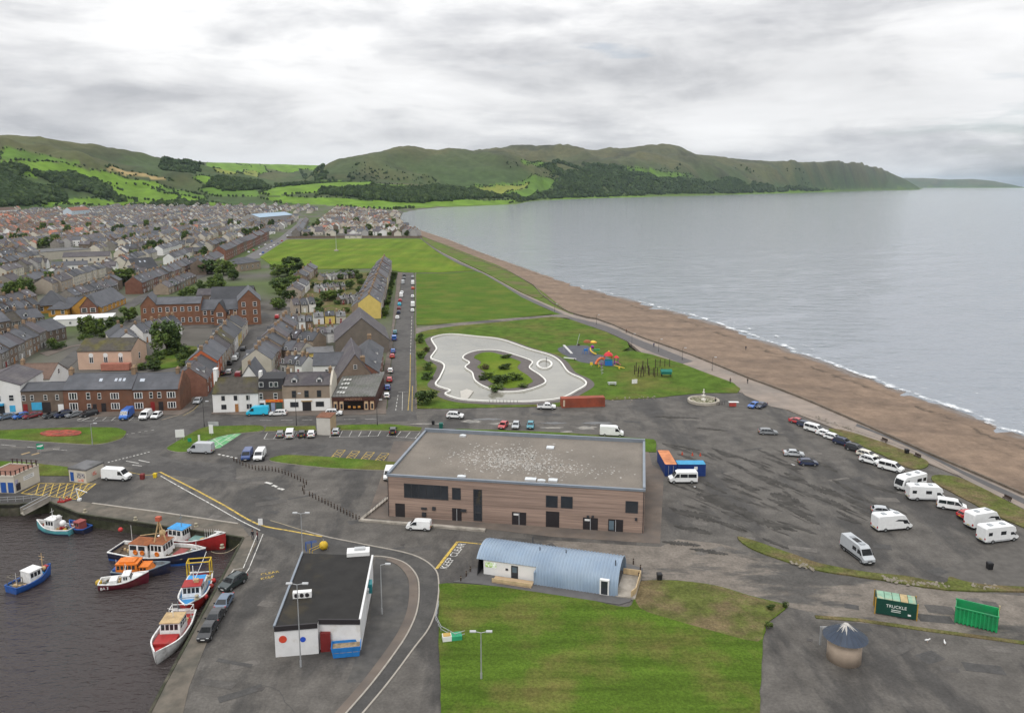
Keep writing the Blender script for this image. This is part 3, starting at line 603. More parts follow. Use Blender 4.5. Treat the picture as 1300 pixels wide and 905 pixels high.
# ================================================================== buildings
def ht(px, yb, yt):
    p = G(px, yb); d = ray(px, yt); return CAMH+d[2]*p.y/d[1]
slate = mat('slate_roof', (0.072,0.074,0.084), 0.6, 0.24, 0.8, 6, (0.050,0.053,0.061), 0.2, 0.42, 0.6, rand=0.35, wave=(2, 0.3, 0.18))
slate_p = mat('purple_slate', (0.068,0.060,0.068), 0.65, 0.22, 0.8, 6, (0.095,0.086,0.086), 0.2, 0.45, 0.65, rand=0.3, wave=(2, 0.3, 0.18))
slate_m = mat('mossy_slate', (0.062,0.055,0.046), 0.8, 0.25, 0.9, 7, (0.085,0.075,0.018), 0.14, 0.5, 0.66, wave=(2, 0.3, 0.15))
tile_b = mat('brown_tile', (0.115,0.075,0.058), 0.8, 0.2, 0.8, 6, rand=0.2, wave=(2, 0.3, 0.18))
tile_r = mat('red_tile', (0.27,0.115,0.075), 0.8, 0.2, 0.7, 6, rand=0.25, wave=(2, 0.3, 0.18))
felt = mat('flat_roof_felt', (0.15,0.15,0.155), 0.85, 0.15, 0.5, 6, (0.1,0.1,0.1), 0.3, rand=0.2)
W_ = lambda n, c, v=0.10, r=0.12, c2=None: mat(n, c, 0.9, v, 0.6, 6, c2, 0.3, 0.5, 0.68, rand=r)
red_stone = W_('red_sandstone', (0.150,0.073,0.046), 0.25, 0.05, (0.098,0.056,0.040))
brick_red = W_('red_brick', (0.175,0.083,0.058), 0.2, 0.15)
brown_st = W_('brown_stone', (0.145,0.110,0.085), 0.22, 0.15, (0.105,0.085,0.070))
tan_st = W_('tan_sandstone', (0.245,0.195,0.148), 0.18, 0.14, (0.19,0.155,0.122))
grey_st = W_('grey_stone', (0.19,0.175,0.155), 0.18, 0.15)
white_w = W_('white_render', (0.66,0.655,0.64), 0.06, 0.05, (0.55,0.54,0.51))
cream_w = W_('cream_render', (0.46,0.425,0.36), 0.08, 0.12)
tan_w = W_('tan_render', (0.32,0.275,0.225), 0.08, 0.12)
pink_w = W_('pink_render', (0.50,0.35,0.265), 0.07, 0.05, (0.43,0.30,0.23))
yell_w = W_('yellow_render', (0.55,0.42,0.13), 0.08, 0.1)
grey_w = W_('grey_render', (0.30,0.29,0.28), 0.1, 0.15)
orange_w = W_('orange_render', (0.42,0.115,0.05), 0.08, 0.1)
ochre_b = W_('ochre_brick', (0.42,0.22,0.045), 0.15, 0.05)
frame_w = mat('white_frame', (0.66,0.66,0.65), 0.5, 0.03)
frame_d = mat('dark_frame', (0.05,0.045,0.045), 0.5, 0.05)
glass = mat('window_glass', (0.028,0.032,0.038), 0.08, 0.2, 0.3, 2, spec=0.6)
timber_d = mat('stained_door', (0.30,0.14,0.05), 0.6, 0.15, 2)
door_red = mat('red_door', (0.20,0.018,0.018), 0.5, 0.1); door_dk = mat('dark_door', (0.025,0.022,0.024), 0.5, 0.1)
door_bl = mat('blue_door', (0.02,0.075,0.28), 0.5, 0.1)
pot_m = mat('chimney_pot', (0.42,0.30,0.19), 0.9, 0.15)
chim_m = mat('chimney_stone', (0.225,0.155,0.10), 0.9, 0.2, 1.5, rand=0.2)
# shared window, pane, door meshes (unit size, face looks to -y)
def _frame_mesh(bars, two):
    mb = MB(); t_ = 0.085
    mb.box(-0.5, 0.5, -0.07, 0.01, 0, 0.05); mb.box(-0.5, 0.5, -0.07, 0.01, 0.94, 1); mb.box(-0.5, -0.5+t_, -0.07, 0.01, 0.05, 0.94); mb.box(0.5-t_, 0.5, -0.07, 0.01, 0.05, 0.94)
    if 'h' in bars: mb.box(-0.5+t_, 0.5-t_, -0.06, 0.01, 0.48, 0.53)
    if 'v' in bars: mb.box(-0.045, 0.045, -0.06, 0.01, 0.05, 0.94)
    if 't' in bars:
        for x in (-0.17, 0.17): mb.box(x-0.035, x+0.035, -0.06, 0.01, 0.05, 0.94)
    if two: mb.quad((-0.46,-0.025,0.03),(0.46,-0.025,0.03),(0.46,-0.025,0.97),(-0.46,-0.025,0.97), 1)
    return mb
PANE = MB().quad((-0.46,-0.025,0.03),(0.46,-0.025,0.03),(0.46,-0.025,0.97),(-0.46,-0.025,0.97)).mesh('pane', glass)
FR = {}
for b_ in ('h', 'v', 't', '', 'hv'):
    FR[b_] = _frame_mesh(b_, False).mesh('window_frame', frame_w); FR['2'+b_] = _frame_mesh(b_, True).mesh('window', [frame_w, glass])
DOOR = MB().box(-0.5, 0.5, -0.05, 0.01, 0, 1).mesh('door', door_dk)
CHIM = MB().box(-0.5,0.5,-0.35,0.35,-1.2,1.0).box(-0.58,0.58,-0.42,0.42,1.0,1.14)
for x in (-0.32, 0, 0.32): CHIM.tube((x,0,1.14),(x,0,1.5),0.11,0.09,6,1)
CHIM = CHIM.mesh('chimney', [chim_m, pot_m])
def win(parent, x, y, z, w_, h_, rz=0, bars='h', near=False, frame=None):
    o = link('window', FR[bars if near else '2'+bars], parent, (x, y, z), rz, (w_, 1, h_), frame)
    if near: link('pane', PANE, o)
    return o
def door(parent, x, y, z, w_, h_, m=None, rz=0): return link('door', DOOR, parent, (x, y, z), rz, (w_, 1, h_), m or door_dk)
_mc = {}
def wall_mesh(w_, d, h, rh, kind):
    k = ('w', round(w_,2), round(d,2), round(h,2), round(rh,2), kind)
    if k in _mc: return _mc[k]
    x, mb = w_/2, MB()
    v = [(-x,0,-0.3),(x,0,-0.3),(x,d,-0.3),(-x,d,-0.3),(-x,0,h),(x,0,h),(x,d,h),(-x,d,h)]
    f = [(2,3,7,6),(0,1,5,4)]
    if kind == 'gable': v += [(-x,d/2,h+rh),(x,d/2,h+rh)]; f += [(1,2,6,9,5),(3,0,4,8,7)]
    elif kind == 'front': v += [(0,0,h+rh),(0,d,h+rh)]; f = [(0,1,5,8,4),(2,3,7,9,6),(1,2,6,5),(3,0,4,7)]
    else: f += [(1,2,6,5),(3,0,4,7),(4,5,6,7)]
    mb.add(v, f); _mc[k] = mb.mesh('wall', white_w); return _mc[k]
def roof_mesh(w_, d, h, rh, kind, ov=0.25, party=False):
    k = ('r', round(w_,2), round(d,2), round(h,2), round(rh,2), kind, ov, party)
    if k in _mc: return _mc[k]
    x, mb, t_ = w_/2, MB(), 0.16
    ox = 0.0 if party else ov*0.6
    def plate(a, b, c, e):        # slab from eave a-b up to ridge c-e
        n_ = (Vector(b)-Vector(a)).cross(Vector(e)-Vector(a)).normalized()*t_; lo = [Vector(p)+n_*0.1 for p in (a, b, c, e)]; hi = [p+n_ for p in lo]
        q_ = 4 if len({tuple(round(z, 4) for z in p) for p in (a, b, c, e)}) == 4 else 3
        if q_ == 4: mb.add(lo+hi, [(0,3,2,1),(4,5,6,7),(0,1,5,4),(1,2,6,5),(2,3,7,6),(3,0,4,7)])
        else: mb.add(lo[:3]+hi[:3], [(0,2,1),(3,4,5),(0,1,4,3),(1,2,5,4),(2,0,3,5)])
    if kind == 'gable':
        s = rh/(d/2); e = ov
        plate((-x-ox,-e,h-s*e),(x+ox,-e,h-s*e),(x+ox,d/2,h+rh),(-x-ox,d/2,h+rh))
        plate((x+ox,d+e,h-s*e),(-x-ox,d+e,h-s*e),(-x-ox,d/2,h+rh),(x+ox,d/2,h+rh))
        mb.box(-x-ox, x+ox, d/2-0.14, d/2+0.14, h+rh+0.08, h+rh+0.24)
    elif kind == 'front':
        s = rh/x; e = ov
        plate((x+e,-e*0.6,h-s*e),(x+e,d+e*0.6,h-s*e),(0,d+e*0.6,h+rh),(0,-e*0.6,h+rh))
        plate((-x-e,d+e*0.6,h-s*e),(-x-e,-e*0.6,h-s*e),(0,-e*0.6,h+rh),(0,d+e*0.6,h+rh))
        mb.box(-0.14, 0.14, -e*0.6, d+e*0.6, h+rh+0.08, h+rh+0.24)
    elif kind == 'hip':
        e = ov; q_ = min(d/2, x)*0.95; A, B = (-x+q_, d/2, h+rh), (x-q_, d/2, h+rh)
        if x-q_ < 0.2: A = B = (0, d/2, h+rh)
        c0, c1, c2, c3 = (-x-e,-e,h),(x+e,-e,h),(x+e,d+e,h),(-x-e,d+e,h)
        plate(c0, c1, B, A if A != B else B); plate(c2, c3, A, B if A != B else A); plate(c1, c2, B, B); plate(c3, c0, A, A)
    elif kind == 'mono':
        plate((-x-ox,-ov,h),(x+ox,-ov,h),(x+ox,d+ov,h+rh),(-x-ox,d+ov,h+rh))
    else:
        mb.box(-x-0.15, x+0.15, -0.15, d+0.15, h, h+0.28)
    _mc[k] = mb.mesh('roof', slate); return _mc[k]
DORM = MB().box(-0.75,0.75,-0.9,1.6,0,1.35).mesh('dormer', white_w)
_dm = MB(); _dm.add([(-0.75,-0.9,0),(0.75,-0.9,0),(0.75,-0.9,1.3),(-0.75,-0.9,1.3),(0,-0.9,1.9),(-0.75,1.9,1.3),(0.75,1.9,1.3),(0,1.9,1.9),(-0.75,1.4,0),(0.75,1.4,0)], [(0,1,2,4,3),(1,9,6,2),(8,0,3,5)])
_dm.add([(-0.95,-1.1,1.18),(0,-1.1,2.0),(0,1.9,2.0),(-0.95,1.9,1.18),(0.95,-1.1,1.18),(0.95,1.9,1.18)], [(0,1,2,3),(1,4,5,2)], 1)
_dm.quad((-0.5,-0.93,0.15),(0.5,-0.93,0.15),(0.5,-0.93,1.2),(-0.5,-0.93,1.2), 2)
DORM = _dm.mesh('dormer', [frame_w, slate, glass])
def house(label, A, B, d, h, rh, wall, roof, kind='gable', group=None, wins=(), back=(), gable_wins=(), doors=(), chim=(), dorm=(), sky=(), near=False, cat='house', name='house', bars='h', frame=None, party=False, ov=0.25, z=0.0):
    A, B = Vector((A[0], A[1], 0)), Vector((B[0], B[1], 0)); w_ = (B-A).length; c = (A+B)/2
    t = thing(name, label, cat, (c.x, c.y, z), math.atan2(B.y-A.y, B.x-A.x), group)
    link('wall', wall_mesh(w_, d, h, rh, kind), t, material=wall)
    ro = link('roof', roof_mesh(w_, d, h, rh, kind, ov, party), t, material=roof)
    for fx, z_, ww, hh, *bb in wins: win(t, (fx-0.5)*w_, -0.005, z_, ww, hh, 0, bb[0] if bb else bars, near, frame)
    for fx, z_, ww, hh, *bb in back: win(t, (0.5-fx)*w_, d+0.005, z_, ww, hh, math.pi, bb[0] if bb else bars, near, frame)
    for side, fy, z_, ww, hh in gable_wins: win(t, side*(w_/2+0.005), fy*d, z_, ww, hh, math.pi/2*side, bars, near, frame)
    for fx, ww, hh, m_ in doors: door(t, (fx-0.5)*w_, -0.005, 0, ww, hh, m_)
    for fx, *sz in chim:
        s_ = sz[0] if sz else 1
        if kind == 'front': link('chimney', CHIM, ro, (0, fx*d, h+rh), math.pi/2, (s_, s_, s_))
        else: link('chimney', CHIM, ro, ((fx-0.5)*(w_-0.9), d/2, h+rh), math.pi/2, (s_, s_, s_))
    sl = rh/(d/2) if d else 1
    for fx, *sd in dorm:
        yy = 1.9; back_ = sd and sd[0] < 0
        link('dormer', DORM, ro, ((fx-0.5)*w_, (d-yy) if back_ else yy, h+sl*yy-0.75), math.pi if back_ else 0)
    for fx, fy, ww, hh in sky:                     # roof windows lying in the slope (front side when fy < .5)
        o = link('roof_window', PANE, ro, ((fx-0.5)*w_, fy*d, h+sl*fy*d+0.22), 0, (ww, 1, hh), mat('roof_glass', (0.42,0.46,0.52), 0.15, 0.1)); o.rotation_euler = (-(math.pi/2-math.atan(sl)), 0, 0)
    return t
_o1 = ['first','second','third','fourth','fifth','sixth','seventh','eighth','ninth','tenth','eleventh','twelfth','thirteenth','fourteenth','fifteenth','sixteenth','seventeenth','eighteenth','nineteenth']
_o10 = ['twent','thirt','fort','fift','sixt','sevent','eight','ninet']
ORD = _o1+[(t_+'ieth' if u_ == 0 else t_+'y-'+_o1[u_-1]) for t_ in _o10 for u_ in range(10)]
WN = {'red_sandstone':'red sandstone','red_brick':'red brick','brown_stone':'brown stone','tan_sandstone':'tan stone','grey_stone':'grey stone','white_render':'white','cream_render':'cream','tan_render':'tan','pink_render':'pink','yellow_render':'yellow','grey_render':'grey','orange_render':'orange','ochre_brick':'ochre brick'}
RN = {'slate_roof':'grey slate','purple_slate':'purple slate','mossy_slate':'mossy slate','brown_tile':'brown tiled','red_tile':'red tiled','flat_roof_felt':'flat felt'}
def std_wins(w_, floors=2, zb=0.9, fh=2.75, n=2, hw=1.0, hh=1.4):
    return [((k+0.5)/n, zb+fl*fh, hw, hh) for fl in range(floors) for k in range(n)]
HOUSES = []
def row(Apx, Bpx, n, d, h, rh, walls, roofs, desc, end='near', group=None, dorm=0.0, chim=True, floors=2, seed=1, jit=0.15, world=None, sky=0.15, flip=False, gap=0.0, kind='gable', big=True):
    """n houses side by side on the line A-B; fronts face to the right of A->B ... walls and roofs cycle or are picked at random"""
    rnd = random.Random(seed); a, b = (G(*Apx), G(*Bpx)) if world is None else world
    for k in range(n):
        p, q_ = a.lerp(b, (k+gap/2)/n), a.lerp(b, (k+1-gap/2)/n)
        wl = walls[k % len(walls)] if isinstance(walls, tuple) else rnd.choice(walls); rf = roofs[k % len(roofs)] if isinstance(roofs, tuple) else rnd.choice(roofs)
        w_ = (q_-p).length; hh = h*(1+rnd.uniform(-jit, jit)*0.5); nn = 2 if w_ > 4.5 else 1
        wn = std_wins(w_, floors, 0.9, 2.7, nn)
        dr = [(0.5, 0.95, 2.1, rnd.choice((door_dk, door_red, frame_w, timber_d)))]
        dm = [(0.5, 1 if rnd.random() < 0.7 else -1)] if rnd.random() < dorm else []
        ch = [(0.03, rnd.uniform(0.8, 1.1))] if chim else []
        if chim and k == n-1: ch.append((0.97, 0.95))
        sk = [(rnd.uniform(0.3, 0.7), 0.25, 0.8, 1.1)] if rnd.random() < sky else []
        lab = f"{ORD[k]} house in {desc}, {WN[wl.name]} walls"
        house(lab, q_ if flip else p, p if flip else q_, d, hh, rh*(1+rnd.uniform(-jit, jit)*0.5), wl, rf, kind, group or desc, wn, [(f_, z_, 0.9, 1.2) for f_, z_, _, _ in wn[:nn*floors]] if big else (), (), dr, ch, dm, sk, party=True, bars='h')
        HOUSES.append((p, q_, d))
# ------------------------------------------------------------------ harbour hall (timber clad)
clad = mat('timber_cladding', (0.300,0.215,0.172), 0.75, 0.30, 1.0, 8, (0.225,0.162,0.132), 0.18, 0.42, 0.62, stretch=(0.10, 0.10, 6.0), s2stretch=(0.25, 0.25, 3.5), wave=(2, 0.22, 0.2))
hroof = mat('hall_roof', (0.180,0.158,0.134), 0.9, 0.14, 0.4, 9, (0.142,0.126,0.108), 0.10, 0.42, 0.6, fine=(2.5, 0.12))
steel = mat('coping_steel', (0.22,0.25,0.29), 0.4, 0.1, 0.5, metal=0.4); dark_m = mat('anthracite', (0.035,0.037,0.042), 0.5, 0.1)
grey_m = mat('light_grey_metal', (0.42,0.43,0.44), 0.5, 0.1); rust_m = mat('rust', (0.17,0.075,0.045), 0.9, 0.3, 1.5)
hFL, hFR = G(493,655), G(817,677); hBLr = G(547,548, 8.0)
H1 = ht(493,655,603); hw = (hFR-hFL).length; hrz = math.atan2(hFR.y-hFL.y, hFR.x-hFL.x)
t = thing('harbour_hall', 'large brown timber-clad flat-roofed hall beside the harbour car park', 'hall', (*((hFL+hFR)/2)[:2], 0), hrz)
ux, uy = Vector((math.cos(hrz), math.sin(hrz), 0)), Vector((-math.sin(hrz), math.cos(hrz), 0))
hd = (G(826,562,H1)-hFR).dot(uy); hx = hw/2
MB().box(-hx, hx, 0, hd, -0.3, H1-0.05).build('wall', clad, t)
MB().box(-hx+0.35, hx-0.35, 0.35, hd-0.35, H1-0.05, H1+0.02).build('roof', hroof, t)
mb = MB(); mb.box(-hx-0.12, hx+0.12, hd-0.35, hd+0.12, H1-0.25, H1+0.75).box(-hx-0.12, -hx+0.35, 0.35, hd-0.35, H1-0.25, H1+0.45).box(hx-0.35, hx+0.12, 0.35, hd-0.35, H1-0.25, H1+0.45).box(-hx-0.12, hx+0.12, -0.12, 0.35, H1-0.2, H1+0.18)
mb.build('parapet', [steel], t)
# gull-fouled patch on the roof: pale lime splashes, each a thin spatter of its own
rs = random.Random(5); mb = MB()
for k in range(1700):
    x, y = rs.gauss(-2.5, 5.2), rs.gauss(hd*0.45, hd*0.13)
    if rs.random() < 0.25: x, y = rs.gauss(6, 6), rs.gauss(hd*0.32, hd*0.07)
    if abs(x) > hx-1 or not 1 < y < hd-1: continue
    r = 0.05+0.26*rs.random()**2.2; n_ = 5; a0 = rs.random()*6
    mb.add([(x+r*rs.uniform(0.5,1.2)*math.cos(a0+6.283*i/n_), y+r*rs.uniform(0.5,1.2)*math.sin(a0+6.283*i/n_), H1+0.026) for i in range(n_)], [tuple(range(n_))])
s_ = mb.build('lime_spatter', mat('gull_lime', (0.37,0.355,0.33), 0.9, 0.3, 2.0), t); s_['kind'] = 'stuff'
for x, y, sx, sy in ((-9.5,0.9,1.5,0.8),(3.0,1.6,2.0,1.2),(5.0,1.2,1.4,0.6),(7.0,1.8,1.6,1.2),(4.5,hd*0.74,1.5,1.5),(-14.5,hd-2.2,1.3,0.9)):
    o = MB().box(x-sx/2, x+sx/2, y-sy/2, y+sy/2, H1, H1+0.35).add([(x-sx/2,y-sy/2,H1+0.35),(x+sx/2,y-sy/2,H1+0.35),(x+sx/2,y+sy/2,H1+0.35),(x-sx/2,y+sy/2,H1+0.35),(x,y,H1+0.6)], [(0,1,4),(1,2,4),(2,3,4),(3,0,4)], 1).build('roof_light', [grey_m, mat('dome', (0.55,0.58,0.6), 0.2)], t)
def hpos(px, yb, yt):             # photo pixel on the hall's front face -> (x along, z)
    d = ray(px, (yb+yt)/2); n_ = uy; k = (hFL-Vector((0,0,CAMH))).dot(n_)/Vector(d).dot(n_); p = Vector((0,0,CAMH))+Vector(d)*k
    return (p-((hFL+hFR)/2)).dot(ux), p.z
def hrect(px0, px1, y0, y1):
    xa, za = hpos((px0+px1)/2, y0, y0); xb, zb = hpos((px0+px1)/2, y1, y1); x0, _ = hpos(px0, (y0+y1)/2, (y0+y1)/2); x1, _ = hpos(px1, (y0+y1)/2, (y0+y1)/2); return x0, x1, max(zb, 0.0), za
for r4, n_ in (((513,569,615,633),6),((574,585,619,634),1),((601,612,621,661),4),((693,708,629,644),1),((712,727,630,645),1),((794,810,636,651),1)):
    x0, x1, z0, z1 = hrect(*r4); mb = MB(); fw = 0.12
    mb.box(x0,x1,-0.06,0.02,z0,z0+fw).box(x0,x1,-0.06,0.02,z1-fw,z1).box(x0,x0+fw,-0.06,0.02,z0+fw,z1-fw).box(x1-fw,x1,-0.06,0.02,z0+fw,z1-fw)
    if n_ > 1:
        for k in range(1, n_):
            if x1-x0 > z1-z0: q_ = x0+(x1-x0)*k/n_; mb.box(q_-0.05,q_+0.05,-0.05,0.02,z0+fw,z1-fw)
            else: q_ = z0+(z1-z0)*k/n_; mb.box(x0+fw,x1-fw,-0.05,0.02,q_-0.05,q_+0.05)
    o = mb.build('window', dark_m, t); MB().quad((x0+0.02,-0.015,z0+0.02),(x1-0.02,-0.015,z0+0.02),(x1-0.02,-0.015,z1-0.02),(x0+0.02,-0.015,z1-0.02)).build('pane', glass, o)
for r4, c_ in (((502,514,639,652),0),((574,586,645,658),1),((650,668,650,665),1),((693,710,649,668),0),((740,759,657,672),1),((772,791,659,675),2)):
    x0, x1, z0, z1 = hrect(*r4); z0 = 0
    o = MB().box(x0, x1, -0.05, 0.02, 0, z1).build('door', door_dk, t)
    if c_ == 1 and x1-x0 > 2: MB().box(x0+0.3, (x0+x1)/2-0.1, -0.07, -0.05, z1-0.6, z1-0.25).build('notice', frame_w, o)
    if c_: MB().box((x0+x1)/2-0.04, (x0+x1)/2+0.04, -0.08, -0.05, 0.05, z1-0.1).build('door_post', grey_m, o)
    if c_ == 2: MB().quad((x0+0.15,-0.065,0.3),((x0+x1)/2-0.3,-0.065,0.3),((x0+x1)/2-0.3,-0.065,z1-0.3),(x0+0.15,-0.065,z1-0.3)).build('pane', mat('pale_glass', (0.10,0.14,0.17), 0.1), o)
for r4 in ((535,542,644,646),(549,553,643,647),(585,592,646,649),(745,748,654,656),(751,754,654,656),(806,809,657,660),(536,541,650,655)):
    x0, x1, z0, z1 = hrect(*r4); MB().box(x0, x1, -0.28, 0.02, z0, z1).build('wall_unit', dark_m, t)
for x in (-hx+0.1, hx-0.15): MB().tube((x,-0.08,0),(x,-0.08,H1-0.3),0.06).build('downpipe', dark_m, t)
# low kerb wall, ramp rail
def solid_line(name, label, cat, px, wd, h_, m, z0=0.0):
    pts = GP(px); c = Vector((*pts[0], z0)); o = MB().slab(offs([(p[0]-c.x, p[1]-c.y) for p in pts], wd), -0.05, h_).build(name, m, None, loc=c); return tag(o, label, cat)
conc = mat('pale_concrete', (0.33,0.30,0.26), 0.9, 0.15, 0.8, 6, (0.22,0.2,0.17), 0.3)
solid_line('kerb_wall', 'low pale concrete kerb wall in front of the timber-clad hall', 'kerb wall', [(492,633),(458,661),(540,667.5),(616,674)], 0.9, 0.35, conc)
p0, p1 = G(466,657), G(494,634); r_ = thing('ramp_railing', 'dark metal railing on the ramp at the left end of the timber hall', 'railing', (*p0[:2],0), heading(466,657,494,634)); L = (p1-p0).length
MB().box(0,L,-0.03,0.03,1.0,1.06).build('top_rail', dark_m, r_)
for k in range(9): MB().box(L*k/8-0.025,L*k/8+0.025,-0.02,0.02,0,1.0).build('post', dark_m, r_)

# ------------------------------------------------------------------ blue barrel-roofed building
bA, bB = G(603,731.5), G(784,758); brz = math.atan2(bB.y-bA.y, bB.x-bA.x); bL = (bB-bA).length
t = thing('barrel_building', 'long low building under a curved pale blue ribbed metal roof beside the lawn', 'building', (*bA[:2], 0), brz)
blue_r = mat('blue_ribbed_metal', (0.245,0.315,0.40), 0.38, 0.10, 0.6, 6, (0.20,0.265,0.35), 0.3, spec=0.5)
bD, bH = 8.4, 4.0
def arc(n_, off=0.0, a0=0.0, a1=math.pi): return [(bD/2-(bD/2+off)*math.cos(a0+(a1-a0)*k/n_), (bH+off)*math.sin(a0+(a1-a0)*k/n_)**0.8) for k in range(n_+1)]
nr = 44; seg = bL/nr
cut0, cut1 = 1.0, 9.6                                # the cut-out with the white shop front
roof_o = None
for k in range(nr):
    x0, x1 = k*seg, (k+1)*seg; xm = (x0+x1)/2
    a0 = 0.62 if cut0-1.5 < xm < cut1 else 0.0
    def sec(x, o_): return [(x, y, max(z, 0.02)) for y, z in arc(18, o_, a0)]
    rings = [sec(x0, 0), sec(x0+seg*0.68, 0), sec(x0+seg*0.76, 0.11), sec(x0+seg*0.92, 0.11), sec(x1, 0)]
    inn = [sec(x1, -0.12), sec(x0, -0.12)]
    o = MB().loft(rings+inn+rings[:1], closed=False, caps=False).build('roof_sheet', blue_r, t, True)
# ends, cut-out wall
def endwall(x, a0=0.0): 
    pr = [(x, y, max(z, 0)) for y, z in arc(18, -0.1)]; return MB().add(pr, [tuple(range(len(pr)))])
endwall(bL-0.9).build('end_wall', frame_w, t); endwall(0.35).build('end_wall', dark_m, t)
MB().box(1.1, cut1+0.3, 0.95, 1.2, 0, 2.6).build('shop_wall', frame_w, t)
o = MB().box(1.4, 3.2, 0.90, 0.95, 1.4, 2.2).build('poster', mat('poster_green', (0.42,0.62,0.16), 0.6, 0.3, 3.0, 4, (0.75,0.8,0.75), 1.5), t)
o = MB().box(5.6, 6.7, 0.89, 0.95, 0.1, 2.2).build('door', dark_m, t); MB().quad((5.8,0.88,1.1),(6.5,0.88,1.1),(6.5,0.88,2.0),(5.8,0.88,2.0)).build('pane', mat('pale_glass', (0.1,0.14,0.17)), o)
MB().box(4.7,5.1,0.85,0.95,1.3,1.6).build('wall_unit', dark_m, t)
MB().box(cut1-0.15, cut1+0.0, -0.05, 0.9, 0, 2.1).build('cheek_wall', blue_r, t)
o = MB().box(3.2, 9.4, -1.3, 0.5, 0, 0.35).build('deck', mat('deck_timber', (0.40,0.29,0.18), 0.8, 0.2, 1.5, stretch=(0.3,5,1)), t)
MB().box(3.2, 9.4, -1.36, -1.26, 0.35, 0.85).build('deck_rail', mat('deck_rail', (0.45,0.34,0.20), 0.8, 0.2, 1.5), o)
o = MB().box(19.6, 21.0, -0.12, 0.4, 0.0, 2.5).build('door', frame_w, t); MB().quad((19.8,-0.13,0.2),(20.8,-0.13,0.2),(20.8,-0.13,2.3),(19.8,-0.13,2.3)).build('pane', glass, o)
for x, y in ((9.5,bD*0.42),(13.6,bD*0.45),(21.5,bD*0.3),(7.5,bD*0.8)): MB().tube((x,y,bH-0.4),(x,y,bH+0.55),0.08).build('flue', dark_m, t)
o = MB().box(bL-0.3, bL+2.6, -0.1, bD-1.6, 0, 0.3).build('terrace', conc, t)
for a_, b_ in (((bL+2.5,bD-1.6),(bL+2.5,1.2)),((bL+2.5,bD-1.6),(bL-0.2,bD-1.6)),((bL+2.5,1.2),(bL+2.0,0.0))):
    MB().cbox(((a_[0]+b_[0])/2,(a_[1]+b_[1])/2,0.85),(math.hypot(a_[0]-b_[0],a_[1]-b_[1]),0.14,0.9),math.atan2(b_[1]-a_[1],b_[0]-a_[0])).build('timber_fence', MATS['deck_rail'], o)
sheet('barrel_path', [(575,739),(590,735),(600,722),(790,714),(816,722),(812,742),(800,764),(786,768),(700,755),(640,746),(600,741)], 0.0, 0.14, mat('path_grey', (0.095,0.092,0.092), 0.9, 0.15, 0.6))

# ------------------------------------------------------------------ black-roofed harbour building
HB = 4.2
kTL, kTR, kBR, kBL = (G(*p, HB) for p in ((384,702),(473,706),(457,787),(348,796)))
c = (kTL+kTR+kBR+kBL)/4; t = thing('harbour_shed', 'white harbour building with a wide flat black roof near the quay', 'building', (c.x, c.y, 0))
def loc2(p): return (p.x-c.x, p.y-c.y)
bl_roof = mat('black_felt', (0.020,0.019,0.018), 0.85, 0.25, 0.6, 7, (0.045,0.036,0.02), 0.16, 0.52, 0.68)
shed_w = mat('shed_white', (0.62,0.62,0.62), 0.8, 0.08, 0.8, 6, (0.45,0.43,0.40), 0.4, 0.55, 0.7)
P4 = [loc2(p) for p in (kTL, kTR, kBR, kBL)]
u_ = (kBR-kBL).normalized(); m_ = kBL.lerp(kBR, 0.5); v_ = (kTL-kBL).normalized()
notch = [loc2(p) for p in (kTL, kTR, kBR, m_+v_*0.9, m_, kBL)]
MB().slab(notch, -0.3, HB-0.05).build('wall', shed_w, t)
MB().slab([(x*1.006, y*1.006) for x, y in notch], HB-0.05, HB+0.02).build('roof', bl_roof, t)
for a_, b_ in ((P4[0],P4[3]),(P4[1],P4[2])):
    MB().slab(offs([a_, b_], 0.28), HB-0.1, HB+0.25).build('parapet', shed_w if a_ == P4[1] else steel, t)
for a_, b_ in ((P4[3], loc2(m_)), (loc2(m_+v_*0.9), P4[2])): MB().slab(offs([a_, b_], 0.25), HB-0.55, HB+0.12).build('fascia', door_dk, t)
srz = math.atan2(u_.y, u_.x)
q0 = loc2(G(455,703,HB)); MB().cbox((q0[0],q0[1],HB+0.35),(3.4,1.9,0.6),srz).build('plant_box', frame_w, t); MB().cbox((q0[0]+0.2,q0[1]+0.2,HB+0.8),(1.6,0.8,0.3),srz).build('plant_cap', grey_m, t)
q0 = loc2(G(384,758,HB)); o = MB().cbox((q0[0],q0[1],HB+0.5),(2.5,0.75,0.85),srz).build('cooling_unit', frame_w, t)
for k in (-1,0,1): MB().tube((q0[0]+k*0.72*math.cos(srz), q0[1]+k*0.72*math.sin(srz)-0.36, HB+0.5),(q0[0]+k*0.72*math.cos(srz), q0[1]+k*0.72*math.sin(srz)-0.42, HB+0.5),0.3,0.3,14).build('fan', door_dk, o)
f0 = kBL+u_*0.8
def disc(parent, p, r, m, name): return MB().tube((p[0],p[1],p[2]),(p[0]+0.05*u_.y,p[1]-0.05*u_.x,p[2]),r,r,20).build(name, m, parent)
q0 = loc2(kBL+u_*1.0); disc(t, (q0[0], q0[1], HB-1.75), 0.5, mat('red_sign', (0.52,0.06,0.03), 0.6), 'round_sign'); q0 = loc2(kBL+u_*3.5); disc(t, (q0[0], q0[1], HB-2.0), 0.36, mat('blue_sign', (0.02,0.07,0.42), 0.6), 'round_sign')
for k in range(2):
    q0 = loc2(m_+v_*0.9+u_*(0.5+0.2)); 
q0 = loc2(m_+v_*0.6+u_*0.85); MB().cbox((q0[0],q0[1],1.3),(1.3,0.7,2.6),srz).build('red_cabinet', mat('dark_red', (0.16,0.02,0.02), 0.5), t)
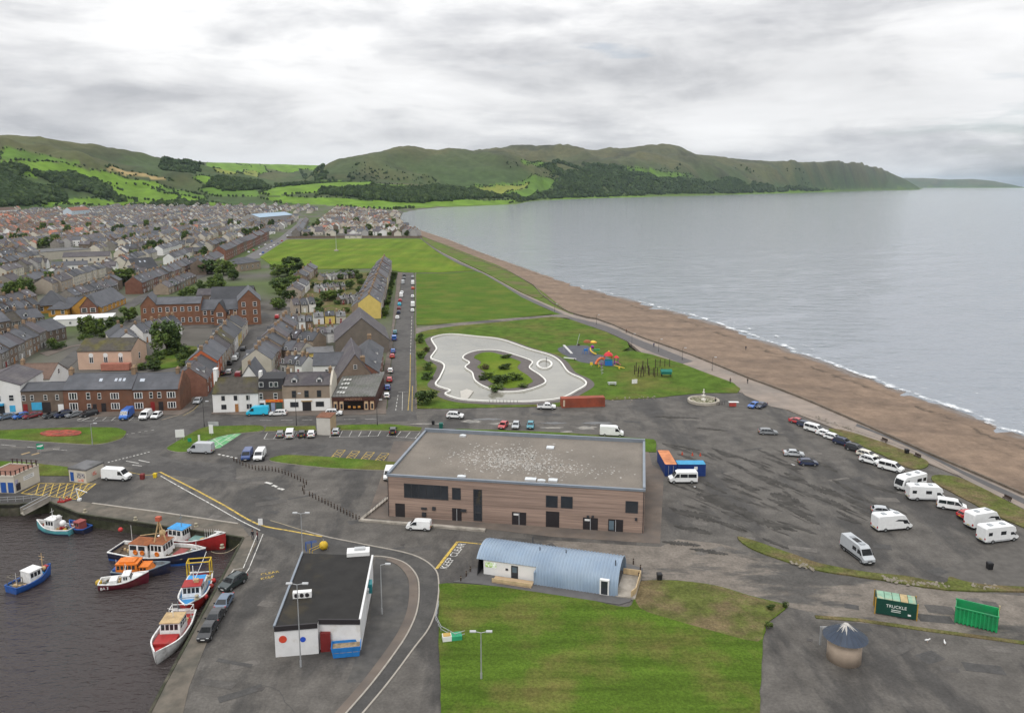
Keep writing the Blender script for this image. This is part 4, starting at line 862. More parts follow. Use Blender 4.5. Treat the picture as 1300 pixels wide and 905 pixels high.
q0 = loc2(kTR.lerp(kBR, 0.42)+u_*0.25); MB().cbox((q0[0],q0[1],HB-0.9),(0.7,1.5,1.4),srz).build('vent_unit', mat('teal', (0.02,0.17,0.19), 0.5), t)
MB().cbox((q0[0]-0.1,q0[1]-1.8,HB-0.6),(0.6,0.7,0.5),srz).build('vent_unit', grey_m, t)
# blue skip beside it
p = G(438,836); t = thing('skip', 'blue steel skip against the white harbour building', 'skip', (p.x, p.y+1.0, 0), srz)
blu = mat('skip_blue', (0.02,0.16,0.44), 0.5, 0.15, 1.0)
def skip_mesh(t, L, Wd, Hh, m, ribs=6, rim=None, load=None):
    mb = MB(); a, b = L/2, Wd/2; w0 = 0.86
    for (x0,y0,x1,y1) in ((-a,-b,a,-b),(a,-b,a,b),(a,b,-a,b),(-a,b,-a,-b)):
        mb.add([(x0*w0,y0*w0,0.12),(x1*w0,y1*w0,0.12),(x1,y1,Hh),(x0,y0,Hh),(x0*w0*0.95,y0*w0*0.95,0.2),(x1*w0*0.95,y1*w0*0.95,0.2),(x1*0.95,y1*0.95,Hh),(x0*0.95,y0*0.95,Hh)], [(0,1,2,3),(5,4,7,6),(3,2,6,7)])
    mb.box(-a*w0, a*w0, -b*w0, b*w0, 0.08, 0.22); mb.build('body', m, t)
    for k in range(ribs):
        x = -a*0.85+k*1.7*a/(ribs-1)
        for s in (-1, 1): MB().add([(x-0.06,s*b*w0*1.02,0.15),(x+0.06,s*b*w0*1.02,0.15),(x+0.06,s*b*1.04,Hh-0.05),(x-0.06,s*b*1.04,Hh-0.05),(x-0.06,s*b*w0*0.97,0.15),(x+0.06,s*b*w0*0.97,0.15),(x+0.06,s*b*0.98,Hh-0.05),(x-0.06,s*b*0.98,Hh-0.05)], [(0,1,2,3),(3,2,6,7),(0,3,7,4),(1,5,6,2)]).build('rib', m, t)
    if load: MB().box(-a*0.93, a*0.93, -b*0.93, b*0.93, Hh*0.5, Hh*0.78).build('load', load, t)
skip_mesh(t, 3.8, 1.8, 1.5, blu, 5, load=mat('rubble', (0.26,0.20,0.13), 0.95, 0.4, 2.0))

# ------------------------------------------------------------------ street fronts near the harbour
def fr(Apx, Bpx): return G(*Apx), G(*Bpx)
NEAR = []
def near_house(label, Apx, Bpx, d, ye, yr, wall, roof, kind='gable', **kw):
    A, B = fr(Apx, Bpx); mx_, my_ = (Apx[0]+Bpx[0])/2, (Apx[1]+Bpx[1])/2
    h = ht(mx_, my_, ye)
    if kind == 'front': rh = ht(mx_, my_, yr)-h
    else:
        nrm = Vector((-(B-A).y, (B-A).x, 0)).normalized(); p = (A+B)/2+nrm*d/2; dd = ray(mx_, yr); rh = CAMH+dd[2]*p.y/dd[1]-h
    rh = max(rh, 0.6)
    return house(label, A, B, d, h, rh, wall, roof, kind, near=True, z=0.1, **kw), (B-A).length, h, rh
def letters(parent, txt, loc, size, m, rz=0, align='CENTER', flat=False, name='lettering'):
    cu = bpy.data.curves.new('txt', 'FONT'); cu.body = txt; cu.size = size; cu.align_x = align; cu.extrude = 0.004 if flat else 0.015
    o = bpy.data.objects.new('txt', cu); me = bpy.data.meshes.new_from_object(o, depsgraph=None) if False else None
    COL.objects.link(o); dg = bpy.context.evaluated_depsgraph_get(); me = bpy.data.meshes.new_from_object(o.evaluated_get(dg)); bpy.data.objects.remove(o); bpy.data.curves.remove(cu)
    me.materials.clear(); me.materials.append(m)
    q = link(name, me, parent, loc); q.rotation_euler = (0, 0, rz) if flat else (math.pi/2, 0, rz); return q
shop_blue = mat('shop_blue', (0.03,0.26,0.46), 0.5, 0.08)
t, w_, h, rh = near_house('white gabled corner building with a blue shopfront, at the left edge', (-40,529), (29,525.5), 16, 491, 480, white_w, slate_p, 'front', wins=[(0.30,3.6,1.3,1.7),(0.58,3.6,1.3,1.7),(0.82,3.6,1.3,1.7)], cat='shop', name='corner_shop')
o = MB().box(-w_/2+0.5, w_/2-4.2, -0.9, -0.0, 2.6, 3.1).build('awning', shop_blue, t); MB().box(-w_/2+0.5, w_/2-4.2, -0.06, 0.0, 0.2, 2.55).build('shop_window', glass, t)
MB().box(w_/2-3.0, w_/2-1.6, -0.05, 0, 0.6, 2.4).build('poster', mat('poster_blue', (0.05,0.35,0.6), 0.6), t)
for x in (-w_/2+1.5, -w_/2+4.0): MB().box(x-0.06, x+0.06, -0.08, 0.0, 0.2, 2.6).build('shop_post', frame_w, t)
t, w_, h, rh = near_house('brown rubble-stone building with a low grey roof between the white shop and red terrace', (29,525.5), (82,524), 8.5, 496.5, 486, brown_st, slate, wins=[(0.06,3.5,0.9,1.5),(0.26,3.5,0.9,1.5),(0.58,3.5,0.9,1.5),(0.86,3.5,0.9,1.5)], doors=[(0.08,1.1,2.6,door_red),(0.58,2.2,3.0,door_dk)], cat='building', name='stone_building', party=True)
MB().box(-w_*0.27, -w_*0.27+2.6, -0.06, 0, 0.9, 3.0).build('notice_board', mat('board_blue', (0.05,0.33,0.55), 0.5), t)
MB().box(w_*0.36, w_*0.36+1.4, -0.06, 0, 0.2, 2.3).build('panel', frame_w, t)
tw = 't'
t, w_, h, rh = near_house('left half of the long red sandstone terrace facing the roundabout', (82.3,524), (170,522.5), 9.5, 494.5, 474.5, red_stone, slate, wins=[(0.14,3.5,2.2,1.9,tw),(0.14,0.7,2.2,1.9,tw),(0.36,3.5,1.0,1.9),(0.36,0.7,1.0,1.6),(0.52,3.5,0.9,1.7),(0.74,3.5,2.2,1.7,tw),(0.74,0.7,2.2,1.7,tw)], doors=[(0.44,1.0,2.2,door_dk),(0.57,1.2,2.4,door_dk)], chim=[(0.0,1.3),(0.97,1.5)], sky=[(0.50,0.22,0.9,1.1),(0.72,0.22,0.7,1.1),(0.78,0.22,0.7,1.1),(0.84,0.22,0.7,1.1)], party=True, cat='terrace', name='sandstone_terrace')
t, w_, h, rh = near_house('right half of the long red sandstone terrace, with a tall end gable', (170.2,522.5), (228,521), 9.5, 494.5, 474, red_stone, slate, wins=[(0.12,3.5,2.2,1.7,tw),(0.12,0.7,2.2,1.7,tw),(0.40,3.5,0.9,1.7),(0.58,3.5,1.0,1.7),(0.84,3.5,2.2,1.7,tw),(0.84,0.7,2.2,1.7,tw)], doors=[(0.42,1.1,2.5,door_red),(0.60,1.2,2.5,door_dk)], chim=[(0.93,1.2)], sky=[(0.16,0.22,1.3,1.1)], party=True, cat='terrace', name='sandstone_terrace')
MB().box(w_/2-0.1, w_/2+0.35, -0.15, 9.7, -0.3, h).add([(w_/2+0.35,-0.2,h),(w_/2-0.1,-0.2,h),(w_/2-0.1,9.7,h),(w_/2+0.35,9.7,h),(w_/2+0.35,4.75,h+rh+0.7),(w_/2-0.1,4.75,h+rh+0.7)], [(0,3,4),(1,5,2),(0,4,5,1),(3,2,5,4)]).build('end_gable', red_stone, t)
t, w_, h, rh = near_house('white two-storey house with mossy dark roof on the street corner', (271,524), (329,522.5), 9, 499.5, 480, white_w, slate_m, wins=[(0.23,3.2,0.9,1.3),(0.50,3.2,0.9,1.3),(0.77,3.2,0.9,1.3),(0.235,0.8,1.3,1.3,'v'),(0.79,0.8,1.3,1.3,'v')], doors=[(0.52,1.0,2.2,timber_d)], party=True, frame=frame_d, cat='house', name='white_house')
ro = [c_ for c_ in t.children if c_.name.startswith('roof')][0]
MB().box(-w_/2-0.35,-w_/2+0.5,3.4,5.4,h,h+rh+2.6).box(-w_/2-0.45,-w_/2+0.6,3.3,5.5,h+rh+2.6,h+rh+2.8).build('chimney', white_w, ro); MB().box(w_/2-0.45,w_/2+0.3,3.6,5.4,h,h+rh+1.8).build('chimney', white_w, ro)
for x in (0.06*w_, 0.29*w_): MB().tube((x,-0.08,0),(x,-0.08,h),0.05).build('downpipe', frame_w, t)
t, w_, h, rh = near_house('small brown takeaway with a black mansard dormer and red shop sign', (329.3,522.5), (361,522), 9, 496, 481, brown_st, slate_m, kind='flat', wins=[(0.10,3.3,1.0,1.7),(0.68,3.3,1.0,1.7)], cat='shop', name='takeaway_shop')
MB().add([(-w_/2,0.1,h+0.2),(w_/2,0.1,h+0.2),(w_/2,0.9,h+3.0),(-w_/2,0.9,h+3.0),(w_/2,9,h+3.0),(-w_/2,9,h+3.0),(w_/2,9,h),(-w_/2,9,h)], [(0,1,2,3),(3,2,4,5),(1,6,4,2),(0,3,5,7)]).build('mansard', mat('black_slate', (0.014,0.014,0.017), 0.6, 0.2), t)
for fx, ww in ((0.10,1.2),(0.50,1.05),(0.69,1.05)): win(t, (fx-0.5)*w_+0.1, 0.30, h+0.9, ww, 1.3, 0, '', True)
o = MB().box(-w_*0.22, w_/2-0.2, -0.25, 0, 2.55, 3.2).build('shop_sign', mat('sign_red', (0.60,0.07,0.02), 0.5, 0.2, 1.5, 3, (0.7,0.3,0.03), 0.7), t)
MB().box(-w_/2+0.1, -w_*0.24, -0.05, 0, 0.1, 3.1).build('panel', frame_w, t)
for x0, x1 in ((-w_*0.20,-w_*0.04),(w_*0.18,w_*0.42)): MB().box(x0, x1, -0.06, 0, 0.5, 2.4).build('shop_window', mat('shop_glass', (0.05,0.09,0.075), 0.15), t)
door(t, w_*0.06, -0.01, 0, 1.0, 2.3, mat('pale_blue_door', (0.25,0.3,0.42), 0.5))
win(t, -w_*0.38, -0.06, 1.0, 1.1, 1.3, 0, '', True, frame_d)
t, w_, h, rh = near_house('tan stone pub with white painted ground floor and two roof dormers', (361.3,522.3), (420,521), 10, 489.5, 473.5, tan_st, slate_p, wins=[(0.22,3.7,1.15,1.9),(0.49,3.7,1.15,1.9),(0.76,3.7,1.15,1.9)], dorm=[(0.22,),(0.76,)], chim=[(0.0,1.2),(1.0,1.2)], party=True, cat='pub', name='pub', frame=frame_d)
MB().box(-w_/2, w_/2, -0.12, -0.0, -0.2, 3.35).build('ground_floor', white_w, t)
for fx in (0.22, 0.77): win(t, (fx-0.5)*w_, -0.125, 1.1, 2.2, 1.4, 0, '', True, frame_d)
o = MB().box(-1.3, 1.0, -0.2, -0.1, 0, 2.6).build('entrance', door_dk, t); MB().box(-1.6, 1.3, -0.4, -0.1, 2.6, 2.85).build('lintel', mat('tan_lintel', (0.33,0.23,0.12), 0.8), o)
MB().box(-w_/2-0.35, -w_/2+0.1, 0, 10, -0.2, h).build('side_wall', tan_st, t); MB().box(w_/2-0.1, w_/2+0.45, -0.1, 10.2, -0.2, h).add([(w_/2+0.45,-0.1,h),(w_/2-0.1,-0.1,h),(w_/2-0.1,10.2,h),(w_/2+0.45,10.2,h),(w_/2+0.45,5,h+rh+0.9),(w_/2-0.1,5,h+rh+0.9)], [(0,3,4),(1,5,2),(0,4,5,1),(3,2,5,4)]).build('end_gable', cream_w, t)
# brown arcade with a long corrugated lean-to roof
corr = mat('corrugated_grey', (0.135,0.132,0.125), 0.7, 0.2, 0.6, 6, (0.10,0.105,0.088), 0.2, 0.45, 0.62)
A, B = fr((422,521.2),(476,520.6)); w_ = (B-A).length; c_ = (A+B)/2
t = thing('arcade', 'brown-fronted arcade with a long corrugated lean-to roof', 'shop', (c_.x, c_.y, 0.1), math.atan2(B.y-A.y, B.x-A.x))
aH = ht(449, 521, 504); aD = 22.0
brn = mat('arcade_brown', (0.062,0.024,0.018), 0.6, 0.15, 1.0)
MB().box(-w_/2, w_/2, 0, aD, -0.2, aH).build('wall', brn, t)
nst = 14
for k in range(nst):                                     # corrugated sheets, side by side
    x0, x1 = -w_/2-0.2+(w_+0.4)*k/nst, -w_/2-0.2+(w_+0.4)*(k+1)/nst; zz = aH+0.1
    MB().add([(x0,-0.3,zz),((x0+x1)/2,-0.3,zz+0.22),(x1,-0.3,zz),(x1,aD,zz+1.4),((x0+x1)/2,aD,zz+1.62),(x0,aD,zz+1.4),(x0,-0.3,zz-0.1),(x1,-0.3,zz-0.1),(x1,aD,zz+1.3),(x0,aD,zz+1.3)], [(0,1,4,5),(1,2,3,4),(6,7,2,1,0),(7,8,3,2),(9,6,0,5),(5,4,3,8,9)]).build('roof_sheet', corr, t)
rl = random.Random(2)
for k, x in ((0,-0.40),(1,-0.33),(2,-0.26)):
    for j in range(4): MB().cbox((x*w_, 2.5+j*4.0+rl.uniform(-0.6,0.6), aH+0.36+(2.5+j*4.0)*1.4/aD),(0.6,1.9,0.06),0,0,0).build('roof_light', mat('dirty_glass', (0.48,0.48,0.46), 0.4, 0.2, 2.0), t)
MB().box(-w_/2, w_/2, -0.35, -0.0, aH-1.1, aH-0.05).build('fascia', brn, t)
letters(t, 'AMUSEMENTS', (0, -0.37, aH-0.85), 0.75, mat('sign_tan', (0.34,0.22,0.15), 0.6))
MB().box(-w_*0.23, w_*0.23, -0.03, 0.02, 0.1, aH-1.15).build('shop_window', mat('arcade_glass', (0.012,0.009,0.008), 0.2), t)
for x in (-0.42,-0.28,0.30,0.44):
    o = MB().box(x*w_-0.5, x*w_+0.5, -0.12, 0, 0.1, aH-1.2).build('door_panel', mat('cream_panel', (0.52,0.37,0.23), 0.6), t); MB().quad((x*w_-0.3,-0.13,0.4),(x*w_+0.3,-0.13,0.4),(x*w_+0.3,-0.13,1.8),(x*w_-0.3,-0.13,1.8)).build('pane', glass, o)
rl2 = [(-0.10,0.9),(0.02,0.8),(0.13,0.9)]
for x, z_ in rl2: MB().box(x*w_-0.35, x*w_+0.35, -0.045, -0.03, z_-0.3, z_+0.3).build('arcade_machine', mat('machine_amber', (0.42,0.20,0.05), 0.5, 0.4, 4), t)
# stone gables and white cottages behind the arcade
near_house('rubble-stone gabled hall with one small window, behind the arcade', (427,500), (477,497), 26, 483, 451, brown_st, slate_p, 'front', gable_wins=[], chim=[], cat='hall', name='gabled_hall', wins=[(0.5,7.0,1.0,1.3)])
house('big plain brown-grey gabled shed close to the shore street', *fr((426,450),(494,447)), 27, ht(460,448,432), ht(460,448,404)-ht(460,448,432), W_('brown_harling', (0.150,0.128,0.108), 0.12), slate_p, 'front', near=False, cat='shed', name='gabled_shed', sky=())
house('white L-shaped cottage with slate roof behind the pub', *fr((398,484),(436,483)), 8, ht(417,483,463), 3.0, white_w, slate, wins=[(0.45,2.6,0.9,1.1),(0.62,2.6,0.9,1.1)], near=True, cat='cottage', name='white_cottage')
house('small white square outhouse with a pyramid slate roof behind the arcade', *fr((421,492),(434,491.5)), 3.6, 3.4, 1.7, white_w, slate_p, 'hip', wins=[(0.5,1.6,0.8,1.0)], cat='outhouse', name='outhouse')
house('red brick house with slate dormers beside the pavement of the shore street', *fr((481,496),(487,462)), 9, 5.6, 3.2, brick_red, slate, wins=std_wins(9,2,0.9,2.7,4), doors=[(0.5,1.0,2.1,door_dk)], dorm=[(0.25,),(0.6,)], chim=[(0.0,1.3),(1.0,1.3)], cat='house', name='brick_house')
house('white gable-ended cottage right behind the mossy-roofed white house', *fr((305,503),(330,502)), 12, 4.6, 4.2, white_w, slate, 'front', chim=[(0.15,1.0)], cat='cottage', name='white_cottage')
house('grey-white cottage with hipped slate roof behind the takeaway', *fr((338,497),(360,496)), 7, 3.6, 2.2, white_w, slate_p, 'hip', wins=[(0.6,1.2,0.8,1.2)], cat='cottage', name='white_cottage')
house('purple-slated house with white gable behind the brown stone building', *fr((16,494),(64,493)), 12, ht(40,493,481), 3.4, white_w, tile_b, wins=[(0.8,3.0,1.0,1.3)], gable_wins=[(1,0.5,3.2,1.1,1.5)], chim=[(0.02,1.2)], cat='house', name='gabled_house')

# ------------------------------------------------------------------ kiosk, hut and quayside office
A, B = fr((88,611),(109,613.5)); 
t, w_, h, rh = near_house('cream kiosk hut with murals beside the white long van', (88.5,611), (110,613.5), 4.8, 597, 594, cream_w, felt, 'flat', cat='hut', name='kiosk_hut')
o = door(t, -w_*0.32, -0.01, 0.1, 0.8, 1.9, door_bl); MB().box(-w_*0.02, w_*0.42, -0.05, 0, 0.9, 2.0).build('serving_hatch', mat('mural', (0.40,0.38,0.36), 0.7, 0.5, 3.0, 6, (0.10,0.10,0.13), 2.0), t)
MB().box(w_*0.0, w_*0.34, -0.04, 0, 0.15, 0.7).build('mural', mat('mural_red', (0.5,0.2,0.15), 0.7, 0.3, 3.0, 5, (0.6,0.55,0.5), 2.5), t)
MB().box(w_/2, w_/2+0.05, 1.6, 2.8, 0.9, 1.7).build('mural', MATS['mural_red'], t)
A, B = fr((-20,625),(19.5,626)); 
t = thing('quay_office', 'cream flat-roofed quay office with blue doors and railed red roof terrace', 'office', (*B[:2], 0), math.atan2(B.y-A.y, B.x-A.x)); oh = ht(19.5,626,605.5); E = G(51,611)-B; rz_ = t.rotation_euler.z
e_ = Vector((E.x*math.cos(-rz_)-E.y*math.sin(-rz_), E.x*math.sin(-rz_)+E.y*math.cos(-rz_))); Lf = (B-A).length
fp = [(-Lf,0),(0,0),(e_.x,e_.y),(e_.x-Lf,e_.y+0.6)]
MB().slab(fp, -0.2, oh).build('wall', cream_w, t); MB().slab([(x*0.97+ (0.05 if x > 0 else -0.05), y*0.94+0.2) for x, y in fp], oh, oh+0.08).build('roof_terrace', mat('red_decking', (0.20,0.10,0.072), 0.85, 0.2, 1.0, stretch=(4,0.4,1)), t)
for i in range(4): MB().slab(offs([fp[i], fp[(i+1)%4]], 0.25), oh-0.05, oh+0.3).build('parapet', cream_w, t)
for x in (-4.1,-2.3,-0.8): MB().box(x-0.55, x+0.55, -0.05, 0, 0.1, 2.2).build('door', door_bl, t)
for i in range(3):
    a_, b_ = fp[i], fp[i+1]; n_ = 6
    for k in range(n_): MB().cbox((a_[0]+(b_[0]-a_[0])*(k+0.5)/n_, a_[1]+(b_[1]-a_[1])*(k+0.5)/n_, oh+0.75),(0.16,0.16,1.0)).build('railing_post', mat('brown_post', (0.05,0.03,0.028), 0.8), t)
    MB().slab(offs([a_, b_], 0.06), oh+1.1, oh+1.18).build('rail', MATS['brown_post'], t)
a_, b_ = Vector((0,0,0)), Vector((e_.x, e_.y, 0)); n2 = Vector((b_.y,-b_.x,0)).normalized()
def on_side(f0, f1, z0, z1, m, nm):
    p, q_ = a_.lerp(b_, f0)+n2*0.05, a_.lerp(b_, f1)+n2*0.05; return MB().add([(p.x,p.y,z0),(q_.x,q_.y,z0),(q_.x,q_.y,z1),(p.x,p.y,z1)], [(0,1,2,3)]).build(nm, m, t)
sg = on_side(0.35, 0.78, 1.7, 2.6, frame_w, 'sign_board')
on_side(0.05, 0.22, 0.3, 1.8, mat('mural_dark', (0.03,0.025,0.03), 0.6), 'mural'); on_side(0.02, 0.14, 1.5, 2.6, mat('mural_grey', (0.35,0.33,0.42), 0.6, 0.3, 2), 'mural')
lt = mat('sign_text', (0.10,0.10,0.12), 0.6)
for k, z_ in enumerate((2.28, 1.92)): on_side(0.40, 0.72, z_, z_+0.12, lt, 'sign_line')
p = G(410.5,548); 
t = thing('utility_kiosk', 'tall pale box kiosk with a rusty roof in the small car park', 'kiosk', (*G(403,552)[:2], 0), heading(401,552,418,552.5)); kh = ht(409,552,530)
MB().box(-0.1,3.3,-0.0,4.4,0,kh).build('body', mat('kiosk_pale', (0.46,0.44,0.40), 0.7, 0.06, 1.0), t); MB().box(3.3,3.36,0,4.4,0,kh).build('side_panel', mat('kiosk_side', (0.36,0.27,0.17), 0.8, 0.1), t); MB().box(-0.2,3.45,-0.1,4.5,kh,kh+0.12).build('roof', rust_m, t)
# ================================================================== vehicles (local +x is forward)
tyre_m = mat('tyre', (0.018,0.018,0.018), 0.85, 0.1); rim_m = mat('alloy_rim', (0.30,0.31,0.32), 0.35, 0.05, metal=0.6)
lamp_w = mat('headlamp', (0.62,0.64,0.66), 0.12, 0.02, spec=0.7); lamp_r = mat('tail_lamp', (0.38,0.012,0.012), 0.2, 0.05, spec=0.6)
vglass = mat('vehicle_glass', (0.018,0.021,0.025), 0.06, 0.1, spec=0.6); trim_m = mat('black_trim', (0.02,0.02,0.021), 0.6, 0.1)
plate_y = mat('plate_yellow', (0.50,0.38,0.03), 0.5, 0.02)
def wheel_mesh(r, wd):
    mb = MB().tube((0,-wd/2,0),(0,wd/2,0),r,r,14); mb.tube((0,-wd/2-0.012,0),(0,wd/2+0.012,0),r*0.62,r*0.62,10,1); return mb.mesh('wheel', [tyre_m, rim_m])
WHEEL = {r: wheel_mesh(r, 0.22) for r in (0.30, 0.33, 0.36)}
class Kind:
    """profile = side outline (x, z) counter-clockwise from the rear bottom; half(z) = half width at a height"""
    def __init__(s, name, cat, prof, half, wins, segs, axles, wr, extra=(), lights=True):
        s.name, s.cat, s.axles, s.wr = name, cat, axles, wr; n = len(prof)
        cx, cz = sum(p[0] for p in prof)/n, sum(p[1] for p in prof)/n
        def shr(p, k): return (cx+(p[0]-cx)*k, cz+(p[1]-cz)*k)
        rings = []
        for sy, k, dy in ((-1, 0.965, 0.0), (-1, 1.0, 0.075), (1, 1.0, 0.075), (1, 0.965, 0.0)):
            rings.append([(shr(p, k)[0], sy*(half(p[1])-dy), shr(p, k)[1]) for p in prof])
        mb = MB().loft(rings); s.body = mb.mesh('body', white_w)
        s.side = []
        for pl in wins:
            for sy in (-1, 1):
                q = [(x, sy*(half(z)*1.0+0.012), z) for x, z in pl]; s.side.append(MB().add(q, [tuple(range(len(q))) if sy < 0 else tuple(range(len(q)-1,-1,-1))]).mesh('side_window', vglass))
        s.segs = []
        for (p, q_, f0, f1, hw_) in segs:                   # glass lying on an outline edge p->q, from f0 to f1
            a, b = Vector((p[0],0,p[1])), Vector((q_[0],0,q_[1])); n_ = Vector((-(b.z-a.z),0,b.x-a.x)).normalized()*0.015
            if n_.dot(Vector(((a.x+b.x)/2-cx, 0, (a.z+b.z)/2-cz))) < 0: n_ = -n_
            a2, b2 = a.lerp(b, f0)+n_, a.lerp(b, f1)+n_; h0, h1 = (half(a2.z)-0.1)*hw_, (half(b2.z)-0.1)*hw_
            m_ = MB().add([(a2.x,-h0,a2.z),(a2.x,h0,a2.z),(b2.x,h1,b2.z),(b2.x,-h1,b2.z)], [(0,1,2,3),(3,2,1,0)]); s.segs.append(m_.mesh('windscreen', vglass))
        xs = [p[0] for p in prof]; s.x0, s.x1 = min(xs), max(xs); s.half = half; s.extra = []
        for nm, m_, bx in extra:
            mb = MB()
            for q in bx: mb.box(*q)
            s.extra.append((nm, mb.mesh(nm, m_)))
        zl = 0.62 if wr <= 0.33 else 0.75
        fx = max(p[0] for p in prof if 0.4 < p[1] < 0.95) if any(0.4 < p[1] < 0.95 for p in prof) else s.x1
        s.lw = MB().box(-0.16,0.03,-0.17,0.17,-0.08,0.08).mesh('headlight', lamp_w); s.lr = MB().box(-0.03,0.10,-0.11,0.11,-0.16,0.16).mesh('tail_light', lamp_r)
        s.lp = [(fx-0.07, half(zl)*0.70, zl), (s.x0+0.015, half(zl+0.2)*0.84, zl+0.22)]
        s.chas = MB().box(s.x0+0.25, s.x1-0.25, -half(0.3)*0.88, half(0.3)*0.88, 0.13, 0.5).mesh('underbody_shade_box', trim_m)  # dark underbody box, added to deepen the contact shadow beneath the vehicle
        s.plr = MB().box(s.x0-0.035, s.x0-0.005, -0.26, 0.26, 0.62, 0.74).mesh('number_plate', plate_y); s.plf = MB().box(s.x1+0.0, s.x1+0.03, -0.26, 0.26, 0.42, 0.53).mesh('number_plate', frame_w)
        s.grl = MB().box(fx-0.03, fx+0.012, -half(zl)*0.42, half(zl)*0.42, zl-0.10, zl+0.05).mesh('grille', trim_m)
        wf = max((p for pl in wins for p in pl), key=lambda p: p[0]-p[1]) if wins else (0.8, 1.0)
        s.mir = MB().box(-0.10, 0.06, -0.11, 0.11, -0.08, 0.10).mesh('door_mirror', trim_m); s.mp = (wf[0]-0.12, half(wf[1])+0.10, wf[1]+0.08)
        s.bump = MB().box(s.x0-0.02, s.x0+0.2, -half(0.4)*0.9, half(0.4)*0.9, 0.28, 0.46).mesh('rear_bumper', trim_m)
        s.bumpf = MB().box(s.x1-0.25, s.x1+0.01, -half(0.4)*0.84, half(0.4)*0.84, 0.24, 0.42).mesh('front_bumper', trim_m)
    def make(s, label, loc, rz, m, group=None, far=False):
        t = thing(s.name, label, s.cat, loc, rz, group)
        link('body', s.body, t, material=m)
        for g in s.side: link('side_window', g, t)
        for g in s.segs: link('windscreen', g, t)
        for x in s.axles:
            for sy in (-1, 1): link('wheel', WHEEL[s.wr], t, (x, sy*(s.half(s.wr)-0.09), s.wr))
        link('underbody_shade_box', s.chas, t)
        if not far:
            link('number_plate', s.plr, t); link('number_plate', s.plf, t); link('grille', s.grl, t)
            for sy in (-1, 1): link('door_mirror', s.mir, t, (s.mp[0], sy*s.mp[1], s.mp[2]))
            for sy in (-1, 1):
                link('headlight', s.lw, t, (s.lp[0][0], sy*s.lp[0][1], s.lp[0][2])); link('tail_light', s.lr, t, (s.lp[1][0], sy*s.lp[1][1], s.lp[1][2]))
            link('rear_bumper', s.bump, t); link('front_bumper', s.bumpf, t)
        for nm, me in s.extra: link(nm, me, t)
        return t
def taper(w0, belt, w1, top): return lambda z: w0 if z <= belt else w0+(w1-w0)*min(1, (z-belt)/(top-belt))
K = {}
hp = [(-1.98,0.32),(1.95,0.30),(2.03,0.50),(1.96,0.72),(1.15,0.93),(0.42,1.42),(-0.2,1.49),(-1.2,1.46),(-1.62,1.30),(-1.98,0.95),(-2.04,0.6)]
K['hatch'] = Kind('parked_car', 'car', hp, taper(0.87,0.9,0.66,1.49), [[(0.95,0.95),(0.38,1.36),(-0.32,1.40),(-0.32,0.95)],[(-0.40,0.95),(-0.40,1.40),(-1.10,1.37),(-1.45,1.22),(-1.55,1.0)]], [((1.15,0.93),(0.42,1.42),0.06,0.94,1),((-1.62,1.30),(-1.98,0.95),-0.1,0.8,0.9)], (1.25,-1.2), 0.30)
sp = [(-2.2,0.34),(2.15,0.32),(2.24,0.52),(2.14,0.74),(1.25,0.92),(0.48,1.40),(-0.25,1.45),(-1.0,1.40),(-1.62,1.02),(-2.15,0.96),(-2.26,0.62)]
K['saloon'] = Kind('parked_car', 'car', sp, taper(0.89,0.9,0.64,1.45), [[(1.05,0.94),(0.45,1.34),(-0.30,1.37),(-0.30,0.94)],[(-0.38,0.94),(-0.38,1.37),(-0.95,1.33),(-1.42,1.0)]], [((1.25,0.92),(0.48,1.40),0.06,0.94,1),((-1.0,1.40),(-1.62,1.02),0.06,0.9,0.95)], (1.35,-1.3), 0.30)
ep = [(-2.25,0.34),(2.15,0.32),(2.24,0.52),(2.14,0.74),(1.25,0.92),(0.48,1.42),(-0.25,1.50),(-1.6,1.47),(-1.95,1.28),(-2.25,0.98),(-2.30,0.62)]
K['estate'] = Kind('parked_car', 'car', ep, taper(0.89,0.9,0.67,1.5), [[(1.05,0.94),(0.45,1.36),(-0.25,1.40),(-0.25,0.94)],[(-0.33,0.94),(-0.33,1.40),(-1.0,1.40),(-1.0,0.95)],[(-1.08,0.95),(-1.08,1.40),(-1.6,1.37),(-1.9,1.0)]], [((1.25,0.92),(0.48,1.42),0.06,0.94,1),((-1.95,1.28),(-2.25,0.98),-0.2,0.8,0.9)], (1.35,-1.35), 0.30)
up = [(-2.2,0.42),(2.15,0.40),(2.24,0.62),(2.16,0.90),(1.25,1.10),(0.58,1.60),(-0.1,1.70),(-1.6,1.66),(-1.98,1.42),(-2.2,1.12),(-2.26,0.72)]
K['suv'] = Kind('parked_suv', 'car', up, taper(0.93,1.05,0.72,1.7), [[(1.05,1.12),(0.55,1.53),(-0.25,1.59),(-0.25,1.12)],[(-0.33,1.12),(-0.33,1.59),(-1.0,1.58),(-1.0,1.12)],[(-1.08,1.13),(-1.08,1.57),(-1.6,1.52),(-1.9,1.2)]], [((1.25,1.10),(0.58,1.60),0.06,0.94,1),((-1.98,1.42),(-2.2,1.12),-0.2,0.85,0.9)], (1.35,-1.35), 0.36, [('roof_rails', trim_m, [(-1.5,0.3,-0.66,-0.62,1.68,1.75),(-1.5,0.3,0.62,0.66,1.68,1.75)])])
pk = [(-2.6,0.5),(2.4,0.45),(2.5,0.7),(2.42,0.98),(1.45,1.14),(0.85,1.62),(0.2,1.74),(-0.5,1.68),(-0.75,1.16),(-2.6,1.12),(-2.62,0.7)]
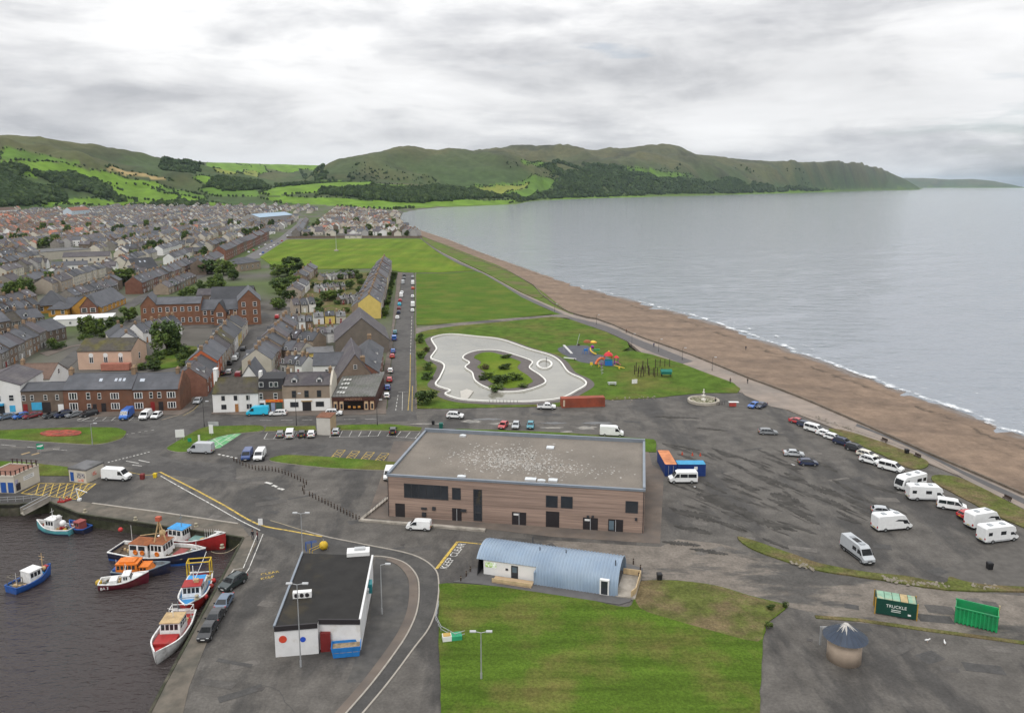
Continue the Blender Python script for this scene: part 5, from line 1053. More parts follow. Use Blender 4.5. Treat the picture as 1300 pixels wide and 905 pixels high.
K['pickup'] = Kind('pickup_truck', 'pickup', pk, taper(0.93,1.05,0.74,1.74), [[(1.25,1.15),(0.82,1.54),(0.25,1.62),(0.25,1.15)],[(0.17,1.15),(0.17,1.62),(-0.42,1.58),(-0.6,1.18)]], [((1.45,1.14),(0.85,1.62),0.06,0.94,1),((-0.5,1.68),(-0.75,1.16),0.1,0.8,0.9)], (1.55,-1.55), 0.36, [('load_bed', trim_m, [(-2.5,-0.85,-0.75,0.75,1.12,1.16)])])
cv = [(-2.15,0.36),(2.1,0.34),(2.2,0.56),(2.12,0.86),(1.55,1.08),(0.82,1.68),(0.3,1.80),(-1.9,1.80),(-2.12,1.68),(-2.2,0.9)]
K['small_van'] = Kind('small_van', 'van', cv, taper(0.90,1.0,0.76,1.8), [[(1.35,1.10),(0.80,1.60),(0.25,1.64),(0.25,1.08)]], [((1.55,1.08),(0.82,1.68),0.05,0.94,1)], (1.3,-1.25), 0.33)
tv = [(-2.95,0.42),(2.6,0.40),(2.78,0.6),(2.74,1.0),(2.0,1.34),(1.35,2.25),(0.9,2.48),(-2.75,2.52),(-2.95,2.38),(-3.0,1.0)]
side_f = [[(1.85,1.36),(1.35,2.05),(0.75,2.08),(0.75,1.32)]]
K['van'] = Kind('panel_van', 'van', tv, taper(1.0,1.3,0.88,2.5), side_f, [((2.0,1.34),(1.35,2.25),0.05,0.93,1)], (1.9,-1.75), 0.36)
mv = [(-2.5,0.38),(2.3,0.36),(2.46,0.58),(2.42,0.92),(1.75,1.18),(0.95,1.86),(0.4,1.97),(-2.3,1.95),(-2.48,1.8),(-2.54,1.0)]
mw = [[(1.5,1.2),(0.95,1.76),(0.42,1.8),(0.42,1.18)],[(0.32,1.2),(0.32,1.8),(-0.9,1.8),(-0.9,1.2)],[(-1.0,1.2),(-1.0,1.8),(-2.2,1.78),(-2.3,1.22)]]
K['minivan'] = Kind('people_carrier', 'van', mv, taper(0.95,1.1,0.80,1.97), mw, [((1.75,1.18),(0.95,1.86),0.05,0.94,1),((-2.48,1.8),(-2.54,1.0),0.08,0.6,0.9)], (1.6,-1.45), 0.33)
K['half_van'] = Kind('van', 'van', mv, taper(0.95,1.1,0.82,1.97), mw[:1], [((1.75,1.18),(0.95,1.86),0.05,0.94,1),((-2.48,1.8),(-2.54,1.0),0.08,0.6,0.9)], (1.6,-1.45), 0.33)
bw = [[(1.85,1.36),(1.35,2.05),(0.75,2.08),(0.75,1.32)],[(0.6,1.35),(0.6,2.05),(-0.9,2.05),(-0.9,1.35)],[(-1.0,1.35),(-1.0,2.05),(-2.7,2.05),(-2.7,1.35)]]
K['minibus'] = Kind('minibus', 'minibus', tv, taper(1.0,1.3,0.88,2.5), bw, [((2.0,1.34),(1.35,2.25),0.05,0.93,1),((-2.95,2.38),(-3.0,1.0),0.05,0.5,0.85)], (1.9,-1.75), 0.36, [('stripe', mat('stripe_teal', (0.03,0.26,0.28), 0.4), [(-2.6,0.6,-1.013,-1.0,0.85,1.25)])])
cw = [[(2.55,1.42),(2.0,2.05),(1.35,2.1),(1.35,1.36)],[(1.0,1.45),(1.0,2.05),(0.0,2.05),(0.0,1.45)]]
lv = [(-3.5,0.42),(3.2,0.40),(3.4,0.6),(3.36,1.0),(2.7,1.36),(2.05,2.3),(1.55,2.62),(-3.25,2.68),(-3.48,2.5),(-3.55,1.0)]
K['camper'] = Kind('camper_van', 'camper van', lv, taper(1.0,1.3,0.88,2.65), cw, [((2.7,1.36),(2.05,2.3),0.05,0.93,1),((-3.48,2.5),(-3.55,1.0),0.08,0.45,0.8)], (2.4,-2.1), 0.36, [('roof_hatch', mat('hatch_grey', (0.30,0.32,0.34), 0.4), [(0.6,1.4,-0.4,0.4,2.62,2.76),(-1.8,-1.1,-0.4,0.4,2.64,2.78)]),('solar_panel', trim_m, [(-1.0,0.4,-0.45,0.45,2.64,2.70)]),('side_stripe', trim_m, [(-3.3,2.3,-1.012,-1.0,0.5,0.78)])])
# coach-built motorhomes
mh = [(-3.45,0.42),(2.7,0.38),(3.25,0.5),(3.35,0.9),(2.75,1.28),(2.45,1.62),(2.75,1.9),(2.5,2.55),(2.0,2.9),(-3.3,2.95),(-3.5,2.7),(-3.52,0.8)]
mhw = [[(2.55,1.32),(2.15,1.78),(1.55,1.80),(1.55,1.28)],[(0.6,1.45),(0.6,2.1),(-0.5,2.1),(-0.5,1.45)],[(-2.2,1.5),(-2.2,2.1),(-3.0,2.1),(-3.0,1.5)]]
hat = [('roof_hatch', MATS['hatch_grey'], [(0.3,1.0,-0.4,0.4,2.9,3.05),(-2.2,-1.5,-0.4,0.4,2.92,3.07)])]
K['motorhome'] = Kind('motorhome', 'motorhome', mh, taper(1.08,1.0,1.10,2.95), mhw, [((2.75,1.28),(2.45,1.62),0.0,1.0,0.9)], (2.35,-2.0), 0.36, hat+[('skirt', mat('skirt_grey', (0.38,0.39,0.40), 0.5), [(-3.2,1.5,-1.09,-1.075,0.35,0.62),(-3.2,1.5,1.075,1.09,0.35,0.62)])])
mh2 = [(-3.45,0.42),(2.7,0.38),(3.25,0.5),(3.35,0.9),(2.8,1.25),(2.2,2.1),(1.7,2.75),(1.2,2.9),(-3.3,2.95),(-3.5,2.7),(-3.52,0.8)]
K['motorhome_low'] = Kind('motorhome', 'motorhome', mh2, taper(1.08,1.0,1.10,2.95), [[(2.55,1.28),(2.15,1.95),(0.4,2.15),(-0.3,1.9),(1.3,1.75),(1.6,1.28)]], [((2.8,1.25),(2.2,2.1),0.03,0.95,0.95)], (2.35,-2.0), 0.36, hat+[('tail_lamp_bar', lamp_r, [(-3.56,-3.50,-0.95,-0.75,0.75,1.0),(-3.56,-3.50,0.75,0.95,0.75,1.0)])])
ai = [(-3.45,0.42),(3.0,0.38),(3.35,0.6),(3.42,1.15),(3.2,1.9),(2.8,2.55),(2.3,2.85),(-3.3,2.9),(-3.5,2.7),(-3.52,0.8)]
K['motorhome_bus'] = Kind('motorhome', 'motorhome', ai, taper(1.08,1.0,1.10,2.95), [[(2.95,1.3),(2.75,2.05),(1.6,2.1),(1.6,1.3)],[(-0.6,1.4),(-0.6,2.1),(-1.9,2.1),(-1.9,1.4)],[(-2.3,1.4),(-2.3,2.1),(-3.2,2.1),(-3.2,1.4)]], [((3.42,1.15),(3.2,1.9),0.05,1.0,0.92),((3.2,1.9),(2.8,2.55),-0.02,0.55,0.92)], (2.2,-1.9), 0.36, hat)
PAINT = {'white':paint('white',(0.70,0.71,0.71)),'cream':paint('cream',(0.60,0.57,0.50)),'silver':paint('silver',(0.38,0.40,0.42)),'grey':paint('grey',(0.17,0.18,0.19)),'black':paint('black',(0.017,0.018,0.021)),'navy':paint('navy',(0.012,0.022,0.060)),'blue':paint('blue',(0.02,0.11,0.40)),'dark blue':paint('dkblue',(0.02,0.05,0.17)),'sky blue':paint('sky',(0.02,0.42,0.62)),'red':paint('red',(0.40,0.03,0.035)),'dark red':paint('dkred',(0.17,0.012,0.018)),'teal':paint('teal',(0.02,0.20,0.26)),'slate blue':paint('slate',(0.09,0.13,0.19)),'dark green':paint('dkgreen',(0.018,0.03,0.032)),'orange red':paint('orred',(0.52,0.08,0.03))}
def veh(kind, col, px, py, ax, ay, label, group=None, z=0.015, far=False):
    """ground centre at photo pixel (px, py); the bonnet points along the pixel direction (ax, ay)"""
    p = G(px, py); return K[kind].make(label, (p.x, p.y, z), heading(px, py, px+ax, py+ay), PAINT[col], group, far)
gq = 'cars parked along the quay'
veh('suv','dark green',296,744,-16,10,'black-green SUV, farthest up the quay beside the painted lines',gq,0.06)
veh('saloon','slate blue',284,770,-9,14,'slate-blue saloon between the two dark cars on the quay',gq,0.06)
veh('saloon','black',273,789,-9,15,'black saloon nose-up behind the nearest quay car',gq,0.06)
veh('hatch','black',264,806,-9,15,'black hatchback nearest the bottom of the quay, beside the red-decked boat',gq,0.06)
veh('small_van','white',532,671.5,-20,-1,'small white panel van in front of the timber-clad hall')
gr = 'cars nosed in at the red terrace'
for x, y, k, c, l in ((8,531.5,'saloon','slate blue','grey-blue saloon in front of the blue shopfront'),(27,530.5,'hatch','blue','blue hatchback under the white gabled corner building'),(41,530,'saloon','dark red','dark red saloon at the brown stone building'),(67,529.5,'saloon','black','black saloon at the join of stone building and red terrace'),(81,529,'suv','navy','navy SUV at the left end of the red terrace'),(95,528.5,'saloon','grey','grey saloon in front of the red terrace triple windows'),(113,528,'suv','black','black SUV beside the hatched parking bay at the terrace')):
    veh(k, c, x, y, -14, 3, l, gr)
veh('van','blue',161,530.5,-12,9,'tall royal-blue panel van in front of the red terrace'); veh('half_van','white',185,530.5,-9,7,'white van nearer the blue van at the red terrace'); veh('hatch','white',199,529.8,-9,6,'white hatchback at the right end of the red terrace row')
veh('hatch','silver',251,511.5,-6,6,'silver hatchback at the mouth of the terrace street')
veh('van','sky blue',327,526.8,-20,0.5,'bright sky-blue van parked outside the white corner house'); veh('estate','white',353,527,-20,0.5,'white estate car outside the takeaway'); veh('suv','white',424,527,20,-0.5,'white SUV half hidden behind the pale box kiosk')
veh('van','silver',255,574.5,-20,-0.8,'long silver van beside the green charging bays'); veh('half_van','dark blue',314,581.5,-5,9,'dark blue van parked next to the white van by the bollards'); veh('half_van','white',330,581.5,-6,9,'white van next to the dark blue van by the bollards')
gs = 'cars in the small marked car park'
for x, y, k, c, l in ((356,553.6,'hatch','grey','dark grey hatchback in the first bay of the small car park'),(368.5,553.8,'half_van','white','white van in the second bay, between two dark cars'),(383.5,553.4,'hatch','black','black hatchback right of the white van in the bays'),(395.5,553.4,'hatch','white','white hatchback in the bay beside the pale box kiosk'),(426.5,550.4,'hatch','silver','silver hatchback just right of the pale box kiosk')):
    veh(k, c, x, y, 4, -14, l, gs)
veh('van','white',149,608.5,20,1,'long white van beside the cream kiosk hut'); veh('half_van','white',494,606,-3,12,'white van tucked against the left end of the timber hall')
veh('hatch','black',499,549.5,2,-12,'black hatchback alone in the bays near the hall corner')
gb = 'cars on the tarmac behind the hall'
for x, y, k, c, ax, ay, l in ((578,530.5,'suv','white',20,0.8,'white SUV on its own below the pond'),(639,542.5,'hatch','red',-9,9,'red hatchback, first of the three behind the hall'),(655,542.5,'hatch','silver',-4,10,'silver hatchback, middle of the three behind the hall'),(673.5,542.5,'hatch','teal',-2,10,'teal hatchback, last of the three behind the hall'),(694,519,'pickup','white',20,0.3,'white pickup beside the long red container')):
    veh(k, c, x, y, ax, ay, l, gb)
veh('van','white',777,553,20,0.8,'white camper van parked behind the hall')
veh('minibus','white',866,612,-20,0,'white minibus with teal stripe beside the blue container')
gc = 'vehicles scattered on the big car park'
for x, y, k, c, ax, ay, l in ((975,551,'estate','grey',20,0.6,'dark estate car alone near the far side of the big car park'),(1007.5,578.5,'saloon','silver',20,1.2,'silver saloon ahead of the navy car on the open tarmac'),(1025.5,590,'hatch','navy',20,0.5,'navy hatchback behind the silver saloon on the open tarmac'),(957,517,'hatch','blue',-14,5,'blue hatchback by the fountain end of the promenade'),(966,517,'saloon','navy',-14,6,'navy saloon next to the blue hatchback by the promenade')):
    veh(k, c, x, y, ax, ay, l, gc)
gl = 'vehicles lined up along the beach verge'
for x, y, k, c, ax, ay, l in ((1013,537.5,'saloon','red',20,5,'bright red saloon at the far end of the beach row'),(1022,541.5,'hatch','navy',20,5,'dark hatchback next to the red saloon in the beach row'),(1034,548,'minivan','white',20,5.5,'white people carrier with black windows in the beach row'),(1048,553.5,'saloon','white',20,5.5,'white saloon between the people carrier and another white car'),(1058,558,'estate','white',20,5.5,'white estate beside the navy SUV in the beach row'),(1070,564.5,'suv','navy',20,5.5,'navy SUV, first of the two dark cars in the beach row'),(1086,572.5,'suv','black',20,5.5,'black SUV, second of the two dark cars in the beach row'),(1101,580,'estate','cream',20,5.5,'cream estate next to the black SUV in the beach row'),(1105,588,'suv','white',20,5.5,'white SUV in front of the cream estate'),(1131,597,'minivan','white',20,5,'white people carrier at the gap before the motorhomes')):
    veh(k, c, x, y, ax, ay, l, gl)
veh('motorhome_bus','white',1155,619,-20,4.5,'white bus-shaped motorhome facing the tarmac with a wide windscreen',gl); veh('motorhome','white',1175,633.5,20,0.6,'white coach-built motorhome with its side door open',gl)
veh('minivan','white',1208,646,20,3.0,'white people carrier between motorhomes and red car',gl); veh('hatch','red',1229,657,20,-3,'dark red hatchback half hidden by a rounded motorhome',gl)
veh('motorhome_low','white',1248,667,20,-3.5,'white rounded motorhome behind the nearest corner motorhome',gl); veh('motorhome','white',1266,685.5,20,-2.5,'white motorhome nearest the right-hand tarmac corner',gl)
veh('motorhome_low','white',1132,671,20,-1.8,'white motorhome with black cab graphics alone on the tarmac',gc); veh('hatch','silver',1121,652.5,20,2,'silver hatchback hidden behind the lone motorhome',gc)
veh('camper','silver',1088,706,20,15,'long silver camper van near the rough verge',gc)
# shore street, west kerb (near to far) and east kerb
gw = 'cars along the west kerb of the shore street'
for k, (x, y, c, kd) in enumerate(((491,504.5,'white','hatch'),(492,494,'blue','hatch'),(494.5,484,'red','estate'),(495.5,472.5,'white','hatch'),(498,454,'red','hatch'),(499,447.5,'blue','hatch'),(500.5,431.5,'blue','half_van'),(501.5,423.5,'teal','hatch'),(504.5,404.5,'white','hatch'),(506,398,'navy','hatch'),(506.5,392.5,'dark red','hatch'),(507.2,387.5,'sky blue','hatch'),(508,382.5,'red','hatch'),(509.4,377,'white','van'),(510.3,372.5,'white','hatch'),(511.5,360.5,'silver','van'),(513,354,'grey','hatch'),(513.3,350.5,'black','hatch'))):
    veh(kd, c, x, y, 0.9, -10, f'{c} {"van" if "van" in kd else "car"}, {ORD[k]} along the west kerb of the shore street', gw, 0.02, far=k > 7)
ge = 'vehicles along the east kerb of the shore street'
for k, (x, y, c, kd) in enumerate(((523.6,395.5,'white','hatch'),(524,389,'white','van'),(523.8,377.5,'white','hatch'),(524.2,367,'orange red','hatch'),(524,361,'white','van'),(524,352.5,'silver','hatch'))):
    veh(kd, c, x, y, -0.1, -10, f'{c} {"van" if "van" in kd else "car"}, {ORD[k]} along the lawn-side kerb of the shore street', ge, 0.02, far=True)
# terrace street
gt = 'cars along the terrace street'
for k, (x, y, c, kd, ax) in enumerate(((257,497,'red','small_van',6),(262,492,'grey','hatch',6),(268,488,'black','hatch',6),(270,481,'dark red','hatch',7),(283,475.5,'black','hatch',7),(291,474,'silver','estate',7),(292,462.5,'black','hatch',7),(298.5,457,'white','suv',7),(301,453,'grey','hatch',7),(309,444.5,'black','hatch',7),(303,478,'dark red','small_van',7),(321,455,'grey','hatch',8),(352,404,'red','small_van',8))):
    veh(kd, c, x, y, ax, -9, f'{c} {"van" if "van" in kd else "car"}, {ORD[k]} from the harbour end of the terrace street', gt, 0.02, far=k > 5)
gf = 'cars along the street beside the playing field'
for k, (x, y, c) in enumerate(((331,324,'white'),(334,321.5,'blue'),(339,317.5,'silver'),(344,315,'white'),(348,312.5,'white'),(353,309.5,'grey'),(358,306.5,'red'),(316,321,'white'),(322,318.5,'red'),(329,315.5,'silver'),(337,311.5,'white'),(345,307,'blue'),(365,300,'white'),(370,295.5,'silver'),(376,291,'white'))):
    veh('hatch', c, x, y, 8, -5, f'{c} car, {ORD[k]} along the street beside the playing field', gf, 0.03, far=True)
# ================================================================== boats
def cl(n, c, r=0.45): return mat('boat_'+n, c, r+0.12, 0.18, 1.6, 7, tuple(0.55*a_+0.45*b_ for a_, b_ in zip(c, (0.09,0.06,0.04))), 0.7, 0.52, 0.70, coords='obj', spec=0.4)
bwhite, bblue, bred, bnavy, borange = cl('white',(0.66,0.66,0.65)), cl('blue',(0.015,0.08,0.30)), cl('red',(0.30,0.018,0.018)), cl('navy',(0.014,0.018,0.045)), cl('orange',(0.60,0.16,0.015))
bmar, bgrey, bwood, btan, byel, bcyan, bsky, bdeck = cl('maroon',(0.10,0.008,0.018)), cl('grey',(0.16,0.20,0.23)), cl('wood',(0.085,0.06,0.04),0.8), cl('tan',(0.42,0.30,0.16),0.7), cl('yellow',(0.50,0.33,0.02)), cl('cyan',(0.10,0.36,0.40)), cl('sky',(0.03,0.25,0.55)), cl('deck',(0.14,0.125,0.10),0.8)
brust, bgreen, bdkred = cl('rust',(0.24,0.085,0.035),0.8), cl('green',(0.14,0.24,0.22)), cl('hatch_red',(0.24,0.06,0.055),0.7)
def boat(label, stern, bow, beam, fb, hull, rail, deck, name='fishing_boat', boot=None, sheer=0.9, full=2.4, dk=0.55):
    a, b = G(*stern, SEA), G(*bow, SEA); L = (b-a).length; c = (a+b)/2
    t = thing(name, label, 'boat', (c.x, c.y, SEA), math.atan2(b.y-a.y, b.x-a.x), 'boats moored in the harbour')
    n = 18; st = []
    for i in range(n+1):
        u = i/n; x = -L/2+u*L; bb = beam/2*(0.80+0.20*min(1, u/0.3))*(1-max(0, (u-0.45)/0.55)**full); bb = max(bb, 0.03)
        zs = fb*(1+sheer*max(0, (u-0.35)/0.65)**1.8+0.12*max(0, (0.3-u)/0.3)); st.append((x+(0.05*L*max(0,(u-0.8)/0.2)**2), bb, zs))
    rings = [[(x-0.06*L*(u_**6), bb*0.0, -0.5),(x-0.04*L*u_**6, bb*0.62, -0.25),(x-0.02*L*u_**6, bb*0.88, 0.12),(x, bb*0.96, zs*0.55),(x, bb, zs)] for u_, (x, bb, zs) in zip([i/n for i in range(n+1)], st)]
    mb = MB()
    for s in (1, -1): mb.loft([[(p[0], s*p[1], p[2]) for p in r] for r in rings], closed=False, caps=False)
    r0 = rings[0]; mb.add([(p[0], p[1], p[2]) for p in r0]+[(p[0], -p[1], p[2]) for p in r0[::-1]], [tuple(range(10))])
    mb.build('hull', hull, t, True)
    if boot: 
        mb = MB()
        for s in (1, -1): mb.loft([[(r[2][0], s*(r[2][1]+0.012), r[2][2]-0.3),(r[2][0], s*(r[2][1]+0.02), r[2][2]+0.02),(r[3][0], s*(r[2][1]*0.7+r[3][1]*0.3+0.012), r[2][2]*0.7+r[3][2]*0.3)] for r in rings], closed=False, caps=False)
        mb.build('boot_stripe', boot, t, True)
    mb = MB()
    for s in (1, -1): mb.loft([[(x, s*bb, zs-0.10),(x, s*(bb+0.05), zs-0.08),(x, s*(bb+0.05), zs+0.05),(x, s*max(bb-0.16,0), zs+0.05),(x, s*max(bb-0.14,0), zs-dk)] for x, bb, zs in st], closed=False, caps=False)
    x, bb, zs = st[0]; mb.box(x-0.05, x+0.08, -bb, bb, zs-0.10, zs+0.05); mb.build('bulwark', rail, t)
    mb = MB(); mb.loft([[(x, -max(bb-0.1,0.01), zs-dk),(x, max(bb-0.1,0.01), zs-dk)] for x, bb, zs in st], closed=False, caps=False); mb.build('deck', deck, t)
    return t, L, st
def cabin(t, x0, x1, w0, z0, z1, m, roof, rake=0.25, wn=3, name='wheelhouse', front=True, wh=0.42, ov=0.12):
    a = w0/2; k = rake
    o = MB().loft([[(x0,-a,z0),(x1,-a,z0),(x1,a,z0),(x0,a,z0)],[(x0+0.05,-a*0.93,z1),(x1-k,-a*0.93,z1),(x1-k,a*0.93,z1),(x0+0.05,a*0.93,z1)]]).build(name, m, t)
    MB().box(x0-ov*0.3, x1-k+ov*1.5, -a*0.93-ov*0.6, a*0.93+ov*0.6, z1, z1+0.1).build('cabin_roof', roof, t)
    zz0, zz1 = z0+(z1-z0)*(0.93-wh), z0+(z1-z0)*0.90
    def xs(z): return x1-k*(z-z0)/(z1-z0)
    def ys(z): return a*(1-0.07*(z-z0)/(z1-z0))+0.012
    for s in (-1, 1):
        Ls = (x1-k-x0-0.3); 
        for i in range(wn):
            p, q = x0+0.2+Ls*i/wn, x0+0.2+Ls*(i+0.78)/wn; MB().quad((p,s*ys(zz0),zz0),(q,s*ys(zz0),zz0),(q,s*ys(zz1),zz1),(p,s*ys(zz1),zz1)).build('cabin_window', vglass, o)
    if front:
        nw = 4
        for i in range(nw):
            p, q = -a*0.85+1.7*a*i/nw, -a*0.85+1.7*a*(i+0.8)/nw; MB().quad((xs(zz0)+0.012,p,zz0),(xs(zz0)+0.012,q,zz0),(xs(zz1)+0.012,q,zz1),(xs(zz1)+0.012,p,zz1)).build('cabin_window', vglass, o)
    return o
def mast(t, x, z0, z1, m, r=0.07, arms=(), name='mast', y=0):
    o = MB().tube((x,y,z0),(x,y,z1),r,r*0.6).build(name, m, t)
    for z, l in arms: MB().tube((x,-l/2,z),(x,l/2,z),r*0.5).build('crosstree', m, o)
    return o
def blob(t, p, sz, m, name): return MB().cbox(p, sz).build(name, m, t)
def ball(parent, p, r, m, name): return MB().lathe([(r*math.sin(math.pi*k/8)+0.001, -r*math.cos(math.pi*k/8)) for k in range(9)], 12, p).build(name, m, parent, True)
def gantry(t, x0, x1, w0, z0, z1, m, r=0.07, name='gantry'):
    for x in (x0, x1):
        for s in (-1, 1): MB().tube((x,s*w0/2,z0),(x,s*w0/2,z1),r).build(name+'_post', m, t)
        MB().tube((x,-w0/2,z1),(x,w0/2,z1),r).build(name+'_beam', m, t)
    for s in (-1, 1): MB().tube((x0,s*w0/2,z1),(x1,s*w0/2,z1),r).build(name+'_beam', m, t)
def clutter(t, x0, x1, w0, z, n, ms, seed):
    r = random.Random(seed)
    for k in range(n*2):
        q = (r.uniform(x0,x1), r.uniform(-w0/2,w0/2), z+0.16)
        if k % 4 == 3: MB().lathe([(0.30,0),(0.34,0.1),(0.22,0.2),(0.12,0.1)],9,(q[0],q[1],z)).build('rope_coil', r.choice((btan,bdeck,bgreen)), t, True)
        else: MB().cbox(q, (r.uniform(0.2,0.6), r.uniform(0.2,0.5), r.uniform(0.2,0.5)), r.uniform(0,3)).build('deck_gear', r.choice(ms), t)
t, L, st = boat('blue and white fishing boat lying alone on the open harbour water', (14,753), (63,729), 3.4, 0.95, bblue, bblue, bdeck)
cabin(t, -0.8, 1.5, 2.2, 0.5, 2.3, bwhite, bwhite, wn=3); MB().box(1.7, L/2-2.2, -1.0, 1.0, 0.9, 1.45).build('foredeck_casing', bsky, t); blob(t, (2.6,0,1.6), (0.9,0.8,0.4), bred, 'winch'); mast(t, 2.2, 1.4, 4.2, btan, 0.08, ((3.6,1.2),(3.1,0.8))); clutter(t, -L/2+0.6, -1.2, 2.2, 0.5, 9, (btan,bwood,bdeck,bgrey), 1); gantry(t, -L/2+0.4, -L/2+1.2, 2.4, 0.6, 2.3, bdeck, 0.05); mast(t, -L/2+1.0, 0.6, 2.9, bwhite, 0.04); ball(t, (L/2-1.4,-0.7,1.9), 0.35, btan, 'fender')
t, L, st = boat('pale cyan boat crowded with gear under the quay steps', (93,677), (50,672), 3.2, 1.0, bcyan, bwhite, bdeck, boot=bnavy)
cabin(t, -0.6, 1.6, 2.1, 0.6, 2.5, bwhite, bwhite, wn=3); clutter(t, -L/2+0.5, -0.9, 2.2, 0.6, 8, (bwhite,byel,btan,bred), 2); clutter(t, 1.8, L/2-1.2, 1.4, 0.9, 5, (borange,bwhite,bred), 3); mast(t, 0.5, 2.4, 4.4, bwhite, 0.05, ((3.8,0.9),)); ball(t, (-1.8,0.2,1.9), 0.55, bwhite, 'tank'); ball(t, (-0.9,0.1,2.9), 0.45, bwhite, 'radome')
t, L, st = boat('dark small workboat tucked behind the pale cyan boat', (112,676), (90,671), 2.6, 0.9, bnavy, bblue, bdkred); cabin(t, -1.0, 0.6, 1.6, 0.5, 1.9, bdkred, bdkred, wn=2)
t, L, st = boat('large old wooden trawler with dark hull and rust-stained white deckhouse', (148,704), (257,714), 5.6, 1.35, bnavy, bwhite, bwood, name='trawler', boot=bblue, sheer=1.0, full=2.8)
cabin(t, -L*0.28, -L*0.06, 3.0, 0.85, 2.9, bwhite, brust, 0.1, 2); cabin(t, -L*0.03, L*0.13, 3.2, 0.9, 3.3, bwhite, brust, 0.25, 3)
MB().add([(-L*0.27,-1.2,3.0),(-L*0.02,-1.2,3.0),(-L*0.02,1.2,3.0),(-L*0.27,1.2,3.0),(-L*0.2,0,3.6),(-L*0.06,0,3.6)],[(0,1,5,4),(1,2,5),(2,3,4,5),(3,0,4)]).build('tarpaulin', brust, t)
for a_, b_ in (((L*0.0,-0.9,3.3),(L*0.03,0,7.0)),((L*0.0,0.9,3.3),(L*0.03,0,7.0)),((L*0.10,0,3.3),(L*0.03,0,7.0))): MB().tube(a_, b_, 0.13, 0.09).build('mast_leg', btan, t)
blob(t, (L*0.03,0,7.2), (0.8,0.7,0.7), cl('buoyred',(0.40,0.09,0.05)), 'mast_box'); MB().tube((L*0.02,0,4.6),(-L*0.2,0,3.9),0.07).build('boom', btan, t); ball(t, (L*0.05,0.3,4.6), 0.55, btan, 'radome')
MB().box(L*0.20, L*0.36, -1.5, 1.5, 1.0, 1.5).build('hatch', bdkred, t); clutter(t, L*0.34, L*0.42, 1.6, 1.6, 5, (bgrey,bwhite,bdeck), 5); clutter(t, -L*0.46, -L*0.3, 3.0, 0.9, 7, (bwood,bdeck,btan), 6); mast(t, L*0.44, 1.8, 3.6, bwhite, 0.06); mast(t, -L*0.3, 1.0, 5.6, bwhite, 0.05); clutter(t, L*0.13, L*0.4, 3.2, 1.1, 6, (bwood,btan,bgreen,bgrey), 16)
for x in (-L*0.2,-L*0.12,L*0.05):
    MB().lathe([(0.36,-0.09),(0.45,0),(0.36,0.09),(0.27,0)],12).build('lifebuoy', borange, t, True, (x,-1.62,1.6)).rotation_euler = (math.pi/2,0,0)
t, L, st = boat('red-hulled boat with white bow lying between the trawler and the quay', (210,686), (284,697), 4.6, 1.5, bred, bwhite, bdkred, sheer=1.1, name='fishing_boat')
cabin(t, -L*0.36, -L*0.10, 2.6, 0.9, 3.0, bwhite, bsky, 0.2, 3); MB().box(-L*0.02, L*0.16, -1.2, 1.2, 1.0, 1.5).build('hatch', bgreen, t); clutter(t, L*0.14, L*0.26, 2.2, 1.2, 6, (byel,btan,bgrey,bgreen), 7)
MB().add([(L*0.26,-1.5,2.0),(L*0.26,1.5,2.0),(L*0.40,0.9,2.7),(L*0.40,-0.9,2.7),(L*0.49,0,3.2),(L*0.26,-1.5,1.2),(L*0.26,1.5,1.2)],[(0,3,2,1),(3,4,2),(5,0,1,6)]).build('whaleback', bwhite, t)
for k in range(7): mast(t, L*(0.28+0.03*k), 2.2, 3.9, bwhite, 0.03, y=-1.2+0.12*k, name='rail_post')
mast(t, -L*0.2, 3.0, 5.5, bgrey, 0.06, ((4.8,1.0),))
t, L, st = boat('old lifeboat with bright orange cabin and grey foredeck', (146,729), (214,727), 3.7, 1.0, bnavy, bgrey, bgrey, name='lifeboat')
cabin(t, -L*0.42, L*0.0, 2.5, 0.5, 2.2, borange, borange, 0.3, 5); cabin(t, L*0.0, L*0.24, 2.2, 0.6, 1.6, borange, borange, 0.7, 2, name='forecabin', front=False); MB().box(-L*0.36,-L*0.08,-0.9,0.9,2.3,2.55).build('flybridge', borange, t); mast(t, -L*0.46, 0.8, 2.6, bwhite, 0.05); ball(t, (-L*0.49,0.9,1.0), 0.3, bred, 'fender'); blob(t, (-L*0.46,0,1.0), (0.7,1.8,0.5), bblue, 'stern_locker')
t, L, st = boat('small white motor cruiser with maroon hull and yellow buoy at its stern', (127,746), (187,739), 3.1, 1.0, bmar, bwhite, bwhite, name='motor_cruiser')
cabin(t, L*0.0, L*0.24, 2.0, 0.6, 1.9, bwhite, bwhite, 0.7, 2); MB().loft([[(L*0.2,-1.0,1.1),(L*0.2,1.0,1.1),(L*0.44,0.15,1.5),(L*0.44,-0.15,1.5)],[(L*0.2,-0.8,1.5),(L*0.2,0.8,1.5),(L*0.40,0.1,1.6),(L*0.40,-0.1,1.6)]]).build('foredeck', bwhite, t); MB().box(-L*0.28,-L*0.12,-0.8,0.8,0.6,1.3).build('cockpit_box', bwhite, t); mast(t, L*0.06, 1.9, 3.6, bwhite, 0.05, ((2.9,1.6),)); clutter(t, -L*0.42, -L*0.05, 1.8, 0.6, 5, (bdeck,btan,bwood), 9)
ball(t, (-L*0.53,0.3,0.75), 0.5, byel, 'buoy'); ltr = letters(t, 'BA 3', (-L*0.36, -1.47, 0.30), 0.6, bwhite)
t, L, st = boat('red boat with blue and white deck and yellow stern gantry beside the quay', (257,737), (238,783), 4.2, 1.35, bred, bwhite, bsky, sheer=0.6, full=3.2)
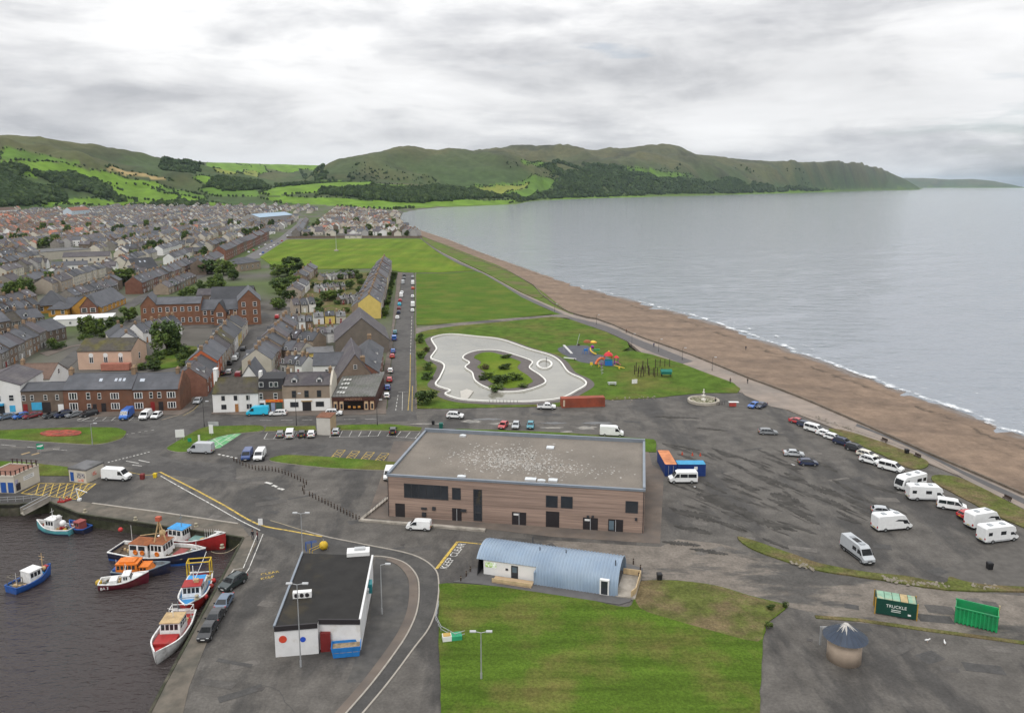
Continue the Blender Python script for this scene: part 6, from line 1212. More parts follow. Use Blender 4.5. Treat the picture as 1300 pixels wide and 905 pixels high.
cabin(t, -L*0.02, L*0.20, 2.8, 0.9, 2.9, bwhite, bred, 0.3, 2); MB().box(-L*0.24, -L*0.04, -1.5, 1.5, 0.9, 2.4).build('shelter_deck', bwhite, t); MB().box(-L*0.24, -L*0.04, -1.3, 1.3, 2.4, 2.46).build('shelter_roof', bsky, t); gantry(t, -L*0.44, -L*0.30, 3.4, 0.8, 4.2, byel, 0.10); mast(t, L*0.02, 2.9, 5.4, bwhite, 0.10, ((4.4,1.0),)); blob(t, (L*0.06,0.5,3.2), (0.6,0.7,0.5), btan, 'locker'); MB().tube((L*0.30,-1.6,1.9),(L*0.30,1.6,1.9),0.06).build('bow_beam', bgrey, t); ball(t, (-L*0.1,2.2,1.2), 0.4, bred, 'fender'); ball(t, (L*0.2,2.0,1.2), 0.4, bred, 'fender'); clutter(t, -L*0.45, -L*0.28, 2.4, 0.9, 6, (byel,bgrey,bdeck), 11)
t, L, st = boat('white boat with tan cabin roof and red foredeck at the bottom of the quay', (235,786), (200,842), 4.2, 1.3, bwhite, bwhite, bred, sheer=0.5, full=3.0)
cabin(t, -L*0.22, L*0.05, 2.8, 0.8, 2.8, bwhite, btan, 0.2, 3); MB().box(L*0.08, L*0.30, -1.4, 1.4, 0.9, 1.5).build('hatch', bred, t); clutter(t, -L*0.45, -L*0.26, 2.6, 0.8, 8, (bdeck,bwood,bgrey), 12); mast(t, -L*0.1, 2.8, 5.0, bwhite, 0.05, ((4.2,1.4),)); mast(t, -L*0.28, 0.9, 4.2, bgrey, 0.05); gantry(t, -L*0.46, -L*0.34, 3.0, 0.8, 2.6, bwhite, 0.05)
# mooring ropes and fender balls
def rope(label, a, b, sag, m=None):
    pts = [a.lerp(b, k/10)+Vector((0,0,-sag*4*(k/10)*(1-k/10))) for k in range(11)]; o = MB().path([p-a for p in pts], 0.05, 5).build('mooring_rope', m or cl('rope',(0.42,0.36,0.25),0.9), None, loc=a); return tag(o, label, 'rope')
rope('slack mooring rope from the red-hulled boat to the quay corner', G(268,700,-0.9), G(309,684,0.1), 1.2); rope('taut white mooring line from the trawler bow over the red boat', G(262,700,0.6), G(247,735,1.0), 0.1, bwhite)
for px, py, l in ((153,672,'red fender buoy hanging on the far quay wall'),(271,737,'red fender buoy between the red boat and the quay')):
    p = G(px, py, -1.0); tag(ball(None, (0,0,0), 0.42, cl('fender_red',(0.45,0.03,0.03)), 'fender_buoy'), l, 'buoy').location = p
# ================================================================== painted markings (children of the yard they lie on)
YARD = [o for o in COL.objects if o.name == 'harbour_yard'][0]
def mark(px, wd, m, z=0.030, name='painted_line'): return MB().slab(offs(GP(px), wd), z, z).build(name, m, YARD)
def area(px, m, z=0.024, name='painted_bay'): return MB().slab(GP(px), z, z).build(name, m, YARD)
def dashes(a, b, n, duty, wd, m, z=0.030):
    for k in range(n):
        f0, f1 = k/n, (k+duty)/n; mark([(a[0]+(b[0]-a[0])*f, a[1]+(b[1]-a[1])*f) for f in (f0, f1)], wd, m, z, 'lane_dash')
mark(spline([(204,604),(232,620),(270,641),(300,658),(330,673)],4), 0.22, white_l); mark(spline([(203,599),(245,620),(284,641),(327,665),(370,674),(409,681)],4), 0.38, yellow_l)
mark(spline([(100,592),(150,597),(186,603),(203,599)],4), 0.15, yellow_l)
mark([tuple(p) for p in loop_out[4:]], 0.16, mat('kerb_yellow',(0.30,0.255,0.17),0.85,0.2))
for pl_ in (loop_out[8:], loop_in[4:]): MB().slab(offs(GP([tuple(p) for p in pl_]), 0.22), 0, 0.11).build('kerb', kerbm, YARD)
MB().slab(offs(GP([tuple((p[0]-7, p[1])) for p in loop_in[8:]]), 1.3), 0, 0.09).build('footway', paving, YARD)
# yellow lattice box
hx4 = [(27,626),(50,613.5),(121.5,614),(97,633.5)]
def lerp2(a, b, f): return (a[0]+(b[0]-a[0])*f, a[1]+(b[1]-a[1])*f)
for i in range(4): mark([hx4[i], hx4[(i+1)%4]], 0.25, yellow_l)
for k in range(1, 9):
    f = k/9; mark([lerp2(hx4[0],hx4[3],f), lerp2(hx4[1],hx4[2],min(1,f+0.12))], 0.18, yellow_l, 0.032)
for k in range(0, 8):
    f = k/8; mark([lerp2(hx4[1],hx4[2],f), lerp2(hx4[0],hx4[3],min(1,f+0.26))], 0.18, yellow_l, 0.034)
# keep clear lettering, painted on the ground
def ground_text(txt, a, b, size, m, z=0.034):
    p = G(*a); return letters(YARD, txt, (p.x, p.y, z), size, m, heading(*a, *b), 'LEFT', True, 'painted_word')
mark([(554,722),(581,687.5)], 0.5, yellow_l); mark([(581,687.5),(612,690.5)], 0.3, yellow_l)
ground_text('KEEP CLEAR', (567,722.5), (591,691), 1.75, white_l); ground_text('CLEAR', (331,730.5), (354,726.5), 0.95, yellow_l, 0.04); ground_text('KEEP', (331,736), (352,732), 0.95, yellow_l, 0.04)
for pl in ([(327,677),(309,721),(297,723),(290,732)], [(334,678),(316,722),(311,729)]): mark(pl, 0.14, white_l, 0.056)
# bays
mark([(335,557.2),(386,556.6)], 0.12, white_l)
for k in range(5): x = 335+k*12.4; mark([(x,557.2),(x+4.5,549.5)], 0.12, white_l)
mark([(418.5,555),(480,553.6)], 0.12, white_l); mark([(491,553.5),(530,556.6)], 0.12, white_l)
for k in range(6): x = 418.5+k*12.2; mark([(x,555-k*0.25),(x+4,547.2-k*0.05)], 0.12, white_l)
for k in range(4): x = 491+k*12; mark([(x,553.5+k*0.9),(x+6,547+k*0.6)], 0.12, white_l)
for j in range(5):                                  # yellow hatched bays
    x = 420.5+j*18.5; y = 580.6+j*1.4; q = [(x,y),(x+8.5,y-9.8),(x+18,y-9.2),(x+9.8,y+0.9)]
    for i in range(4): mark([q[i], q[(i+1)%4]], 0.12, yellow_l)
    for f in (0.25,0.5,0.75): mark([lerp2(q[0],q[1],f), lerp2(q[3],q[2],max(0,f-0.25))], 0.12, yellow_l, 0.032)
    mark([q[0], q[2]], 0.12, yellow_l, 0.033)
# bays in front of the terrace
for k in range(6): x = 118+k*11.5; mark([(x,534),(x+6,529.5)], 0.12, white_l)
mark([(98,534.5),(190,533)], 0.10, white_l); mark([(98,533),(110,529)], 0.3, white_l); mark([(104,533.5),(114,530)], 0.3, white_l)
area([(265,560),(285,550.5),(306.5,550.5),(273,572.5)], green_l)
for f in (0.33, 0.66): mark([lerp2((265,560),(273,572.5),f), lerp2((285,550.5),(306.5,550.5),f)], 0.15, white_l, 0.032)
for f in (0.3, 0.7): mark([lerp2((265,560),(285,550.5),f), lerp2((273,572.5),(306.5,550.5),f)], 0.12, white_l, 0.033)
dashes((2,564.5),(100,573), 3, 0.55, 0.15, white_l); dashes((137,587),(192,573), 12, 0.5, 0.4, white_l); dashes((150,553),(200,545), 6, 0.5, 0.15, white_l)
mark([(250,512),(240,521),(226,527),(205,533)], 0.2, mat('kerb_tan',(0.36,0.29,0.2),0.9)); mark([(254,512),(246,520),(232,528)], 0.1, yellow_l)
dashes((330,533.5),(490,531.8), 6, 0.55, 0.14, white_l); dashes((277,576.5),(303,582), 5, 0.6, 0.5, white_l)
for a_, b_ in (((160,585),(176,588)),((176,584),(190,587)),((168,590),(180,591.5))): mark([a_, b_], 0.25, white_l)
for a_, b_ in (((337,612),(345,614)),((346,616),(352,618)),((353,619.5),(360,621.5))): mark([a_, b_], 0.7, white_l)
for a_, b_ in (((27,577),(38,574)),((40,577.5),(50,575))): mark([a_, b_], 0.7, mat('worn_buff',(0.30,0.22,0.12),0.9))
# shore street
dashes((502.3,521),(505.6,499.5), 5, 0.6, 0.16, white_l); mark([(510.5,521),(511.2,497.5)], 0.12, white_l); mark([(505.5,497.5),(518,497.2)], 0.14, white_l)
mark([(486.5,523.5),(489.5,508.5)], 0.18, yellow_l); mark([(518,521),(520.4,490),(521,450)], 0.18, yellow_l); mark([(523,522),(523.6,490)], 0.14, yellow_l)
dashes((521,450),(523,400), 12, 0.6, 0.2, mat('kerb_pale',(0.42,0.40,0.36),0.9))
# puddles: damp silt patches on the tarmac behind the hall
silt = mat('pale_silt', (0.24,0.225,0.20), 0.7, 0.2, 1.0, 6, (0.15,0.145,0.135), 0.6); wet = mat('puddle', (0.045,0.045,0.047), 0.08, 0.2, 0.6, 5, spec=0.6)
rs = random.Random(8)
def patch(px, py, rx, ry, m, z, seed):
    r = random.Random(seed); n = 16; pts = [(px+rx*r.uniform(0.6,1.15)*math.cos(6.283*k/n), py+ry*r.uniform(0.6,1.15)*math.sin(6.283*k/n)) for k in range(n)]
    return MB().slab(GP(spline(pts, 3, True)), z, z).build('silt_patch' if m is silt else 'puddle', m, YARD)
for k, (x, y, rx, ry, m) in enumerate(((600,535,14,2.2,silt),(640,538,22,1.6,silt),(700,543,16,1.5,silt),(745,543,14,2.4,silt),(720,548,10,1.2,silt),(705,537,18,1.4,wet),(620,532,18,1.3,wet),(760,537,22,1.6,wet),(540,538,26,1.0,silt))): patch(x, y, rx, ry, m, 0.026+0.002*(k%3), 40+k)
damp = mat('damp_tarmac', (0.047,0.044,0.040), 0.8, 0.35, 0.5, 9, (0.062,0.058,0.053), 0.4, 0.45, 0.6, spec=0.15)
for k in range(90):                                  # damp streaks drying across the big car park
    x, y = rs.uniform(860,1130), rs.uniform(565,690)
    if y > 690-(1130-x)*0.1 or y < 560+(x-1000)*0.25: continue
    l = rs.uniform(6,30); sl = rs.uniform(0.28,0.5); n = 13; w0 = rs.uniform(0.6,2.8)
    up = [(x-l+2*l*i/n, y+(-l+2*l*i/n)*sl-w0*math.sin(math.pi*i/n)*rs.uniform(0.4,1.2)) for i in range(n+1)]; dn = [(x-l+2*l*i/n, y+(-l+2*l*i/n)*sl+w0*math.sin(math.pi*i/n)*rs.uniform(0.4,1.2)) for i in range(n, -1, -1)]
    MB().slab(GP(up[1:-1]+dn[1:-1]), 0.014+0.0004*k, 0.014+0.0004*k).build('damp_streak', damp, YARD)
def ragged(x, y, l, w0, sl, seed, z):                 # a drying patch with frayed, streaky edges
    r = random.Random(seed); n = 34; up, dn = [], []
    for i in range(n+1):
        f = i/n; e = math.sin(math.pi*f)**0.6; up.append((x-l+2*l*f, y+(2*f-1)*l*sl-w0*e*r.uniform(0.35,1.3))); dn.append((x-l+2*l*f, y+(2*f-1)*l*sl+w0*e*r.uniform(0.35,1.3)))
    MB().slab(GP(up[1:-1]+dn[1:-1][::-1]), z, z).build('damp_patch', damp, YARD)
for k, (x, y, l, w0, sl) in enumerate(((925,642,34,5,0.34),(888,655,26,4,0.3),(962,660,30,5,0.4),(1000,634,24,5,0.32),(1043,622,20,3.5,0.4),(1062,640,18,3,0.45),(985,612,26,3,0.36),(940,615,26,3,0.3),(1020,655,22,3,0.5),(905,632,22,3.5,0.25),(1010,606,16,2.5,0.4),(1075,655,14,2,0.5),(880,672,26,3,0.2),(930,668,20,2.6,0.35),(865,690,26,3,0.1),(900,700,26,2.6,0.15),(1085,630,12,2,0.4),(955,586,24,1.6,0.36),(920,575,18,1.4,0.36),(870,568,20,1.2,0.2),(985,690,18,2,0.4),(860,530,30,1.2,0.05),(905,545,22,1.0,0.1))): ragged(x, y, l, w0, sl, 300+k, 0.052+0.0008*k)

# tar repairs, cracks, covers and drains
rp = random.Random(61); tones = [mat(f'repair_{i}', c_, 0.88, 0.2, 0.8, 9, fine=(3.0, 0.2)) for i, c_ in enumerate(((0.062,0.060,0.058),(0.112,0.103,0.094),(0.078,0.073,0.068)))]
spots_ = [(rp.uniform(215,480), rp.uniform(600,690)) for _ in range(26)]+[(rp.uniform(850,1230), rp.uniform(520,735)) for _ in range(46)]+[(rp.uniform(480,830), rp.uniform(684,700)) for _ in range(8)]+[(rp.uniform(540,860), rp.uniform(522,545)) for _ in range(16)]+[(rp.uniform(270,345), rp.uniform(690,880)) for _ in range(14)]+[(rp.uniform(20,480), rp.uniform(566,584)) for _ in range(12)]+[(rp.uniform(1010,1290), rp.uniform(760,860)) for _ in range(18)]
gx_ = [GP(q_) for q_ in (HARBOUR, ISLAND)]
for k, (x, y) in enumerate(spots_):
    p = G(x, y)
    if any(inside(q_, p.x, p.y) for q_ in gx_) or (x > 1000 and y < 500+(x-985)*0.43+20): continue
    a = rp.choice((hrz, hrz+0.6, -0.3))+rp.uniform(-0.1,0.1); zz = 0.0162+0.00021*(k%60)
    if k % 3 == 0 or k % 9 in (2, 5, 7):                                   # a ragged repair
        l, w2 = rp.uniform(1.2,6), rp.uniform(0.7,2.4); MB().slab([(p.x+math.cos(a)*u-math.sin(a)*v, p.y+math.sin(a)*u+math.cos(a)*v) for u, v in ((-l/2,-w2/2),(0,-w2/2+rp.uniform(-0.1,0.1)),(l/2,-w2/2),(l/2,w2/2),(0,w2/2+rp.uniform(-0.15,0.15)),(-l/2,w2/2))], zz, zz).build('tar_repair', rp.choice(tones), YARD)
    elif k % 9 == 1:                                 # a wandering crack sealed with bitumen
        q_ = [(p.x, p.y)]; aa = a
        for _ in range(rp.randint(6,16)): aa += rp.uniform(-0.5,0.5); q_.append((q_[-1][0]+math.cos(aa)*1.3, q_[-1][1]+math.sin(aa)*1.3))
        MB().slab(offs(q_, rp.uniform(0.05,0.09)), zz, zz).build('tar_crack', mat('bitumen',(0.052,0.051,0.05),0.7,0.2), YARD)
    elif k % 9 == 4: MB().cbox((p.x,p.y,zz),(0.75,0.75,0.012),a).build('drain_cover', mat('iron_cover',(0.05,0.045,0.042),0.6,0.3,3.0), YARD)
# ================================================================== street furniture
post_d = mat('dark_post', (0.045,0.030,0.024), 0.8, 0.2, 2.0); galv = mat('galvanised', (0.34,0.35,0.36), 0.45, 0.1, metal=0.3); pole_d = mat('pole_dark', (0.045,0.043,0.045), 0.6)
BOLL = MB().lathe([(0.11,-0.1),(0.11,0.9),(0.085,0.98),(0.02,1.0)], 8).mesh('post', post_d); BCAP = MB().lathe([(0.118,0.72),(0.118,0.80)], 8).mesh('band', mat('bollard_band',(0.28,0.25,0.2),0.7))
def bollard(p, label, group):
    t = thing('bollard', label, 'bollard', p, 0, group); link('post', BOLL, t); link('band', BCAP, t)
b1 = resample(spline([(297,585),(309,591),(325,596.5),(340,597),(356,600),(372,606),(389,615)],4), 24); b2 = resample([(389,615),(384,622),(386,627)], 4)[1:]; b3 = resample([(393,629.5),(456,661)], 17)
for k, p in enumerate(b1): bollard(G(p.x, p.y), f'dark wooden bollard, {ORD[k]} from the parked vans in the bollard line', 'bollards across the yard')
for k, p in enumerate(b2): bollard(G(p.x, p.y), f'dark wooden bollard, {ORD[k]} round the bend of the bollard line', 'bollards across the yard')
for k, p in enumerate(b3): bollard(G(p.x, p.y), f'dark wooden bollard, {ORD[k]} from the bend towards the kerb wall', 'bollards across the yard')
for k, (x, y) in enumerate(((585,738),(592,732),(597,726),(804,716),(813,724),(811,734))): bollard(G(x, y), f'short dark post, {ORD[k]} around the barrel-roofed building', 'posts round the barrel building')
def lamp(px, yb, yt, label, heads=2, m=galv, r=0.09):
    p = G(px, yb); h = ht(px, yb, yt); t = thing('street_lamp', label, 'street lamp', p, 0, 'street lamps')
    MB().tube((0,0,0),(0,0,h),r,r*0.6,8).build('pole', m, t); MB().tube((0,0,0),(0,0,0.9),r*1.5,r*1.4,8).build('base', m, t)
    for s in ((-1,1) if heads == 2 else (1,)):
        MB().tube((0,0,h),(s*0.75,0.1,h+0.12),0.045).build('arm', m, t); MB().cbox((s*1.0,0.12,h+0.12),(0.75,0.32,0.16)).build('lamp_head', grey_m, t)
    return t
lamp(384.5,706,652,'tall grey twin-headed lamp at the far corner of the black-roofed building'); lamp(382,846,742,'tall grey twin-headed lamp in front of the black-roofed building'); lamp(485,779,717,'slim single-headed lamp in the yard right of the black-roofed building',1); lamp(611,862,803,'twin-headed lamp standing in the lawn at the bottom')
lamp(259.5,542,510,'dark lamp post at the mouth of the terrace street',1,pole_d); lamp(376.5,540,500,'dark lamp post in front of the pub',1,pole_d); lamp(479,540,508,'dark lamp post in front of the arcade corner',1,pole_d); lamp(117.5,565,538,'grey lamp post on the flower-bed roundabout',1)
for k, (x, yb, yt) in enumerate(((802,441,424),(836,447,431),(866,457,442),(904,471,454),(757,412,400),(704,396,386))): lamp(x, yb, yt, f'thin promenade lamp, {ORD[k]} along the beach wall', 1, pole_d, 0.07)
def sign(px, yb, yt, w_, h_, col, label, rz=0.0, two=False, words=None):
    p = G(px, yb); h = ht(px, yb, yt); t = thing('road_sign', label, 'sign', p, rz)
    for s in ((-1, 1) if two else (0,)): MB().tube((s*w_*0.4,0,0),(s*w_*0.4,0,h),0.045).build('post', galv, t)
    MB().box(-w_/2, w_/2, -0.06, -0.02, h-h_, h).build('board', col, t)
    return t
t = sign(52,577,563,1.6,1.3,mat('sign_green',(0.01,0.22,0.12),0.5),'green and white direction sign beside the road near the roundabout'); h = ht(52,577,563); MB().add([(-0.7,-0.065,h-0.75),(0.2,-0.065,h-0.75),(0.7,-0.065,h-0.45),(0.7,-0.065,h-0.2),(-0.7,-0.065,h-0.5)],[(0,1,2,3,4)]).build('arrow', frame_w, t)
sign(229,560,545,2.0,1.9,frame_w,'pair of white banner signs on the grass corner', 0.2, True); sign(268.5,553,539,1.0,2.2,frame_w,'white charging-point sign beside the green bays'); sign(271,541,535,2.6,1.1,mat('board_grey',(0.35,0.36,0.37),0.6),'grey information board behind the green bays',0,True); sign(241,562,556,0.9,0.9,MATS['sign_green'],'small green sign above the silver van')
sign(331,669,658,0.8,1.2,frame_w,'white box sign beside the yellow quay line'); sign(253,560,552,0.5,1.4,frame_w,'slim white post sign on the grass by the silver van')
def bin_(px, py, s, label, m=None):
    p = G(px, py); t = thing('litter_bin', label, 'bin', p, 0, 'bins'); mm = m or mat('bin_black',(0.014,0.014,0.016),0.5); MB().loft([[(-0.38*s,-0.38*s,0.0),(0.38*s,-0.38*s,0),(0.38*s,0.38*s,0),(-0.38*s,0.38*s,0)],[(-0.45*s,-0.45*s,1.15*s),(0.45*s,-0.45*s,1.15*s),(0.45*s,0.45*s,1.15*s),(-0.45*s,0.45*s,1.15*s)]]).build('body', mm, t); MB().loft([[(-0.48*s,-0.48*s,1.15*s),(0.48*s,-0.48*s,1.15*s),(0.48*s,0.48*s,1.15*s),(-0.48*s,0.48*s,1.15*s)],[(-0.35*s,-0.35*s,1.3*s),(0.35*s,-0.35*s,1.3*s),(0.35*s,0.35*s,1.3*s),(-0.35*s,0.35*s,1.3*s)]]).build('lid', mm, t)
bin_(837,736,0.9,'black bin between the barrel building and the track'); bin_(1256,722,0.9,'black bin alone on the right-hand tarmac corner'); bin_(1151,576,0.9,'black bin on the promenade beside the grass'); bin_(550,538.5,0.8,'black bin at the edge of the pond-side tarmac'); bin_(334,585,0.7,'black bin by the two parked vans'); bin_(560,543.5,1.1,'green bin at the hall corner', mat('bin_green',(0.01,0.10,0.08),0.5)); bin_(838,585,1.0,'teal and black bin pair by the orange-roofed container', mat('bin_teal',(0.02,0.20,0.20),0.5))
bin_(181,608,0.9,'dark red crate beside the long white van', mat('crate_red',(0.15,0.02,0.02),0.6)); bin_(197,606,0.75,'small yellow grit box beside the quay road', mat('grit_yellow',(0.55,0.40,0.02),0.5))
def bench(px, py, ax, ay, label):
    t = thing('park_bench', label, 'bench', G(px, py), heading(px, py, px+ax, py+ay), 'promenade benches'); wd = mat('bench_wood',(0.05,0.035,0.028),0.8)
    MB().box(-0.9,0.9,-0.25,0.25,0.42,0.48).build('seat', wd, t); MB().box(-0.9,0.9,0.22,0.28,0.5,0.95).build('backrest', wd, t)
    for x in (-0.7,0.7):
        for y in (-0.18,0.2): MB().box(x-0.04,x+0.04,y-0.04,y+0.04,0,0.42).build('leg', wd, t)
bench(1122,561,20,8,'dark bench beside the first beach verge'); bench(1164,581,20,9,'dark bench at the end of the first beach verge'); bench(1278,635,20,9.5,'dark bench beside the second beach verge')
# containers and skips
def container(Apx, Bpx, d, label, m, roof, h=2.6, ribs=20, z=0.02):
    A, B = G(*Apx), G(*Bpx); L = (B-A).length; t = thing('shipping_container', label, 'container', ((A.x+B.x)/2, (A.y+B.y)/2, z), math.atan2(B.y-A.y, B.x-A.x))
    MB().box(-L/2,L/2,0.05,d-0.05,0.1,h-0.05).build('body', m, t); MB().box(-L/2,L/2,0,d,h-0.05,h).build('roof', roof, t)
    for x in (-L/2+0.07, L/2-0.07):
        for y in (0.07, d-0.07): MB().box(x-0.08,x+0.08,y-0.08,y+0.08,0,h+0.01).build('corner_post', m, t)
    for k in range(ribs): x = -L/2+L*(k+0.5)/ribs; MB().box(x-L/ribs*0.25,x+L/ribs*0.25,0.0,0.06,0.15,h-0.15).build('rib', m, t)
    for s in (-1,1): MB().box(-L/2,L/2,(0.0 if s < 0 else d-0.1),(0.1 if s < 0 else d),0.02,0.15).build('bottom_rail', m, t)
    return t, L
cont_r = mat('container_red',(0.27,0.065,0.035),0.7,0.2,0.8,6,(0.18,0.05,0.03),0.4); cont_b = mat('container_blue',(0.012,0.035,0.155),0.6,0.15,0.8)
t, L = container((713,518),(768,516.3), 2.5, 'long rust-red shipping container at the edge of the park', cont_r, cont_r, 2.6, 26); MB().box(-L/2+0.4,-L/2+0.9,-0.02,0.0,0.4,2.2).build('door_panel', mat('door_cream',(0.5,0.4,0.3),0.6), t)
t, L = container((860,604.5),(895.5,604.5), 2.5, 'blue shipping container with bright blue roof behind the minibus', cont_b, mat('roof_blue',(0.04,0.26,0.46),0.6,0.15,1.0), 2.6, 14); MB().box(L/2-2.4,L/2-1.7,-0.03,0.0,1.4,2.1).build('sign_plate', frame_w, t)
t, L = container((844,604.5),(859,604.5), 9.0, 'blue shipping container with a faded orange roof, standing end-on', cont_b, mat('roof_orange',(0.50,0.20,0.09),0.8,0.25,0.7,6,(0.40,0.15,0.07),0.5), 2.6, 5)
for s in (-1,1): MB().box(s*0.5-0.04,s*0.5+0.04,-0.06,0.0,0.3,2.3).build('lock_bar', galv, t)
for k, (x, y) in enumerate(((866,577),(879,578),(889,578.5))):
    tag(MB().loft([[(0.28*math.cos(a),0.28*math.sin(a),0) for a in (0,1.57,3.14,4.71)],[(0.22*math.cos(a),0.22*math.sin(a),0.05) for a in (0,1.57,3.14,4.71)],[(0.04*math.cos(a),0.04*math.sin(a),0.75) for a in (0,1.57,3.14,4.71)]]).build('traffic_cone', mat('cone_red',(0.42,0.06,0.03),0.6), None, loc=G(x,y,0.02)), f'small red cone, {ORD[k]} behind the blue container', 'cone', 'cones behind the container')
A, B = G(1111,779), G(1163,788); t = thing('skip_container', 'dark green open skip container with white lettering and yellow end frames', 'skip', ((A.x+B.x)/2,(A.y+B.y)/2,0.02), math.atan2(B.y-A.y,B.x-A.x)); L = (B-A).length
dgr = mat('skip_dark_green',(0.008,0.050,0.036),0.5,0.15,0.8); pgr = mat('skip_pale_green',(0.20,0.34,0.25),0.7,0.2,0.8,5,(0.35,0.33,0.22),0.6)
for q in ((-L/2,L/2,0,0.1),(-L/2,L/2,2.4,2.5),(-L/2,-L/2+0.1,0.1,2.4),(L/2-0.1,L/2,0.1,2.4)): MB().box(q[0],q[1],q[2],q[3],0.15,2.4).build('side', dgr, t)
for k in range(5): MB().cbox((-L/2+0.6+k*(L-1.2)/4,1.25,2.42),((L-1.3)/4-0.04,2.35,0.07)).build('roof_panel', pgr if k != 3 else mat('rust_panel',(0.36,0.28,0.15),0.8,0.3,1.0), t)
for x in (-L/2-0.06, L/2+0.06): MB().box(x-0.07,x+0.07,-0.05,0.12,0,2.5).build('end_frame', mat('frame_ochre',(0.34,0.20,0.03),0.7,0.2), t); MB().box(x-0.07,x+0.07,2.4,2.55,0,2.5).build('end_frame', MATS['frame_ochre'], t)
letters(t, 'TRUCKLE', (0,-0.02,1.35), 0.62, mat('letter_white',(0.62,0.66,0.62),0.6))
for z_ in (1.0,0.75): MB().box(-0.6,0.6,-0.02,0.0,z_,z_+0.09).build('lettering', MATS['letter_white'], t)
MB().box(L/2-1.1,L/2-0.7,-0.03,0.0,0.5,0.75).build('label_plate', frame_w, t)
A, B = G(1211,790), G(1266,803.5); t = thing('skip_container', 'bright green ribbed open skip container', 'skip', ((A.x+B.x)/2,(A.y+B.y)/2,0.02), math.atan2(B.y-A.y,B.x-A.x)); L = (B-A).length
bgr = mat('skip_bright_green',(0.012,0.26,0.085),0.5,0.2,1.0,6,(0.02,0.17,0.07),0.5); inn = mat('skip_inside',(0.13,0.14,0.13),0.8,0.25,1.0)
for q in ((-L/2,L/2,0,0.1),(-L/2,L/2,2.4,2.5),(-L/2,-L/2+0.1,0.1,2.4),(L/2-0.1,L/2,0.1,2.4)): MB().box(q[0],q[1],q[2],q[3],0.15,2.3).build('side', bgr, t)
MB().box(-L/2+0.1,L/2-0.1,0.1,2.4,0.3,1.3).build('load', inn, t)
for k in range(11): x = -L/2+0.15+k*(L-0.3)/10; MB().box(x-0.11,x+0.11,-0.16,0.0,0.1,2.32).build('rib', bgr, t); MB().box(x-0.09,x+0.09,2.5,2.6,0.1,2.3).build('rib', bgr, t)
for z_ in (2.3,): MB().box(-L/2-0.05,L/2+0.05,-0.18,0.02,z_,z_+0.14).build('top_rail', bgr, t); MB().box(-L/2-0.05,L/2+0.05,2.46,2.64,z_,z_+0.14).build('top_rail', bgr, t)
MB().box(L/2,L/2+0.12,2.2,2.45,0.4,2.9).build('end_frame', mat('frame_tan',(0.4,0.33,0.16),0.7), t)
# round slate-roofed kiosk at the bottom
p = G(1071,836); t = thing('round_kiosk', 'small round kiosk with a dark conical roof streaked white at its tip', 'kiosk', (p.x,p.y,0)); kz = ht(1071,836,806)
MB().lathe([(2.1,-0.2),(2.1,kz)],20).build('wall', mat('kiosk_wall',(0.35,0.28,0.22),0.8,0.1), t, True)
ksl = mat('kiosk_slate',(0.030,0.042,0.065),0.45,0.2,1.0)
for k in range(20):
    a0, a1 = 6.2832*k/20, 6.2832*(k+1)/20-0.01; pr = [(2.75,kz-0.15),(1.5,kz+0.75),(0.3,kz+1.55)]
    v = [(r*math.cos(a), r*math.sin(a), z_) for r, z_ in pr for a in (a0, a1)]; MB().add(v, [(0,1,3,2),(2,3,5,4)]).build('roof_segment', ksl, t)
rs = random.Random(4)
mb = MB()
for k in range(26):
    a = rs.uniform(0,6.28); l = rs.uniform(0.25,0.95); w0 = rs.uniform(0.03,0.09); q = []
    for f, w1 in ((0,0.06),(0.5,w0),(1,0.02)):
        r = 0.3+f*l*1.3; z_ = kz+1.55-(r-0.3)*0.66+0.02
        for s in (-1,1): q.append((r*math.cos(a+s*w1/max(r,0.3)), r*math.sin(a+s*w1/max(r,0.3)), z_))
    mb.add(q, [(0,1,3,2),(2,3,5,4)])
o = mb.build('lime_streak', MATS['gull_lime'], t); o['kind'] = 'stuff'; MB().lathe([(0.4,kz+1.5),(0.3,kz+1.62),(0.05,kz+1.7)],10).build('finial', MATS['gull_lime'], t)
p = G(1041,818); tg = thing('gate_post', 'tall grey gate post beside the round kiosk', 'post', p); MB().box(-0.1,0.1,-0.1,0.1,0,ht(1041,818,795)).build('post', galv, tg); MB().box(0,0.8,-0.05,0.05,ht(1041,818,795)-0.35,ht(1041,818,795)).build('sign_plate', grey_m, tg)
for k, (x, y) in enumerate(((1177,815),(1199,818),(1007,592),(882,620))):
    p = G(x, y); t = thing('gull', f'white gull standing on the ground, {("left of the pair near the green skip","right of the pair near the green skip","near the navy hatchback","by the white minibus")[k]}', 'bird', p, k*1.3)
    MB().loft([[(x_, r*math.cos(a)*0.8, 0.32+z_+r*math.sin(a)) for a in [6.283*i/8 for i in range(8)]] for x_, r, z_ in ((-0.34,0.02,-0.02),(-0.2,0.08,0.0),(0.0,0.13,0.02),(0.16,0.10,0.06),(0.24,0.07,0.15),(0.32,0.075,0.20),(0.38,0.03,0.19),(0.46,0.01,0.17))]).build('body', frame_w, t, True)
    for s in (-1,1): MB().tube((0.02,s*0.05,0),(0.02,s*0.05,0.25),0.015).build('leg', mat('gull_leg',(0.5,0.3,0.2),0.7), t); MB().add([(0.12,s*0.11,0.42),(-0.1,s*0.14,0.44),(-0.42,s*0.05,0.32),(-0.1,s*0.13,0.30)],[(0,1,2,3)]).build('wing', grey_m, t)
